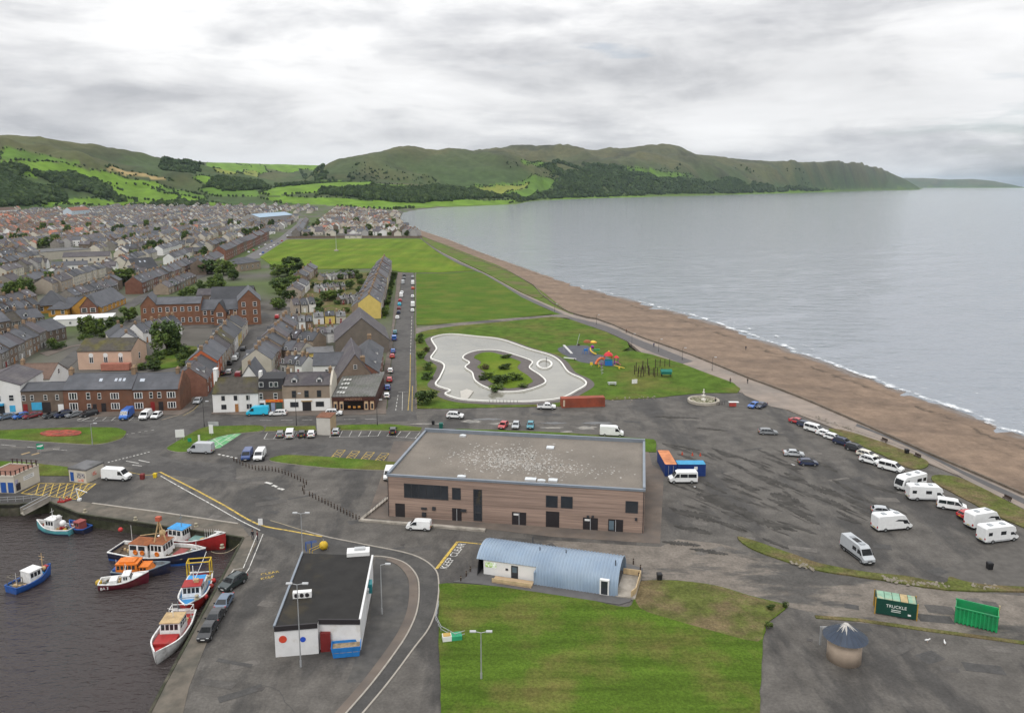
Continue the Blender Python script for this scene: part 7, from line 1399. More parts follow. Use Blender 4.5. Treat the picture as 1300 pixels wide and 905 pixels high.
# yard clutter by the black-roofed building
p = G(411,697); t = thing('buoy', 'big yellow mooring buoy lying by the black-roofed building', 'buoy', p); ball(t, (0,0,0.7), 0.75, byel, 'float'); MB().tube((0,0,1.3),(0,0,1.75),0.08).build('ring_post', galv, t)
p = G(396,699); t = thing('barrier_frame', 'blue metal barrier frames by the yellow buoy', 'barrier', p, 0.4)
for k in range(3): MB().tube((0,k*0.35,0),(0,k*0.35,1.5),0.04).build('upright', bblue, t); MB().tube((-0.9,k*0.35,1.4),(0.9,k*0.35,1.4),0.04).build('rail', bblue, t); MB().tube((-0.9,k*0.35,0),(-0.9,k*0.35,1.4),0.04).build('upright', bblue, t)
p = G(406,701); t = thing('ladder_ramp', 'yellow railings beside the yellow buoy', 'railing', p, 0.9)
for y in (0, 0.7): MB().tube((-1.5,y,0.9),(1.5,y,0.9),0.04).build('rail', byel, t); MB().tube((-1.5,y,0),(-1.5,y,0.9),0.04).build('post', byel, t); MB().tube((1.5,y,0),(1.5,y,0.9),0.04).build('post', byel, t)
# gangway and railings at the far quay
A, B = G(28,652,-0.9), G(62,634,0.3); t = thing('gangway', 'pale sloping gangway down from the quay to the boats', 'gangway', A, math.atan2(B.y-A.y,B.x-A.x)); L = (B-A).length; dz = B.z-A.z
MB().add([(0,-0.7,0),(L,-0.7,dz),(L,0.7,dz),(0,0.7,0),(0,-0.7,-0.2),(L,-0.7,dz-0.2),(L,0.7,dz-0.2),(0,0.7,-0.2)],[(0,1,2,3),(7,6,5,4),(0,4,5,1),(3,2,6,7),(1,5,6,2),(4,0,3,7)]).build('walkway', conc, t)
for y in (-0.66,0.66): MB().tube((0,y,1.0),(L,y,dz+1.0),0.05).build('handrail', grey_m, t); MB().add([(0,y,0.05),(L,y,dz+0.05),(L,y,dz+0.9),(0,y,0.9)],[(0,1,2,3)]).build('side_panel', conc, t)
pts = [G(x, y) for x, y in ((-10,638),(10,637),(30,636),(50,633))]; t = thing('quay_railing', 'grey metal railing along the far quay edge by the office', 'railing', pts[0])
for k in range(3):
    a, b = pts[k]-pts[0], pts[k+1]-pts[0]
    for z_ in (0.5,1.0): MB().tube((a.x,a.y,z_),(b.x,b.y,z_),0.035).build('rail', galv, t)
    for f in (0,0.5): q = a.lerp(b, f); MB().tube((q.x,q.y,0),(q.x,q.y,1.05),0.045).build('post', galv, t)
t = thing('quay_davit', 'small white davit crane beside the yellow hatched box', 'crane', G(101,635)); MB().tube((0,0,0),(-0.5,0,2.4),0.09).build('post', frame_w, t); MB().tube((-0.5,0,2.4),(1.6,0,1.6),0.08).build('jib', frame_w, t); MB().cbox((0,0,0.2),(0.6,0.6,0.4)).build('base', frame_w, t)
for k, (x, y) in enumerate(((78,638),(86,636))): t = thing('anchor_frame', f'red steel mooring frame on the quay, {("nearer the edge","nearer the hatched box")[k]}', 'mooring frame', G(x, y), k); MB().cbox((0,0,0.25),(1.3,0.5,0.3)).build('base', bred, t); MB().tube((-0.4,0,0.3),(-0.2,0,1.0),0.07).build('bar', bred, t); MB().tube((0.4,0,0.3),(-0.2,0,1.0),0.07).build('bar', bred, t)
for k, (x, y) in enumerate(((108,650),(172,660),(249,668),(282,695),(265,735),(250,760))):
    t = thing('mooring_bollard', f'pale iron mooring bollard, {ORD[k]} along the quay edge', 'bollard', G(x, y, 0.05), 0, 'mooring bollards'); MB().lathe([(0.28,0),(0.22,0.1),(0.2,0.4),(0.32,0.5),(0.3,0.6),(0.05,0.66)],10).build('post', mat('iron_pale',(0.3,0.27,0.2),0.8,0.2), t, True); MB().lathe([(0.42,0),(0.42,0.08)],10).build('base_plate', MATS['iron_pale'], t)
# fence by the lawn corner
fp_ = [G(557,770), G(553,788), G(560,802), G(578,812), G(590,808)]; t = thing('lawn_fence', 'low galvanised rail fence at the bottom left corner of the lawn', 'fence', fp_[0])
for a, b in zip(fp_, fp_[1:]):
    a, b = a-fp_[0], b-fp_[0]
    for z_ in (0.45,0.9): MB().tube((a.x,a.y,z_),(b.x,b.y,z_),0.04).build('rail', galv, t)
    for f in (0,0.5): q = a.lerp(b, f); MB().tube((q.x,q.y,0),(q.x,q.y,0.95),0.05).build('post', galv, t)
t = thing('planter_box', 'white and green box at the fence corner of the lawn', 'box', G(573,812), 0.2); MB().box(-1.2,0.0,-0.5,0.5,0,0.8).build('white_box', frame_w, t); MB().box(0.0,1.4,-0.5,0.7,0,0.7).build('green_box', mat('box_green',(0.03,0.28,0.14),0.6), t); MB().cbox((-0.6,0,0.84),(1.0,0.8,0.08)).build('lid', mat('lid_ochre',(0.42,0.28,0.08),0.7), t)

# rubble along the rough verges
mb = MB(); rr_ = random.Random(15)
for a_, b_, n_ in (((1004,714),(1034,724),60),((1120,735),(1170,742),90),((1172,741),(1205,746),50),((1232,744),(1268,748),50),((1055,538),(1090,548),24),((1036,531),(1052,536),20),((775,508),(835,505),40)):
    for k in range(n_):
        f = rr_.random(); p = G(a_[0]+(b_[0]-a_[0])*f, a_[1]+(b_[1]-a_[1])*f+rr_.gauss(0,1.6)); s_ = 0.06+0.34*rr_.random()**2
        mb.add([(p.x+s_*rr_.uniform(0.6,1.2)*math.cos(a), p.y+s_*rr_.uniform(0.6,1.2)*math.sin(a), 0.18) for a in (0,1.3,2.5,3.8,5.0)]+[(p.x+rr_.uniform(-0.3,0.3)*s_, p.y, 0.2+s_*rr_.uniform(0.5,0.9))], [(i,(i+1)%5,5) for i in range(5)])
tag(mb.build('rubble', mat('rubble_stone',(0.21,0.185,0.15),0.9,0.25,3.0)), kind='stuff')
# ================================================================== trees, shrubs, woods
leaf_a = mat('foliage_mid', (0.085,0.128,0.034), 0.9, 0.35, 1.2, 4, (0.075,0.10,0.025), 0.5, rand=0.25, spec=0.15)
leaf_b = mat('foliage_dark', (0.052,0.082,0.028), 0.9, 0.35, 1.2, 4, rand=0.25, spec=0.15)
leaf_c = mat('foliage_light', (0.115,0.165,0.036), 0.9, 0.3, 1.2, 4, rand=0.2, spec=0.15)
leaf_d = mat('foliage_brown', (0.075,0.060,0.030), 0.9, 0.3, 1.2, 4, rand=0.2, spec=0.15)
bark = mat('bark', (0.055,0.042,0.032), 0.95, 0.25, 2.0)
def crown_mesh(seed, kind, mats, n=1700, leaf=0.062):
    """unit crown: radius about 0.5, height 1, made of many small leaf faces in clumps"""
    r = random.Random(seed); mb = MB(); cl_ = []
    nc = 38 if kind != 'cone' else 40
    for k in range(nc):
        a, z = r.uniform(0, 6.283), r.random()
        if kind == 'round': z = 0.12+0.8*z; rad = 0.40*math.sqrt(max(0, 1-((z-0.5)/0.55)**2))*r.uniform(0.55, 1.05)
        elif kind == 'cone': z = 0.05+0.9*z; rad = 0.42*(1-z)**0.75*r.uniform(0.6, 1.05)+0.02
        else: z = 0.15+0.6*z; rad = 0.42*r.uniform(0.1, 1.0)
        cl_.append((rad*math.cos(a), rad*math.sin(a), z, r.uniform(0.10, 0.19), r.choice((0,0,1,2))))
    for k in range(n):
        cx, cy, cz, cr, mi = r.choice(cl_); d = Vector((r.gauss(0,1), r.gauss(0,1), r.gauss(0,1))).normalized()*cr*r.uniform(0.5,1.05)
        p = Vector((cx, cy, cz))+d; u = (d.normalized()+Vector((r.gauss(0,0.6), r.gauss(0,0.6), r.gauss(0,0.6)))).normalized(); a = u.orthogonal().normalized(); b = u.cross(a); s = leaf*r.uniform(0.5,1.2)
        mb.add([p+a*s, p+b*s*0.7, p-a*s, p-b*s*0.7], [(0,1,2,3)], mi)
    return mb.mesh('crown', mats)
CR = {'round':[crown_mesh(i,'round',[leaf_a,leaf_b,leaf_c]) for i in range(4)], 'dark':[crown_mesh(10+i,'round',[leaf_b,leaf_b,leaf_a],2400,0.055) for i in range(2)], 'cone':[crown_mesh(20+i,'cone',[leaf_b,leaf_a,leaf_b]) for i in range(2)],
      'shrub':[crown_mesh(30+i,'shrub',[leaf_a,leaf_b,leaf_c],1100,0.06) for i in range(3)], 'darkshrub':[crown_mesh(40+i,'shrub',[leaf_b,leaf_b,leaf_a],1100,0.06) for i in range(3)], 'brown':[crown_mesh(50,'shrub',[leaf_d,leaf_d,leaf_a],600,0.07)]}
_tm = MB().tube((0,0,-0.2),(0.01,0,0.30),0.045,0.032,7)
for a in (0.3, 1.8, 3.3, 5.0): _tm.tube((0.01,0,0.24),(0.20*math.cos(a),0.20*math.sin(a),0.58),0.024,0.008,5)
TRUNK = _tm.tube((0.01,0,0.28),(0,0.02,0.72),0.028,0.008,5).mesh('trunk', bark)
_tn = [0]
def tree(px, py, wpx, hpx, kind, label, group='trees in the town', name=None, p=None, z=None, size=None):
    p = p or G(px, py); z0 = h_at(p.x, p.y) if z is None else z
    dep = p.y*math.cos(PITCH)+(CAMH)*math.sin(PITCH); sc = dep/F; w_, h_ = (wpx*sc, hpx*sc) if size is None else size; _tn[0] += 1; rr = random.Random(_tn[0])
    t = thing(name or ('shrub' if 'shrub' in kind or kind == 'brown' else 'tree'), label, 'shrub' if 'shrub' in kind or kind == 'brown' else 'tree', (p.x, p.y, z0), rr.uniform(0,6.28), group)
    link('crown', rr.choice(CR[kind]), t, (0,0,0.0 if 'shrub' in kind or kind == 'brown' else h_*0.12), 0, (w_, w_*rr.uniform(0.85,1.1), h_*(1.15 if 'shrub' in kind else 0.95)))
    if not ('shrub' in kind or kind == 'brown'): link('trunk', TRUNK, t, (0,0,0), 0, (h_, h_, h_))
    return t
for x, y, w_, h_, k, l in ((212,449,44,39,'dark','large dark evergreen tree in the green yard behind the red terrace'),(110,424,24,22,'round','round green street tree in front of the white flat roof'),(126,426,20,20,'brown' if False else 'round','duller tree just right of the round green street tree'),(147,423,26,20,'dark','dark bushy tree beside the ochre school'),(164,408,22,18,'round','tree against the left end of the brick school'),(158,362,34,20,'round','leafy tree mass by the hall in mid town'),(31,376,24,12,'dark','dark tree between roofs at the left edge'),(264,348,30,17,'dark','dark shrubby tree left of the hipped house'),(284,349,34,18,'round','broad green tree right of the brick end house'),(214,370,20,12,'dark','dark tree behind the brick school roof'),(371,350,34,22,'dark','dark tree at the corner of the playing field'),(352,352,24,16,'round','green tree on the lane behind the playing field'),(356,372,28,18,'dark','dark garden tree left of the back lane'),(372,366,18,14,'round','small garden tree beside the back lane'),(416,382,22,13,'round','garden tree behind the shore terrace'),(402,392,22,13,'dark','dark garden tree in the back gardens'),(428,368,24,10,'dark','low dark garden tree near the field'),(440,350,30,8,'dark','dark hedge-like tree along the field edge'),(390,455,14,17,'dark','dark tree in the yard behind the pub'),(386,470,16,12,'round','green tree behind the takeaway'),(196,470,20,12,'dark','dark bush-like tree behind the red terrace'),(236,466,18,10,'round','small green tree beside the terrace street gardens'),(180,469,16,8,'round','low green tree by the pink hall')):
    tree(x, y, w_, h_, k, l)
for x, y, w_, h_, k, l in ((533,436,14,12,'shrub','green shrub nearest the path at the street side of the pond'),(542,447,11,8,'brown','brownish shrub beside the pond rim'),(534,455,14,9,'shrub','spreading shrub by the street railing'),(543,470,16,10,'shrub','green shrub left of the pond middle'),(543,482,17,10,'darkshrub','dark clipped shrub left of the pond'),(541,513,30,19,'darkshrub','big dark shrub at the street corner of the park'),(636,488,26,13,'darkshrub','largest dark shrub in the middle of the pond island'),(655,484,20,11,'shrub','green shrub at the right of the pond island'),(620,482,18,10,'shrub','green shrub at the left of the pond island'),(640,470,20,8,'shrub','green shrub in the upper part of the pond island'),(642,456,16,6,'shrub','green shrub at the back of the pond island'),(612,484,10,8,'darkshrub','small round shrub at the island shore'),(664,493,14,6,'shrub','low green shrub at the right front of the island'),(630,497,22,9,'shrub','low green shrub at the left island front'),(616,470,14,9,'brown','yellow-brown shrub on the island'),(997,772,10,8,'shrub','leafy shrub at the point of the bottom lawn'),(978,774,12,7,'shrub','pale flowering shrub near the lawn point'),(976,797,12,7,'shrub','pale shrub on the right edge of the lawn')):
    tree(x, y, w_, h_, k, l, 'shrubs in the park' if x < 700 else 'shrubs at the lawn edge', z=0.1)
# distant woods and hedgerows: far-off masses of crowns on the hillsides
ICO_V = []; _ph = (1+5**0.5)/2
for s1 in (-1,1):
    for s2 in (-1,1): ICO_V += [(0,s1,s2*_ph),(s1,s2*_ph,0),(s2*_ph,0,s1)]
ICO_V = np.array(ICO_V)/math.hypot(1,_ph)
ICO_F = []
for i in range(12):
    for j in range(i+1,12):
        for k in range(j+1,12):
            if all(abs(np.linalg.norm(ICO_V[a]-ICO_V[b])-1.0515) < 0.02 for a, b in ((i,j),(j,k),(i,k))):
                n_ = np.cross(ICO_V[j]-ICO_V[i], ICO_V[k]-ICO_V[i]); ICO_F.append((i,j,k) if n_.dot(ICO_V[i]) > 0 else (i,k,j))
ICO_F = np.array(ICO_F)
WOODS = [([(0,213),(30,214),(55,223),(100,226),(140,235),(138,250),(60,257),(0,262)],2600,8),([(-40,214),(0,213),(0,262),(-40,262)],500,8),([(404,243),(440,241),(500,241),(560,240),(620,247),(640,252),(560,256),(480,254),(400,250)],2400,8),([(200,210),(255,207),(258,216),(232,221),(205,216)],600,8),
 ([(690,212),(740,213),(800,226),(900,232),(950,240),(930,246),(820,247),(700,249),(680,245),(720,232),(705,222)],3600,10),([(285,228),(330,232),(340,240),(290,243),(262,238)],700,8),([(740,209),(800,216),(830,224),(770,222)],700,10),([(900,233),(1000,238),(1050,241),(980,244),(900,246)],1400,11),([(140,243),(165,255),(225,256),(262,258),(262,262),(150,262)],200,6),([(640,250),(700,246),(720,250),(650,256)],300,8),([(545,238),(600,236),(610,244),(560,243)],300,7),([(720,224),(760,226),(800,236),(700,240)],700,10),([(330,240),(420,228),(450,231),(380,236)],200,7),([(380,215),(420,222),(460,228),(400,232)],260,8)]
rw = np.random.RandomState(11); pts_ = []
for pl, n, sz in WOODS:
    q = [surf(*p) for p in pl]; xs, ys = [p.x for p in q], [p.y for p in q]; got = 0; tries = 0
    while got < n and tries < 40:
        x, y = rw.uniform(min(xs), max(xs), n), rw.uniform(min(ys), max(ys), n); ok = inside(q, x, y) & (fbm(x/120, y/120, 3) > -0.35)
        for a, b in zip(x[ok], y[ok]):
            if got >= n: break
            pts_.append((a, b, sz*rw.uniform(0.55,1.15))); got += 1
        tries += 1
for col, q in FIELD_POLYS:
    for a, b in zip(q, q[1:]+q[:1]):
        L = (b-a).length; m_ = int(min(L/9, 160))
        if rw.rand() < 0.25: continue
        for k in range(m_):
            if rw.rand() < 0.72: p = a.lerp(b, (k+rw.rand())/m_); pts_.append((p.x+rw.randn()*2, p.y+rw.randn()*2, rw.uniform(1.8,4.2)))
for (x0,x1,y0,y1,n,sz) in ((440,700,205,236,420,6),(700,1080,210,238,420,9)):
    for _ in range(n):
        p = surf(rw.uniform(x0,x1), rw.uniform(y0,y1))
        if p.y > 1500 and float(fbm(np.array(p.x/260), np.array(p.y/260), 3)) > 0.12: pts_.append((p.x, p.y, sz*rw.uniform(0.35,0.9)))
pts_ += [(a+rw.randn()*6, b+rw.randn()*6, c*0.8) for a, b, c in pts_[:13000:2]]
P = np.array(pts_); hz = np.array([h_at(a, b) for a, b, _ in pts_]); keep = hz > 1; P, hz = P[keep], hz[keep]; nT = len(P)
V = ICO_V[None]*(1+0.35*rw.randn(nT,12,1).clip(-1.2,1.2))*P[:,None,2:3]*np.array([1,1,1.1]); V[:,:,0] += P[:,None,0]; V[:,:,1] += P[:,None,1]; V[:,:,2] += (hz+P[:,2]*0.7)[:,None]
FF = ICO_F[None]+(np.arange(nT)*12)[:,None,None]
me = bpy.data.meshes.new('woodland'); me.from_pydata(V.reshape(-1,3).tolist(), [], FF.reshape(-1,3).tolist())
for m_ in (mat('wood_dark',(0.026,0.042,0.017),0.95,0.3,0.05,4,spec=0.1), mat('wood_mid',(0.032,0.052,0.020),0.95,0.3,0.05,4,spec=0.1), mat('wood_green',(0.045,0.068,0.022),0.95,0.3,0.05,4,spec=0.1)): me.materials.append(m_)
me.polygons.foreach_set('material_index', np.repeat(rw.choice([0,1,1,2],nT),20).tolist()); me.update(); tag(link('woodland', me), kind='stuff')
# ================================================================== pond, playground, fountain, people
def PZ(p): return (520+p[0]/2.955, 390+p[1]/2.955)
pond = GP([PZ(p) for p in spline([(92,118),(150,105),(250,114),(340,125),(440,160),(520,183),(560,208),(590,248),(640,272),(656,293),(622,316),(560,345),(450,356),(330,356),(240,352),(185,346),(140,330),(158,316),(105,296),(118,270),(136,228),(122,210),(86,196),(96,176),(106,158),(90,132)],4,True)])
isl = GP([PZ(p) for p in spline([(197,195),(215,178),(260,166),(330,166),(400,184),(462,208),(452,232),(490,258),(513,282),(495,298),(430,318),(350,322),(285,306),(243,280),(232,250),(206,230),(222,212)],4,True)])
rnd_c = PZ((506,218)); rnd = GP([(rnd_c[0]+10.2*math.cos(6.283*k/28), rnd_c[1]+5.8*math.sin(6.283*k/28)) for k in range(28)])
def grow(pl, d):
    n = len(pl); P_ = [Vector((*p,0)) for p in pl]; A_ = sum(P_[i].x*P_[(i+1)%n].y-P_[(i+1)%n].x*P_[i].y for i in range(n)); s = 1 if A_ > 0 else -1; o = []
    for i in range(n):
        t_ = (P_[(i+1)%n]-P_[i-1]).normalized(); o.append((P_[i].x+t_.y*d*s, P_[i].y-t_.x*d*s))
    return o
pond_p = thing('paddling_pond', 'kidney-shaped paddling pond with white rim and planted island', 'pond', (0,0,0))
tag(pond_p, kind=None)
pathm = mat('pond_path', (0.105,0.092,0.088), 0.9, 0.15, 0.6, 6)
sheet_o = MB().slab(grow(pond, 3.0), 0.1, 0.17, [grow(pond, 0.2)]).build('surround_path', pathm, pond_p)
pw = mat('pond_water', (0.20,0.192,0.158), 0.05, 0.12, 0.12, 5, (0.165,0.16,0.135), 0.05, spec=0.5, bump=0.06, bscale=1.5)
MB().slab(grow(pond, 0.3), 0.1, 0.17, [grow(isl, -0.3)]).build('water', pw, pond_p)
rimm = mat('rim_white', (0.66,0.65,0.61), 0.7, 0.06, 0.8); rimd = mat('rim_side', (0.30,0.28,0.20), 0.9, 0.2)
MB().slab(grow(pond, 0.75), 0.1, 0.60, [grow(pond, 0.25)]).build('rim', rimm, pond_p)
MB().slab(grow(isl, 0.0), 0.05, 0.60, [grow(isl, -0.45)]).build('island_rim', rimm, pond_p)
MB().slab(grow(isl, -0.45), 0.1, 0.42).build('island_path', pathm, pond_p); MB().slab(grow(isl, -4.2), 0.1, 0.50).build('island_lawn', field, pond_p)
MB().slab(grow(rnd, 0.0), 0.05, 0.60, [grow(rnd, -0.6)]).build('round_basin_rim', rimm, pond_p)
o = MB().slab(GP([PZ(p) for p in ((190,320),(215,312),(240,320),(218,348),(192,346))]), 0.1, 0.45).build('platform', mat('platform_grey',(0.42,0.40,0.36),0.8), pond_p)
p = G(*PZ((513,205)), 0.3); MB().tube((p.x,p.y,0.2),(p.x,p.y,1.9),0.1).build('marker_post', door_dk, pond_p)
for k in range(9): a = G(*PZ((300+k*13,356)), 0); MB().tube((a.x,a.y-1.2,0.1),(a.x,a.y-1.2,1.0),0.05).build('rail_post', post_d, pond_p)
# playground
def PG(p): return (700+p[0]/10, 420+p[1]/10)
sheet('play_surface', [PG(p) for p in spline([(80,230),(200,195),(330,190),(480,200),(560,290),(700,330),(820,420),(790,455),(650,440),(500,420),(370,400),(250,350),(130,290)],3,True)], 0.1, 0.155, mat('rubber_surface',(0.075,0.078,0.092),0.9,0.15,0.5))
pr_, pb_, py_, po_, pg_, pp_ = (mat('play_'+n,c,0.4,0.05) for n,c in (('red',(0.50,0.02,0.03)),('blue',(0.02,0.14,0.42)),('yellow',(0.62,0.42,0.04)),('orange',(0.55,0.13,0.04)),('green',(0.02,0.22,0.07)),('purple',(0.20,0.02,0.22))))
g0 = G(*PG((720,440))); t = thing('play_tower', 'colourful play tower with red roofs, blue panels and tube slide', 'playground tower', (g0.x,g0.y,0.15), 0); t.scale = (0.85,0.85,0.8)
for x in (-1.4,1.4):
    for y in (-1.2,1.2): MB().tube((x,y,0),(x,y,4.4),0.09).build('post', pr_, t)
MB().box(-1.5,1.5,-1.3,1.3,1.9,2.05).build('deck', pb_, t); MB().box(-1.5,1.5,-1.34,-1.26,0.1,1.9).build('panel', pb_, t); MB().box(-1.5,1.5,-1.34,-1.26,2.1,2.9).build('panel', mat('play_teal',(0.01,0.16,0.22),0.4), t)
MB().lathe([(1.9,4.2),(1.5,5.0),(0.15,5.9)],8).build('roof', pr_, t)
for x in (2.4,): MB().box(x,x+1.6,-0.8,0.8,1.2,1.35).build('deck', pp_, t); MB().lathe([(1.2,3.3),(0.1,4.2)],8,(x+0.8,0,0)).build('roof', pr_, t); [MB().tube((x+a,b,0),(x+a,b,3.3),0.08).build('post', pp_, t) for a in (0.1,1.5) for b in (-0.7,0.7)]
MB().path([(-1.5,0.3,2.4),(-2.6,0.3,3.1),(-3.8,0.2,2.4),(-4.6,0,1.2),(-5.0,-0.4,0.4)],0.55,10).build('tube_slide', po_, t)
MB().cbox((3.8,-1.4,1.2),(2.6,0.7,0.15),0,0,0.6).build('chute', mat('play_pink',(0.45,0.08,0.12),0.4), t); ball(t,(0.2,0,5.9),0.35,py_,'finial')
g0 = G(*PG((520,300))); t = thing('climbing_frame', 'curly yellow slide and blue climbing frame left of the play tower', 'climbing frame', (g0.x,g0.y,0.15)); t.scale = (0.85,0.85,0.8)
for k, x in enumerate((-3.4,-2.2,-1.0,0.6,2.0)): MB().tube((x,0,0),(x,0.2,2.6+0.5*(k%2)),0.1).build('post', (pb_,pb_,pp_,pg_,pg_)[k], t)
MB().path([(-0.8,0,2.8),(-1.0,-0.6,2.2),(-0.6,-1.3,1.5),(0.3,-1.8,0.9),(1.5,-2.0,0.4)],0.3,8).build('curly_slide', py_, t); MB().box(-3.5,-2.0,-0.4,0.4,1.5,2.4).build('panel', pb_, t); ball(t,(0.0,0.4,3.2),0.8,pp_,'dome'); MB().box(0.5,3.2,-0.2,0.6,1.6,2.2).build('panel', pg_, t); MB().path([(-4.5,0,0),(-3.6,0,2.2),(-2.2,0,2.5)],0.06,6).build('ladder', pb_, t)
def small_thing(name, label, cat, px, parts):
    g = G(*px); t = thing(name, label, cat, (g.x,g.y,0.14))
    for nm, m_, f in parts: f(MB()).build(nm, m_, t)
small_thing('slide', 'long white slide at the left of the playground', 'slide', PG((215,290)), (('chute', frame_w, lambda b: b.add([(-2.0,0.5,3.0),(-1.2,0.5,3.0),(1.6,-0.5,0.2),(0.8,-0.5,0.2),(-2.0,0.55,2.8),(-1.2,0.55,2.8),(1.6,-0.5,0.0),(0.8,-0.5,0.0)],[(0,1,2,3),(4,7,6,5),(0,3,7,4),(1,5,6,2)])),('ladder', galv, lambda b: b.tube((-1.8,0.9,0),(-1.7,0.6,3.0),0.08)),('post', galv, lambda b: b.tube((-1.2,0.9,0),(-1.3,0.6,3.0),0.08))))
small_thing('balance_beam', 'low white balance beam at the front of the playground', 'play beam', PG((235,370)), (('beam', frame_w, lambda b: b.cbox((0,0,0.5),(4.6,0.4,0.25),-0.5)),('foot', post_d, lambda b: b.cbox((1.6,-0.9,0.3),(0.5,0.5,0.6)))))
small_thing('seesaw', 'yellow see-saw on the grass beside the playground', 'see-saw', PG((860,485)), (('plank', py_, lambda b: b.cbox((0,0,0.7),(3.6,0.35,0.12),-0.3,0,0.2)),('pivot', py_, lambda b: b.cbox((0,0,0.3),(0.5,0.9,0.6)))))
small_thing('spring_rider', 'small yellow spring rider near the pond', 'spring rider', PG((507,455)), (('seat', py_, lambda b: b.cbox((0,0,0.9),(0.9,0.35,0.9))),('spring', galv, lambda b: b.tube((0,0,0),(0,0,0.5),0.15))))
small_thing('leaning_post', 'tall leaning grey pole behind the playground', 'pole', PG((335,190)), (('pole', galv, lambda b: b.tube((-0.4,0,0),(0.8,1.5,4.2),0.08)),('foot', post_d, lambda b: b.cbox((0.3,0,0.3),(0.8,0.8,0.6)))))
small_thing('play_rock', 'reddish play boulder behind the playground', 'boulder', PG((455,150)), (('rock', brust, lambda b: b.lathe([(1.6,0),(1.4,0.5),(0.8,0.9),(0.1,1.0)],9)),('moss', pg_, lambda b: b.cbox((0.6,0,0.75),(0.7,0.6,0.1)))))
small_thing('play_mound', 'orange bouncing mound behind the playground', 'play mound', PG((530,152)), (('dome', py_, lambda b: b.lathe([(1.3,0),(1.1,0.4),(0.5,0.7),(0.05,0.75)],9)),('ring', po_, lambda b: b.lathe([(1.5,0),(1.5,0.15)],12))))
small_thing('info_board', 'white board lying tilted on the grass of the park', 'board', PG((1055,680)), (('board', frame_w, lambda b: b.cbox((0,0,0.8),(1.8,0.1,1.3),0.3)),('leg', galv, lambda b: b.tube((0,0,0),(0,0,0.6),0.06))))
small_thing('picnic_table', 'grey picnic table on the grass below the playground', 'table', PG((770,690)), (('top', grey_m, lambda b: b.cbox((0,0,0.75),(2.6,0.9,0.08))),('bench', grey_m, lambda b: b.cbox((0,-0.8,0.45),(2.6,0.3,0.06))),('bench', grey_m, lambda b: b.cbox((0,0.8,0.45),(2.6,0.3,0.06))),('leg', grey_m, lambda b: b.cbox((-0.9,0,0.35),(0.1,1.6,0.7))),('leg', grey_m, lambda b: b.cbox((0.9,0,0.35),(0.1,1.6,0.7)))))
for k, (x, y, m_) in enumerate(((600,470,py_),(632,480,pp_),(640,560,galv),(640,520,galv))): small_thing('exercise_machine', f'outdoor exercise machine, {ORD[k]} from the playground path', 'exercise machine', PG((x,y)), (('post', m_, lambda b: b.tube((0,0,0),(0,0,1.8),0.08)),('arm', m_, lambda b: b.tube((-0.5,0,1.4),(0.5,0,1.6),0.05)),('seat', m_, lambda b: b.cbox((0.3,0,0.6),(0.4,0.4,0.1)))))
for k, (x, y) in enumerate(((1055,560),(1075,520),(1100,590),(1135,590),(1170,580),(1160,500),(1220,470),(1235,560),(1310,590),(1320,480))):
    h_ = 3.0; small_thing('timber_post', f'dark adventure-trail post, {ORD[k]} from the left', 'post', PG((x,y)), (('post', post_d, lambda b: b.tube((0,0,0),(0,0,h_),0.13)),('foothold', post_d, lambda b: b.cbox((0,-0.15,1.2),(0.5,0.2,0.1)))))
for k, (x0, x1, y) in enumerate(((1110,1230,540),(1320,1500,460),(1240,1400,575))):
    a, b_ = G(*PG((x0,y))), G(*PG((x1,y))); t = thing('adventure_trail', f'timber rope-bridge frame, {ORD[k]} of the adventure trail', 'climbing frame', (a.x,a.y,0.14), math.atan2(b_.y-a.y,b_.x-a.x)); L = (b_-a).length
    for f in (0,0.33,0.66,1): MB().tube((L*f,0,0),(L*f,0,2.6),0.11).build('post', post_d, t)
    MB().tube((0,0,0.7),(L,0,0.7),0.06).build('rope', post_d, t); MB().tube((0,0,1.8),(L,0,1.8),0.05).build('rope', post_d, t)
g = G(*PG((1455,585))); t = thing('play_hut', 'small green play hut on the adventure trail', 'play hut', (g.x,g.y,0.14)); MB().box(-1.6,1.6,-0.8,0.8,0.9,1.7).build('wall', mat('hut_green',(0.01,0.14,0.11),0.6), t); MB().add([(-1.8,-1,1.7),(1.8,-1,1.7),(1.8,1,1.7),(-1.8,1,1.7),(-1.8,0,2.4),(1.8,0,2.4)],[(0,1,5,4),(2,3,4,5),(0,4,3),(1,2,5)]).build('roof', MATS['hut_green'], t); [MB().tube((x,y,0),(x,y,0.9),0.1).build('leg', post_d, t) for x in (-1.4,1.4) for y in (-0.7,0.7)]
# fountain
c_ = G(893,510); t = thing('fountain', 'round stone flower basin with a pale carved fountain column', 'fountain', (c_.x,c_.y,0.02)); fr_ = 4.4
stn = mat('fountain_stone',(0.34,0.31,0.26),0.85,0.15,1.0)
mb = MB(); mb.lathe([(fr_,0),(fr_,0.7),(fr_-0.6,0.75),(fr_-0.65,0.2)],32); mb.build('basin_rim', stn, t); MB().lathe([(fr_-0.6,0.1),(fr_-0.7,0.35),(1.0,0.6)],24).build('planting', mat('bed_planting',(0.10,0.10,0.05),0.95,0.5,1.5,6,(0.35,0.32,0.26),1.5,0.5,0.6), t)
MB().lathe([(0.8,0.5),(0.6,0.8),(0.3,0.95),(0.22,1.5),(0.62,1.75),(0.64,1.85),(0.2,1.9),(0.16,2.5),(0.36,2.7),(0.37,2.78),(0.13,2.82),(0.13,3.2),(0.2,3.45),(0.06,3.75)],14).build('column', mat('fountain_white',(0.58,0.56,0.50),0.7), t, True)
t = thing('bicycle_rack', 'dark hoop rack beside the fountain', 'rack', G(910,514.5), 0.3)
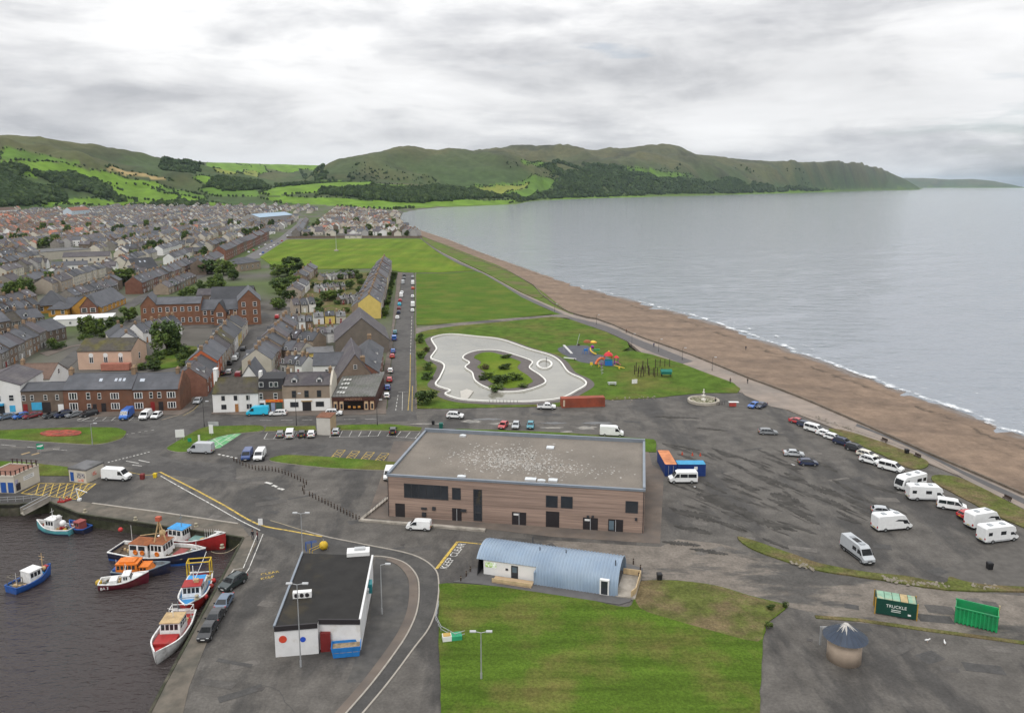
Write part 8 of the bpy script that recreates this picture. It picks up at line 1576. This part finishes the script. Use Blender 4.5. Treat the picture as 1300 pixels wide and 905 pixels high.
for k in range(3): MB().path([(k*0.9,0,0),(k*0.9,0,0.9),(k*0.9+0.6,0,0.9),(k*0.9+0.6,0,0)],0.05,6).build('hoop', pole_d, t)
small_thing('electric_cabinet', 'red and white cabinet beside the fountain', 'cabinet', (930,516), (('body', mat('cab_red',(0.35,0.06,0.05),0.6), lambda b: b.box(-0.9,0.9,-0.4,0.4,0,1.1)),('top', frame_w, lambda b: b.box(-1.1,1.6,-0.5,0.5,1.1,1.2))))
# flower bed on the roundabout, worn patch
sheet('flower_bed', spline([(51,551),(62,547.5),(90,547),(103,549),(98,553.5),(75,554.5),(58,554)],4,True), 0.16, 0.30, mat('red_flowers',(0.28,0.05,0.035),0.9,0.5,1.2,6,(0.16,0.06,0.035),0.8,0.42,0.6))
# mast on the playing field
t = thing('field_mast', 'tall thin mast with white base on the playing field', 'mast', G(427,319)); MB().tube((0,0,0),(0,0,18),0.22,0.08).build('pole', grey_m, t); MB().lathe([(2.2,0.1),(2.0,1.2),(0.5,1.5)],10).build('plinth', conc, t)
# beach wall along the promenade
a = [G(x, y) for x, y in WALL[2:]]
mb = MB().slab(offs([p[:2] for p in a], 0.5), -1.6, 0.55); o = mb.build('sea_wall', mat('sea_wall_stone',(0.13,0.105,0.082),0.9,0.25,0.6,6)); tag(o, 'low brown sea wall running along the whole beach', 'wall')
for k in range(44):
    q = G(1000+random.uniform(-60,60), 500) if False else None
# people
def person_mesh():
    vs = [(0,0,0.95),(0,0,1.2),(0,0,1.42),(0,0,1.52),(0,0.01,1.68),(0.02,0,1.78),(0.10,0,0.9),(0.12,0.03,0.5),(0.12,0,0.08),(0.12,-0.12,0.04),(-0.10,0,0.9),(-0.12,-0.06,0.5),(-0.12,0.04,0.08),(-0.12,-0.08,0.04),(0.20,0,1.40),(0.26,0.03,1.15),(0.25,-0.05,0.9),(0.25,-0.08,0.82),(-0.20,0,1.40),(-0.26,-0.02,1.15),(-0.25,-0.10,0.92),(-0.25,-0.13,0.84)]
    es = [(0,1),(1,2),(2,3),(3,4),(4,5),(0,6),(6,7),(7,8),(8,9),(0,10),(10,11),(11,12),(12,13),(2,14),(14,15),(15,16),(16,17),(2,18),(18,19),(19,20),(20,21)]
    rd = [0.15,0.15,0.16,0.06,0.10,0.07,0.10,0.075,0.055,0.05,0.10,0.075,0.055,0.05,0.075,0.055,0.045,0.04,0.075,0.055,0.045,0.04]
    me = bpy.data.meshes.new('p'); me.from_pydata(vs, es, []); o = bpy.data.objects.new('p', me); COL.objects.link(o); md = o.modifiers.new('s','SKIN'); o.modifiers.new('d','SUBSURF').levels = 1
    for v, r in zip(me.skin_vertices[0].data, rd): v.radius = (r, r*0.8)
    me.skin_vertices[0].data[0].use_root = True
    dg = bpy.context.evaluated_depsgraph_get(); m2 = bpy.data.meshes.new_from_object(o.evaluated_get(dg)); bpy.data.objects.remove(o); m2.name = 'body'; return m2
PM = person_mesh(); skin_m = mat('skin',(0.45,0.27,0.19),0.7); trs = mat('trousers',(0.025,0.028,0.04),0.9)
zc_ = [sum(PM.vertices[i].co.z for i in p.vertices)/len(p.vertices) for p in PM.polygons]; xc_ = [abs(sum(PM.vertices[i].co.x for i in p.vertices)/len(p.vertices)) for p in PM.polygons]
for m_ in (skin_m, trs, trs): PM.materials.append(m_)
PM.polygons.foreach_set('material_index', [0 if z > 1.5 or (x > 0.2 and z < 0.88) else (1 if z < 0.95 else 2) for z, x in zip(zc_, xc_)])
hairm = mat('hair',(0.05,0.03,0.02),0.9); HAIR = MB().lathe([(0.105,1.70),(0.115,1.76),(0.09,1.84),(0.02,1.88)],10).mesh('hair', hairm)
for k, (x, y, c, l) in enumerate(((321,685,(0.02,0.02,0.025),'person in dark clothes standing on the quay, left of the pair'),(327,686,(0.10,0.02,0.025),'person in a dark red top standing on the quay, right of the pair'),(830,441,(0.02,0.03,0.12),'person in a blue jacket walking on the promenade'),(949,487,(0.02,0.02,0.02),'person in black on the promenade near the fountain'),(908,513,(0.03,0.03,0.035),'person in dark clothes beside the fountain basin'),(947,440,(0.03,0.03,0.05),'person walking on the sand close to the water'),(795,423,(0.12,0.03,0.02),'person in red by the beach wall'),(927,487,(0.05,0.03,0.03),'person sitting spot at the park corner path'))):
    if k == 7: l = 'person in brown standing at the park corner by the promenade'
    p = G(x, y); t = thing('person', l, 'person', (p.x,p.y,-1.4 if k == 5 else 0.06), k*1.7, 'people out walking'); o = link('body', PM, t); o.material_slots[2].link = 'OBJECT'; o.material_slots[2].material = mat(f'jacket_{k}', c, 0.9); link('hair', HAIR, t)
# ================================================================== town
TA = math.atan2(*(lambda d: (d[0], d[1]))(ray(465, 235))); DV = Vector((math.sin(TA), math.cos(TA), 0)); DU = Vector((DV.y, -DV.x, 0))
nat = [brown_st, tan_st, brick_red, tan_w, cream_w]; ren = [cream_w, white_w, grey_w, tan_w, grey_st, tan_st, brown_st, grey_st, white_w]; rfs = [slate, slate, slate_p, slate, tile_b]
row((263,503),(315,422), 10, 9, 5.4, 3.2, (brick_red,orange_w,orange_w,tan_w,tan_w,grey_st,white_w,yell_w,cream_w,cream_w), (slate_p,slate,slate,slate,slate_p,slate_m,slate,slate,slate,slate_p), 'the terrace street west side', dorm=0.6, seed=3, jit=0.3, group='houses on the terrace street')
row((350,425),(308,480), 10, 9, 5.2, 3.2, nat, (slate,slate_p,slate), 'the terrace street east side', 'far', dorm=0.5, seed=5, jit=0.25, group='houses on the terrace street')
row((483.5,404),(497.5,344), 20, 10, 7.4, 3.6, (yell_w,cream_w,tan_st,brown_st,tan_st,brown_st,brick_red,tan_st,brown_st,tan_st), (slate,slate_p,slate,slate_p), 'the shore terrace', dorm=0.4, seed=7, group='shore terrace houses')
row((466,402),(487.5,346), 13, 7, 4.6, 2.6, [tan_st,brown_st,grey_st], (slate,slate_p), 'the rear wings behind the shore terrace', seed=8, gap=0.25, group='shore terrace rear wings')
row((181,373),(246,345), 15, 9, 6.2, 3.4, (brick_red,brown_st,tan_st), (slate,slate,slate_p), 'the long brick row behind the school', dorm=0.5, seed=9, group='row behind the school')
row((287,331),(342,303), 15, 10, 8.2, 3.4, (brick_red,brick_red,brown_st), (slate,slate_p), 'the tall brick terrace by the field street', seed=10, group='brick field terrace')
row((262,349),(285,336), 4, 10, 7.0, 3.4, (brown_st,brick_red,tan_st,white_w), (slate,slate_p), 'the short row before the brick terrace', seed=12, group='short stone row')
row((381,300),(392,282), 5, 9, 5, 3, ren, rfs, 'the near end of the field street right side', seed=13)
row((3,470),(60,440), 6, 10, 6.0, 3.4, (grey_st,brown_st,grey_st,tan_st,brown_st,grey_st), (slate,slate,slate_p), 'the grey stone row behind the corner shop', seed=14, dorm=0.3, group='grey stone row')
row((0,428),(58,418), 4, 10, 5.6, 3.4, (brown_st,grey_st,brown_st,brown_st), (slate,slate_m,slate), 'the low row left of the church lane', seed=15, dorm=0.4)
row((0,412),(52,401), 6, 9, 5.2, 3.2, (brick_red,brown_st), (slate,slate), 'the dark brick row left of the ochre school', seed=16, dorm=0.5)
row((180,448),(168,434), 2, 9, 4.6, 3, (white_w,cream_w), (slate,slate), 'the small pair behind the pink hall', seed=17)
row((182,436),(232,424), 5, 8, 4.4, 3.0, (white_w,grey_w,white_w,cream_w,white_w), (slate,slate,slate_p), 'the low cottages in front of the brick school', seed=18, gap=0.1)
row((372,398),(402,396), 3, 9, 4.0, 2.4, (tan_w,cream_w,white_w), (slate_p,slate,slate), 'the yard bungalows by the back lane', seed=19, gap=0.15)
row((360,420),(398,418), 4, 9, 3.6, 1.8, (grey_w,tan_st,white_w,brown_st), (slate,slate_p,felt), 'the workshops at the street end', seed=20, gap=0.1)
row((398,412),(440,410), 3, 7, 3.4, 1.4, (white_w,yell_w,cream_w), (felt,slate,felt), 'the white yard sheds beside the gabled shed', seed=21, gap=0.1)
row((404,436),(428,434), 2, 10, 3.6, 1.5, (grey_w,white_w), (slate_p,felt), 'the yard roofs left of the gabled shed', seed=22)
row((355,440),(398,444), 4, 8, 3.6, 2.4, (tan_w,brown_st,white_w,tan_st), (slate,slate_p,slate), 'the back buildings above the pub', seed=23)
row((358,458),(382,460), 2, 8, 3.8, 2.4, (brown_st,cream_w), (slate,slate_p), 'the cottages behind the takeaway yard', seed=24)
row((355,474),(384,478), 3, 7, 3.4, 2.2, (grey_w,tan_w,white_w), (slate_p,slate,slate), 'the sheds behind the takeaway', seed=25, gap=0.1)
row((388,360),(404,346), 3, 9, 4.0, 2.6, (brown_st,tan_w), (slate,slate_p), 'the bungalows at the field corner', seed=26, gap=0.2)
row((382,380),(394,366), 2, 9, 4.0, 2.6, (tan_w,white_w), (slate_p,slate), 'the bungalows along the back lane', seed=27, gap=0.2)
row((96,386),(150,372), 6, 9, 4.6, 3.0, (grey_st,tan_st,cream_w,brown_st,white_w,grey_st), (slate,slate_p,slate), 'the short row behind the ochre school', seed=31, dorm=0.4)
row((8,398),(48,386), 4, 9, 4.8, 3.0, (brown_st,white_w,grey_st,tan_st), (slate,slate_p), 'the row at the left edge behind the dark bricks', seed=32, dorm=0.4)
row((402,372),(440,369), 5, 6, 2.8, 1.2, (grey_w,white_w,tan_w,cream_w,grey_st), (felt,slate,felt,slate_p), 'the garden sheds in the middle of the back gardens', seed=33, gap=0.3, chim=False)
row((408,357),(452,353), 5, 6, 2.8, 1.2, (tan_w,white_w,grey_w,cream_w,brown_st), (slate,felt,felt), 'the garden sheds nearest the playing field', seed=34, gap=0.3, chim=False)
row((432,387),(464,384), 4, 6, 2.8, 1.2, (brown_st,grey_w,white_w,grey_st), (felt,slate_p,felt), 'the garden sheds behind the yellow end house', seed=35, gap=0.3, chim=False)
row((214,374),(250,358), 5, 8, 4.0, 2.6, (tan_st,brown_st,grey_st), (slate_p,slate), 'the low range behind the brick school', seed=36, gap=0.05)
sheet('school_yard', [(150,424),(182,418),(262,416),(345,413),(348,404),(330,392),(324,372),(300,366),(262,372),(222,384),(180,400),(160,404)], -0.1, 0.03, tarmac)
sheet('mid_street', [(176,376),(250,346),(300,332),(306,337),(256,352),(186,381),(158,396),(150,392)], -0.1, 0.05, road)
house('long blue-fronted market shed among the yards left of the gabled shed', *fr((424,428),(446,426)), 6, 2.8, 0.8, mat('blue_front',(0.02,0.10,0.33),0.6), felt, 'mono', cat='shed', name='blue_shed')
house('yellow rendered wall building above the pub yard', *fr((390,462),(424,460)), 6, 3.6, 0.8, yell_w, felt, 'mono', cat='building', name='yellow_building', wins=[(0.2,1.0,1.0,1.2),(0.8,1.0,1.0,1.2)])
house('hipped grey-roofed house with white windows at the field corner', *fr((304,345),(331,341)), 14, 5.2, 3.6, tan_st, slate, 'hip', wins=std_wins(16,1,1.5,3,4,1.4,2.0), cat='house', name='hipped_house', chim=[])
# pink hall, schools, other large buildings
t, w_, h, rh = near_house('pink rendered church hall with three arched white windows and dark brown roof', (100,469), (168,468), 13, 446, 430, pink_w, slate_m, wins=[(0.25,2.0,1.3,2.6,'v'),(0.52,2.0,1.3,2.6,'v'),(0.80,2.0,1.3,2.6,'v')], cat='hall', name='pink_hall', gable_wins=[(1,0.5,2.0,1.2,2.2)])
for f in (0.25,0.52,0.80): MB().lathe([(0.75,-0.03),(0.75,0.03)],14).build('arch_head', frame_w, t, False, ((f-0.5)*w_,-0.03,4.6)).rotation_euler = (math.pi/2,0,0)
MB().box(-w_*0.02, w_*0.5, -2.6, -0.4, 0, 2.2).build('porch', mat('porch_red',(0.34,0.14,0.10),0.8,0.15), t)
def blk(label, A, B, d, ye, yr, wall, roof, kind='gable', nm='school_block', n=6, fl=2, hw=1.5, hh=2.0, **kw):
    A_, B_ = fr(A, B); w2 = (B_-A_).length; mx_, my_ = (A[0]+B[0])/2, (A[1]+B[1])/2; h = ht(mx_, my_, ye); nn = Vector((-(B_-A_).y,(B_-A_).x,0)).normalized(); p = (A_+B_)/2+nn*(d/2 if kind != 'front' else 0); dd = ray(mx_, yr); rh = max(CAMH+dd[2]*p.y/dd[1]-h, 0.5); fh = h/fl
    return house(label, A_, B_, d, h, rh, wall, roof, kind, wins=std_wins(w2, fl, fh*0.3, fh, n, hw, min(hh, fh*0.6)), cat='school', name=nm, group='school buildings', near=False, **kw)
sbrick = W_('school_brick', (0.185,0.088,0.052), 0.25, 0.03, (0.135,0.072,0.048)); RN_ = None
WN['school_brick'] = 'brick'
blk('left wing of the brick school with two rows of tall white windows', (200,414), (256,412), 12, 386, 377, sbrick, slate, n=6, fl=2, gable_wins=[(-1,0.3,2,1,1.6),(-1,0.7,2,1,1.6),(-1,0.3,6,1,1.6),(-1,0.7,6,1,1.6)])
blk('gabled middle block of the brick school', (256.3,412), (304,410.5), 14, 393, 380, sbrick, slate, n=5, fl=2)
blk('steep centre gable on the front of the brick school', (272,413), (288,412.5), 8, 396, 384, sbrick, slate, 'front', n=1, fl=2, hw=2.6)
blk('tall gabled right block of the brick school with three storeys of windows', (303.5,413), (332,411.5), 18, 382, 368.5, sbrick, slate, 'front', n=2, fl=3, hw=1.6)
blk('wide grey slate roof hall at the back of the brick school', (268,398), (322,396), 20, 384, 364, sbrick, slate, n=4, fl=1)
blk('long low rear range of the brick school', (250,386), (322,384), 12, 374, 366, brown_st, slate_p, n=6, fl=1)
blk('left gable end block of the brick school', (180,415), (201,414), 14, 388, 376, sbrick, slate, 'front', n=2, fl=2, hw=1.0)
blk('hipped ochre-walled pavilion at the left of the ochre school', (48,398), (82,396), 18, 388, 369, ochre_b, slate, 'hip', n=3, fl=1, ov=0.6, chim=[])
blk('low hipped pavilion in front of the ochre school', (62,402), (86,401), 9, 393, 383, ochre_b, slate, 'hip', n=2, fl=1, ov=0.6, chim=[])
blk('long ochre school range with grey roof', (84,397), (128,395), 12, 388, 377, ochre_b, slate, n=5, fl=1)
blk('red-brick gable in the middle of the ochre school', (102,400), (124,399), 9, 390, 378, brick_red, slate, 'front', n=2, fl=1, hw=2.4, hh=2.4)
blk('right wing of the ochre school receding behind its tower gable', (128,398), (160,385), 13, 384, 370, ochre_b, slate, n=6, fl=2)
t = blk('long white flat-roofed store in front of the ochre school', (66,415), (143,411), 12, 405, 403, white_w, mat('white_roof',(0.62,0.62,0.62),0.6,0.05), 'flat', 'flat_store', n=5, fl=1, hw=1.0, hh=1.0)
blk('brown stone end house by the church lane', (62,436), (85,430), 12, 418, 407, brown_st, slate, 'gable', 'stone_house', n=3, fl=2, hw=0.9, hh=1.4, chim=[(0.0,1.2)])
blk('very large pale windowless warehouse in mid town', (52,331), (116,326), 30, 318.5, 317, cream_w, felt, 'flat', 'warehouse', n=1, fl=1, hw=0.5, hh=0.5)
blk('cream arched-front supermarket-like hall below the warehouse', (80,335), (140,333), 22, 326, 320, cream_w, slate_p, 'gable', 'cream_hall', n=6, fl=1)
blk('white stepped buildings below the cream hall', (66,346), (112,344), 12, 337, 332, white_w, slate, 'gable', 'white_block', n=6, fl=1)
blk('dark slate church-like block with skylights in mid town', (172,352), (202,349), 14, 341, 328, cream_w, slate, 'gable', 'slate_block', n=3, fl=2, sky=[(0.4,0.3,1.2,1.4),(0.6,0.3,1.2,1.4)])
blk('long pale blue-roofed shed in the far town', (330,283), (372,279), 30, 274.5, 270.5, grey_w, mat('blue_far_roof',(0.26,0.36,0.46),0.5,0.08), 'gable', 'blue_roof_shed', n=4, fl=1)
blk('white two-storey block at the far left of the town', (-4,276), (22,274), 14, 267, 263.5, white_w, tile_b, 'gable', 'white_block', n=6, fl=2)
blk('pale blue and white block by the far trees', (92,277), (115,275), 16, 267, 263, mat('pale_blue_wall',(0.45,0.52,0.58),0.8), tile_r, 'gable', 'blue_block', n=4, fl=2)
# the rest of the town: rows along the street grid
REG = [[(-60,300),(-60,268),(40,262),(140,262),(300,259),(392,262),(384,272),(375,285),(350,303),(318,319),(296,330),(284,333),(258,345),(246,342),(180,370),(168,368),(150,374),(60,374),(46,380),(-60,402)],[(396,268),(440,266),(506,272),(500,280),(508,287),(535,297),(536,300),(480,301),(376,300),(386,288)]]
EXC = [GP(p) for p in ([(48,334),(120,328),(124,316),(48,318)],[(76,338),(145,336),(142,326),(76,326)],[(62,348),(116,346),(114,336),(62,338)],[(168,354),(206,351),(206,338),(168,340)],[(326,285),(376,281),(372,270),(326,274)])]
regs = [GP(r) for r in REG]
rt = random.Random(21); cand = []; nat = [grey_st, tan_st, cream_w, brown_st]; rfs = [slate, slate, slate_p, slate, slate_p]; ren = [cream_w, white_w, grey_w, tan_w, grey_st, cream_w, grey_st, white_w]
u0 = G(318,321).dot(DU)                                   # street line beside the playing field
vmin, vmax = 330, 2250
offsets = []; u = 0; k = 0
while u > -1250: offsets.append((u-14, 1, k)); offsets.append((u-14-9-19-9, -1, k)); u -= 14+9+19+9+5; k += 1
u = 34
for k2 in range(9): offsets.append((u, -1, 40+k2)); offsets.append((u+24, 1, 40+k2)); u += 40
for uo, face, ri in offsets:
    v = vmin+rt.uniform(0, 10); idx = 0
    while v < vmax:
        run = rt.choice((3,4,6,8)); wd = rt.uniform(6.5, 9.5); terr = rt.random() < 0.6
        wl, rf = rt.choice(nat if rt.random() < 0.3 else ren), rt.choice(rfs); hh = rt.choice((3.2,4.8,5.4,5.8))
        for j in range(run):
            p = DU*(u0+uo+(rt.uniform(-9,9) if ri >= 40 else rt.uniform(-1.2,1.2) if terr else rt.uniform(-5,5)))+DV*v; wd2 = wd*rt.uniform(0.92,1.08); v += wd2
            if not any(inside(r, p.x, p.y) for r in regs) or any(inside(e, p.x, p.y) for e in EXC) or h_at(p.x, p.y) > 7 or rt.random() < 0.05: continue
            red = inside(GP([(-20,305),(-20,276),(100,272),(130,285),(120,300),(60,306)]), p.x, p.y)
            w1 = wl if terr else rt.choice(nat if rt.random() < 0.22 else ren); r1 = (rt.choice((tile_r,tile_b,tile_b,slate_p)) if red and rt.random() < 0.8 else (tile_r if rt.random() < (0.14 if ri >= 40 else 0.015) else (rf if terr else rt.choice(rfs))))
            cand.append((p, face, wd2*(1 if terr else 0.82), rt.uniform(8,9.5), hh*(1 if terr else rt.uniform(0.8,1.15)), rt.uniform(2.6,3.6), w1, r1, rt.random(), ri, terr))
        v += rt.choice((0,3,5,12)) if not terr else rt.choice((4,6,14))
cand.sort(key=lambda c: c[0].length)
cnt = {}
NIND = 205
for ci, (p, face, wd, dp, hh, rh, wl, rf, rv, ri, terr) in enumerate(cand[:NIND]):
    key = (ri, face); cnt[key] = cnt.get(key, 0)+1; k = cnt[key]-1
    a, b = (p, p+DV*wd) if face > 0 else (p+DV*wd, p)
    if rv < 0.3 and not terr: a, b = (p+DU*(-dp if face > 0 else 0), p+DU*(0 if face > 0 else dp)); dp, kd = wd, 'gable'
    else: kd = 'gable' if rv < 0.85 else 'hip'
    side = 'seaward' if face > 0 else 'inland'
    where = f'{ORD[ri]} street inland' if ri < 40 else f'{ORD[ri-40]} street past the playing field'
    lab = f"{WN[wl.name]} house, {ORD[k]} on {side} side of {where}"
    house(lab, a, b, dp, hh, rh, wl, rf, kd, 'houses in the middle town', [(0.25,0.9,1.0,1.3),(0.75,0.9,1.0,1.3)]+([(0.25,3.2,1.0,1.2),(0.75,3.2,1.0,1.2)] if hh > 4.5 else []), (), (), [], [(0.02,1.0)]+([(0.98,0.9)] if rv > 0.5 else []) if kd == 'gable' else [], [(0.5,1)] if rv > 0.7 and kd == 'gable' else [], [(0.4,0.25,0.9,1.2)] if rv < 0.2 and kd == 'gable' else [], party=terr, z=0.0)
# beyond about 300 houses in all the far town is one mass
pal = [brown_st, tan_st, brick_red, tan_w, cream_w, white_w, grey_w, slate, slate_p, tile_b, tile_r, glass, chim_m]; pi = {m_.name: i for i, m_ in enumerate(pal)}
mb = MB()
for (p, face, wd, dp, hh, rh, wl, rf, rv, ri, terr) in cand[NIND:]:
    z = h_at(p.x, p.y)-0.3; s = 1 if face > 0 else -1; x, y = DV, DU*(-s); o = p
    if rv < 0.4 and not terr: x, y = DU*(-s), DV; wd, dp = dp, wd
    q = lambda a, b, c: tuple((o+x*a+y*b)[:2])+(z+c,)
    flip = x.cross(y).z < 0
    v = [q(0,0,0),q(wd,0,0),q(wd,dp,0),q(0,dp,0),q(0,0,hh),q(wd,0,hh),q(wd,dp,hh),q(0,dp,hh),q(0,dp/2,hh+rh),q(wd,dp/2,hh+rh)]
    f = [(0,1,5,4),(2,3,7,6),(1,2,6,9,5),(3,0,4,8,7)]; g = [(4,5,9,8),(6,7,8,9)]
    if flip: f, g = [a[::-1] for a in f], [a[::-1] for a in g]
    mb.add(v, f, pi.get(wl.name, 4)); e = 0.3; sl = rh/(dp/2)
    v2 = [q(-0.2,-e,hh-sl*e+0.15),q(wd+0.2,-e,hh-sl*e+0.15),q(wd+0.2,dp+e,hh-sl*e+0.15),q(-0.2,dp+e,hh-sl*e+0.15),q(-0.2,dp/2,hh+rh+0.15),q(wd+0.2,dp/2,hh+rh+0.15)]; g2 = [(0,1,5,4),(2,3,4,5)]
    mb.add(v2, g2 if not flip else [a[::-1] for a in g2], pi.get(rf.name, 7))
    for fx in (0.25, 0.72):
        for fz in ((0.9,) if hh < 4.5 else (0.9, 3.3)): w4 = [q(wd*fx-0.5,-0.04,fz),q(wd*fx+0.5,-0.04,fz),q(wd*fx+0.5,-0.04,fz+1.2),q(wd*fx-0.5,-0.04,fz+1.2)]; mb.add(w4, [(0,1,2,3)], 11)
    if rv > 0.3: c4 = o+x*0.4+y*(dp/2); mb.cbox((c4.x,c4.y,z+hh+rh+0.5),(0.6,1.2,1.6),math.atan2(x.y,x.x),12)
o = mb.build('far_town_houses', pal); o['kind'] = 'stuff'
print('TOWN', len(cand), 'houses total', len([1 for o in COL.objects if o.get('category') == 'house']))
# greenery between the houses
rg = random.Random(33); spots = []
while len(spots) < 110:
    p, face, wd, dp = cand[rg.randrange(0, min(len(cand), 1000))][:4]; q = p+DU*(-(dp+rg.uniform(6,16)) if face > 0 else (dp+rg.uniform(6,16)))+DV*rg.uniform(-5,5)
    if any(inside(r, q.x, q.y) for r in regs) and not any(inside(e, q.x, q.y) for e in EXC): spots.append(q)
spots.sort(key=lambda q: q.length)
for k, q in enumerate(spots):
    s_ = rg.uniform(5,11); tree(0, 0, 1, 1, ('round','dark','round','cone')[k%4], f'{("bushy green","dark round","spreading green","pointed dark")[k%4]} garden tree among the houses, {ORD[k//4]} nearest of its kind', 'garden trees in the town', p=q, z=h_at(q.x,q.y), size=(s_, s_*rg.uniform(0.8,1.1)))

# hedges, shrubs and gardens
sheet('front_gardens', [(485.5,404),(489.5,404),(503.5,350),(505,346.5),(498.5,345)], -0.1, 0.06, lawn)
sheet('green_yard', [(196,470),(246,462),(252,440),(222,438),(196,448)], -0.1, 0.05, lawn)
sheet('back_gardens', [(392,420),(470,398),(486,346),(400,346),(376,385)], -0.1, 0.04, rough_g)
gs_ = random.Random(77); kk = 0
def scatter(pl, n, kinds, smin, smax, what, grp):
    P_ = GP(pl); xs = [p[0] for p in P_]; ys = [p[1] for p in P_]; got = []
    while len(got) < n:
        x, y = gs_.uniform(min(xs), max(xs)), gs_.uniform(min(ys), max(ys))
        if inside(P_, x, y): got.append(Vector((x, y, 0)))
    got.sort(key=lambda q: q.length)
    for i, q in enumerate(got):
        s_ = gs_.uniform(smin, smax); tree(0, 0, 1, 1, gs_.choice(kinds), f'{what}, {ORD[i]} counted away from the harbour', grp, p=q, z=0.0, size=(s_, s_*gs_.uniform(0.5, 0.9)))
scatter([(486.5,404),(489.5,404),(503,352),(499.5,346)], 26, ('darkshrub','shrub','darkshrub'), 2.0, 4.2, 'garden shrub in front of the shore terrace', 'front garden shrubs')
scatter([(398,410),(464,396),(482,350),(400,348),(378,385)], 34, ('darkshrub','shrub','round','dark'), 3.0, 6.5, 'back garden bush behind the shore terrace', 'back garden bushes')
scatter([(340,385),(372,350),(384,346),(372,380),(352,395)], 16, ('dark','darkshrub','round'), 5.0, 9.0, 'dense dark tree along the back lane', 'back lane trees')
scatter([(200,392),(262,362),(300,350),(300,360),(262,372),(210,384)], 14, ('dark','round','darkshrub'), 4.0, 8.0, 'tree in the grounds behind the brick school', 'school ground trees')
scatter([(190,470),(248,462),(252,444),(222,440),(196,452)], 14, ('darkshrub','shrub'), 2.5, 5.0, 'bush around the green yard behind the red terrace', 'green yard bushes')
scatter([(60,448),(98,440),(150,430),(170,414),(120,420),(70,440)], 12, ('darkshrub','shrub','round'), 2.5, 5.0, 'bush beside the church lane', 'church lane bushes')

# far edge of the playing field: wall, hedge and pavilion
wl_ = GP([(364,302.6),(450,301.8),(536,302.2)]); o = MB().slab(offs(wl_, 0.8), -0.2, 2.2).build('field_wall', brown_st); tag(o, 'long brown stone wall along the far edge of the playing field', 'wall')
house('small pale pavilion against the far wall of the playing field', *fr((438,303),(458,303)), 7, 3.2, 1.6, cream_w, slate_p, wins=[(0.3,1.0,1.5,1.2),(0.7,1.0,1.5,1.2)], cat='pavilion', name='pavilion')
scatter([(368,301.5),(534,301),(530,297),(376,297)], 22, ('darkshrub','shrub','dark'), 4.0, 8.0, 'bush behind the far wall of the playing field', 'field wall bushes')
# ================================================================== haze: the air itself, one closed box round everything
hz_m = bpy.data.materials.new('haze_air'); hz_m.use_nodes = True; t = hz_m.node_tree; t.nodes.clear()
o_ = t.nodes.new('ShaderNodeOutputMaterial'); v_ = t.nodes.new('ShaderNodeVolumePrincipled'); t.links.new(v_.outputs[0], o_.inputs['Volume'])
v_.inputs['Color'].default_value = (0.70, 0.85, 1.0, 1); v_.inputs['Density'].default_value = 1.9e-5; v_.inputs['Anisotropy'].default_value = 0.2
tag(MB().box(-52000, 52000, -60, 50000, -13.5, 520).build('haze', hz_m), kind='stuff')
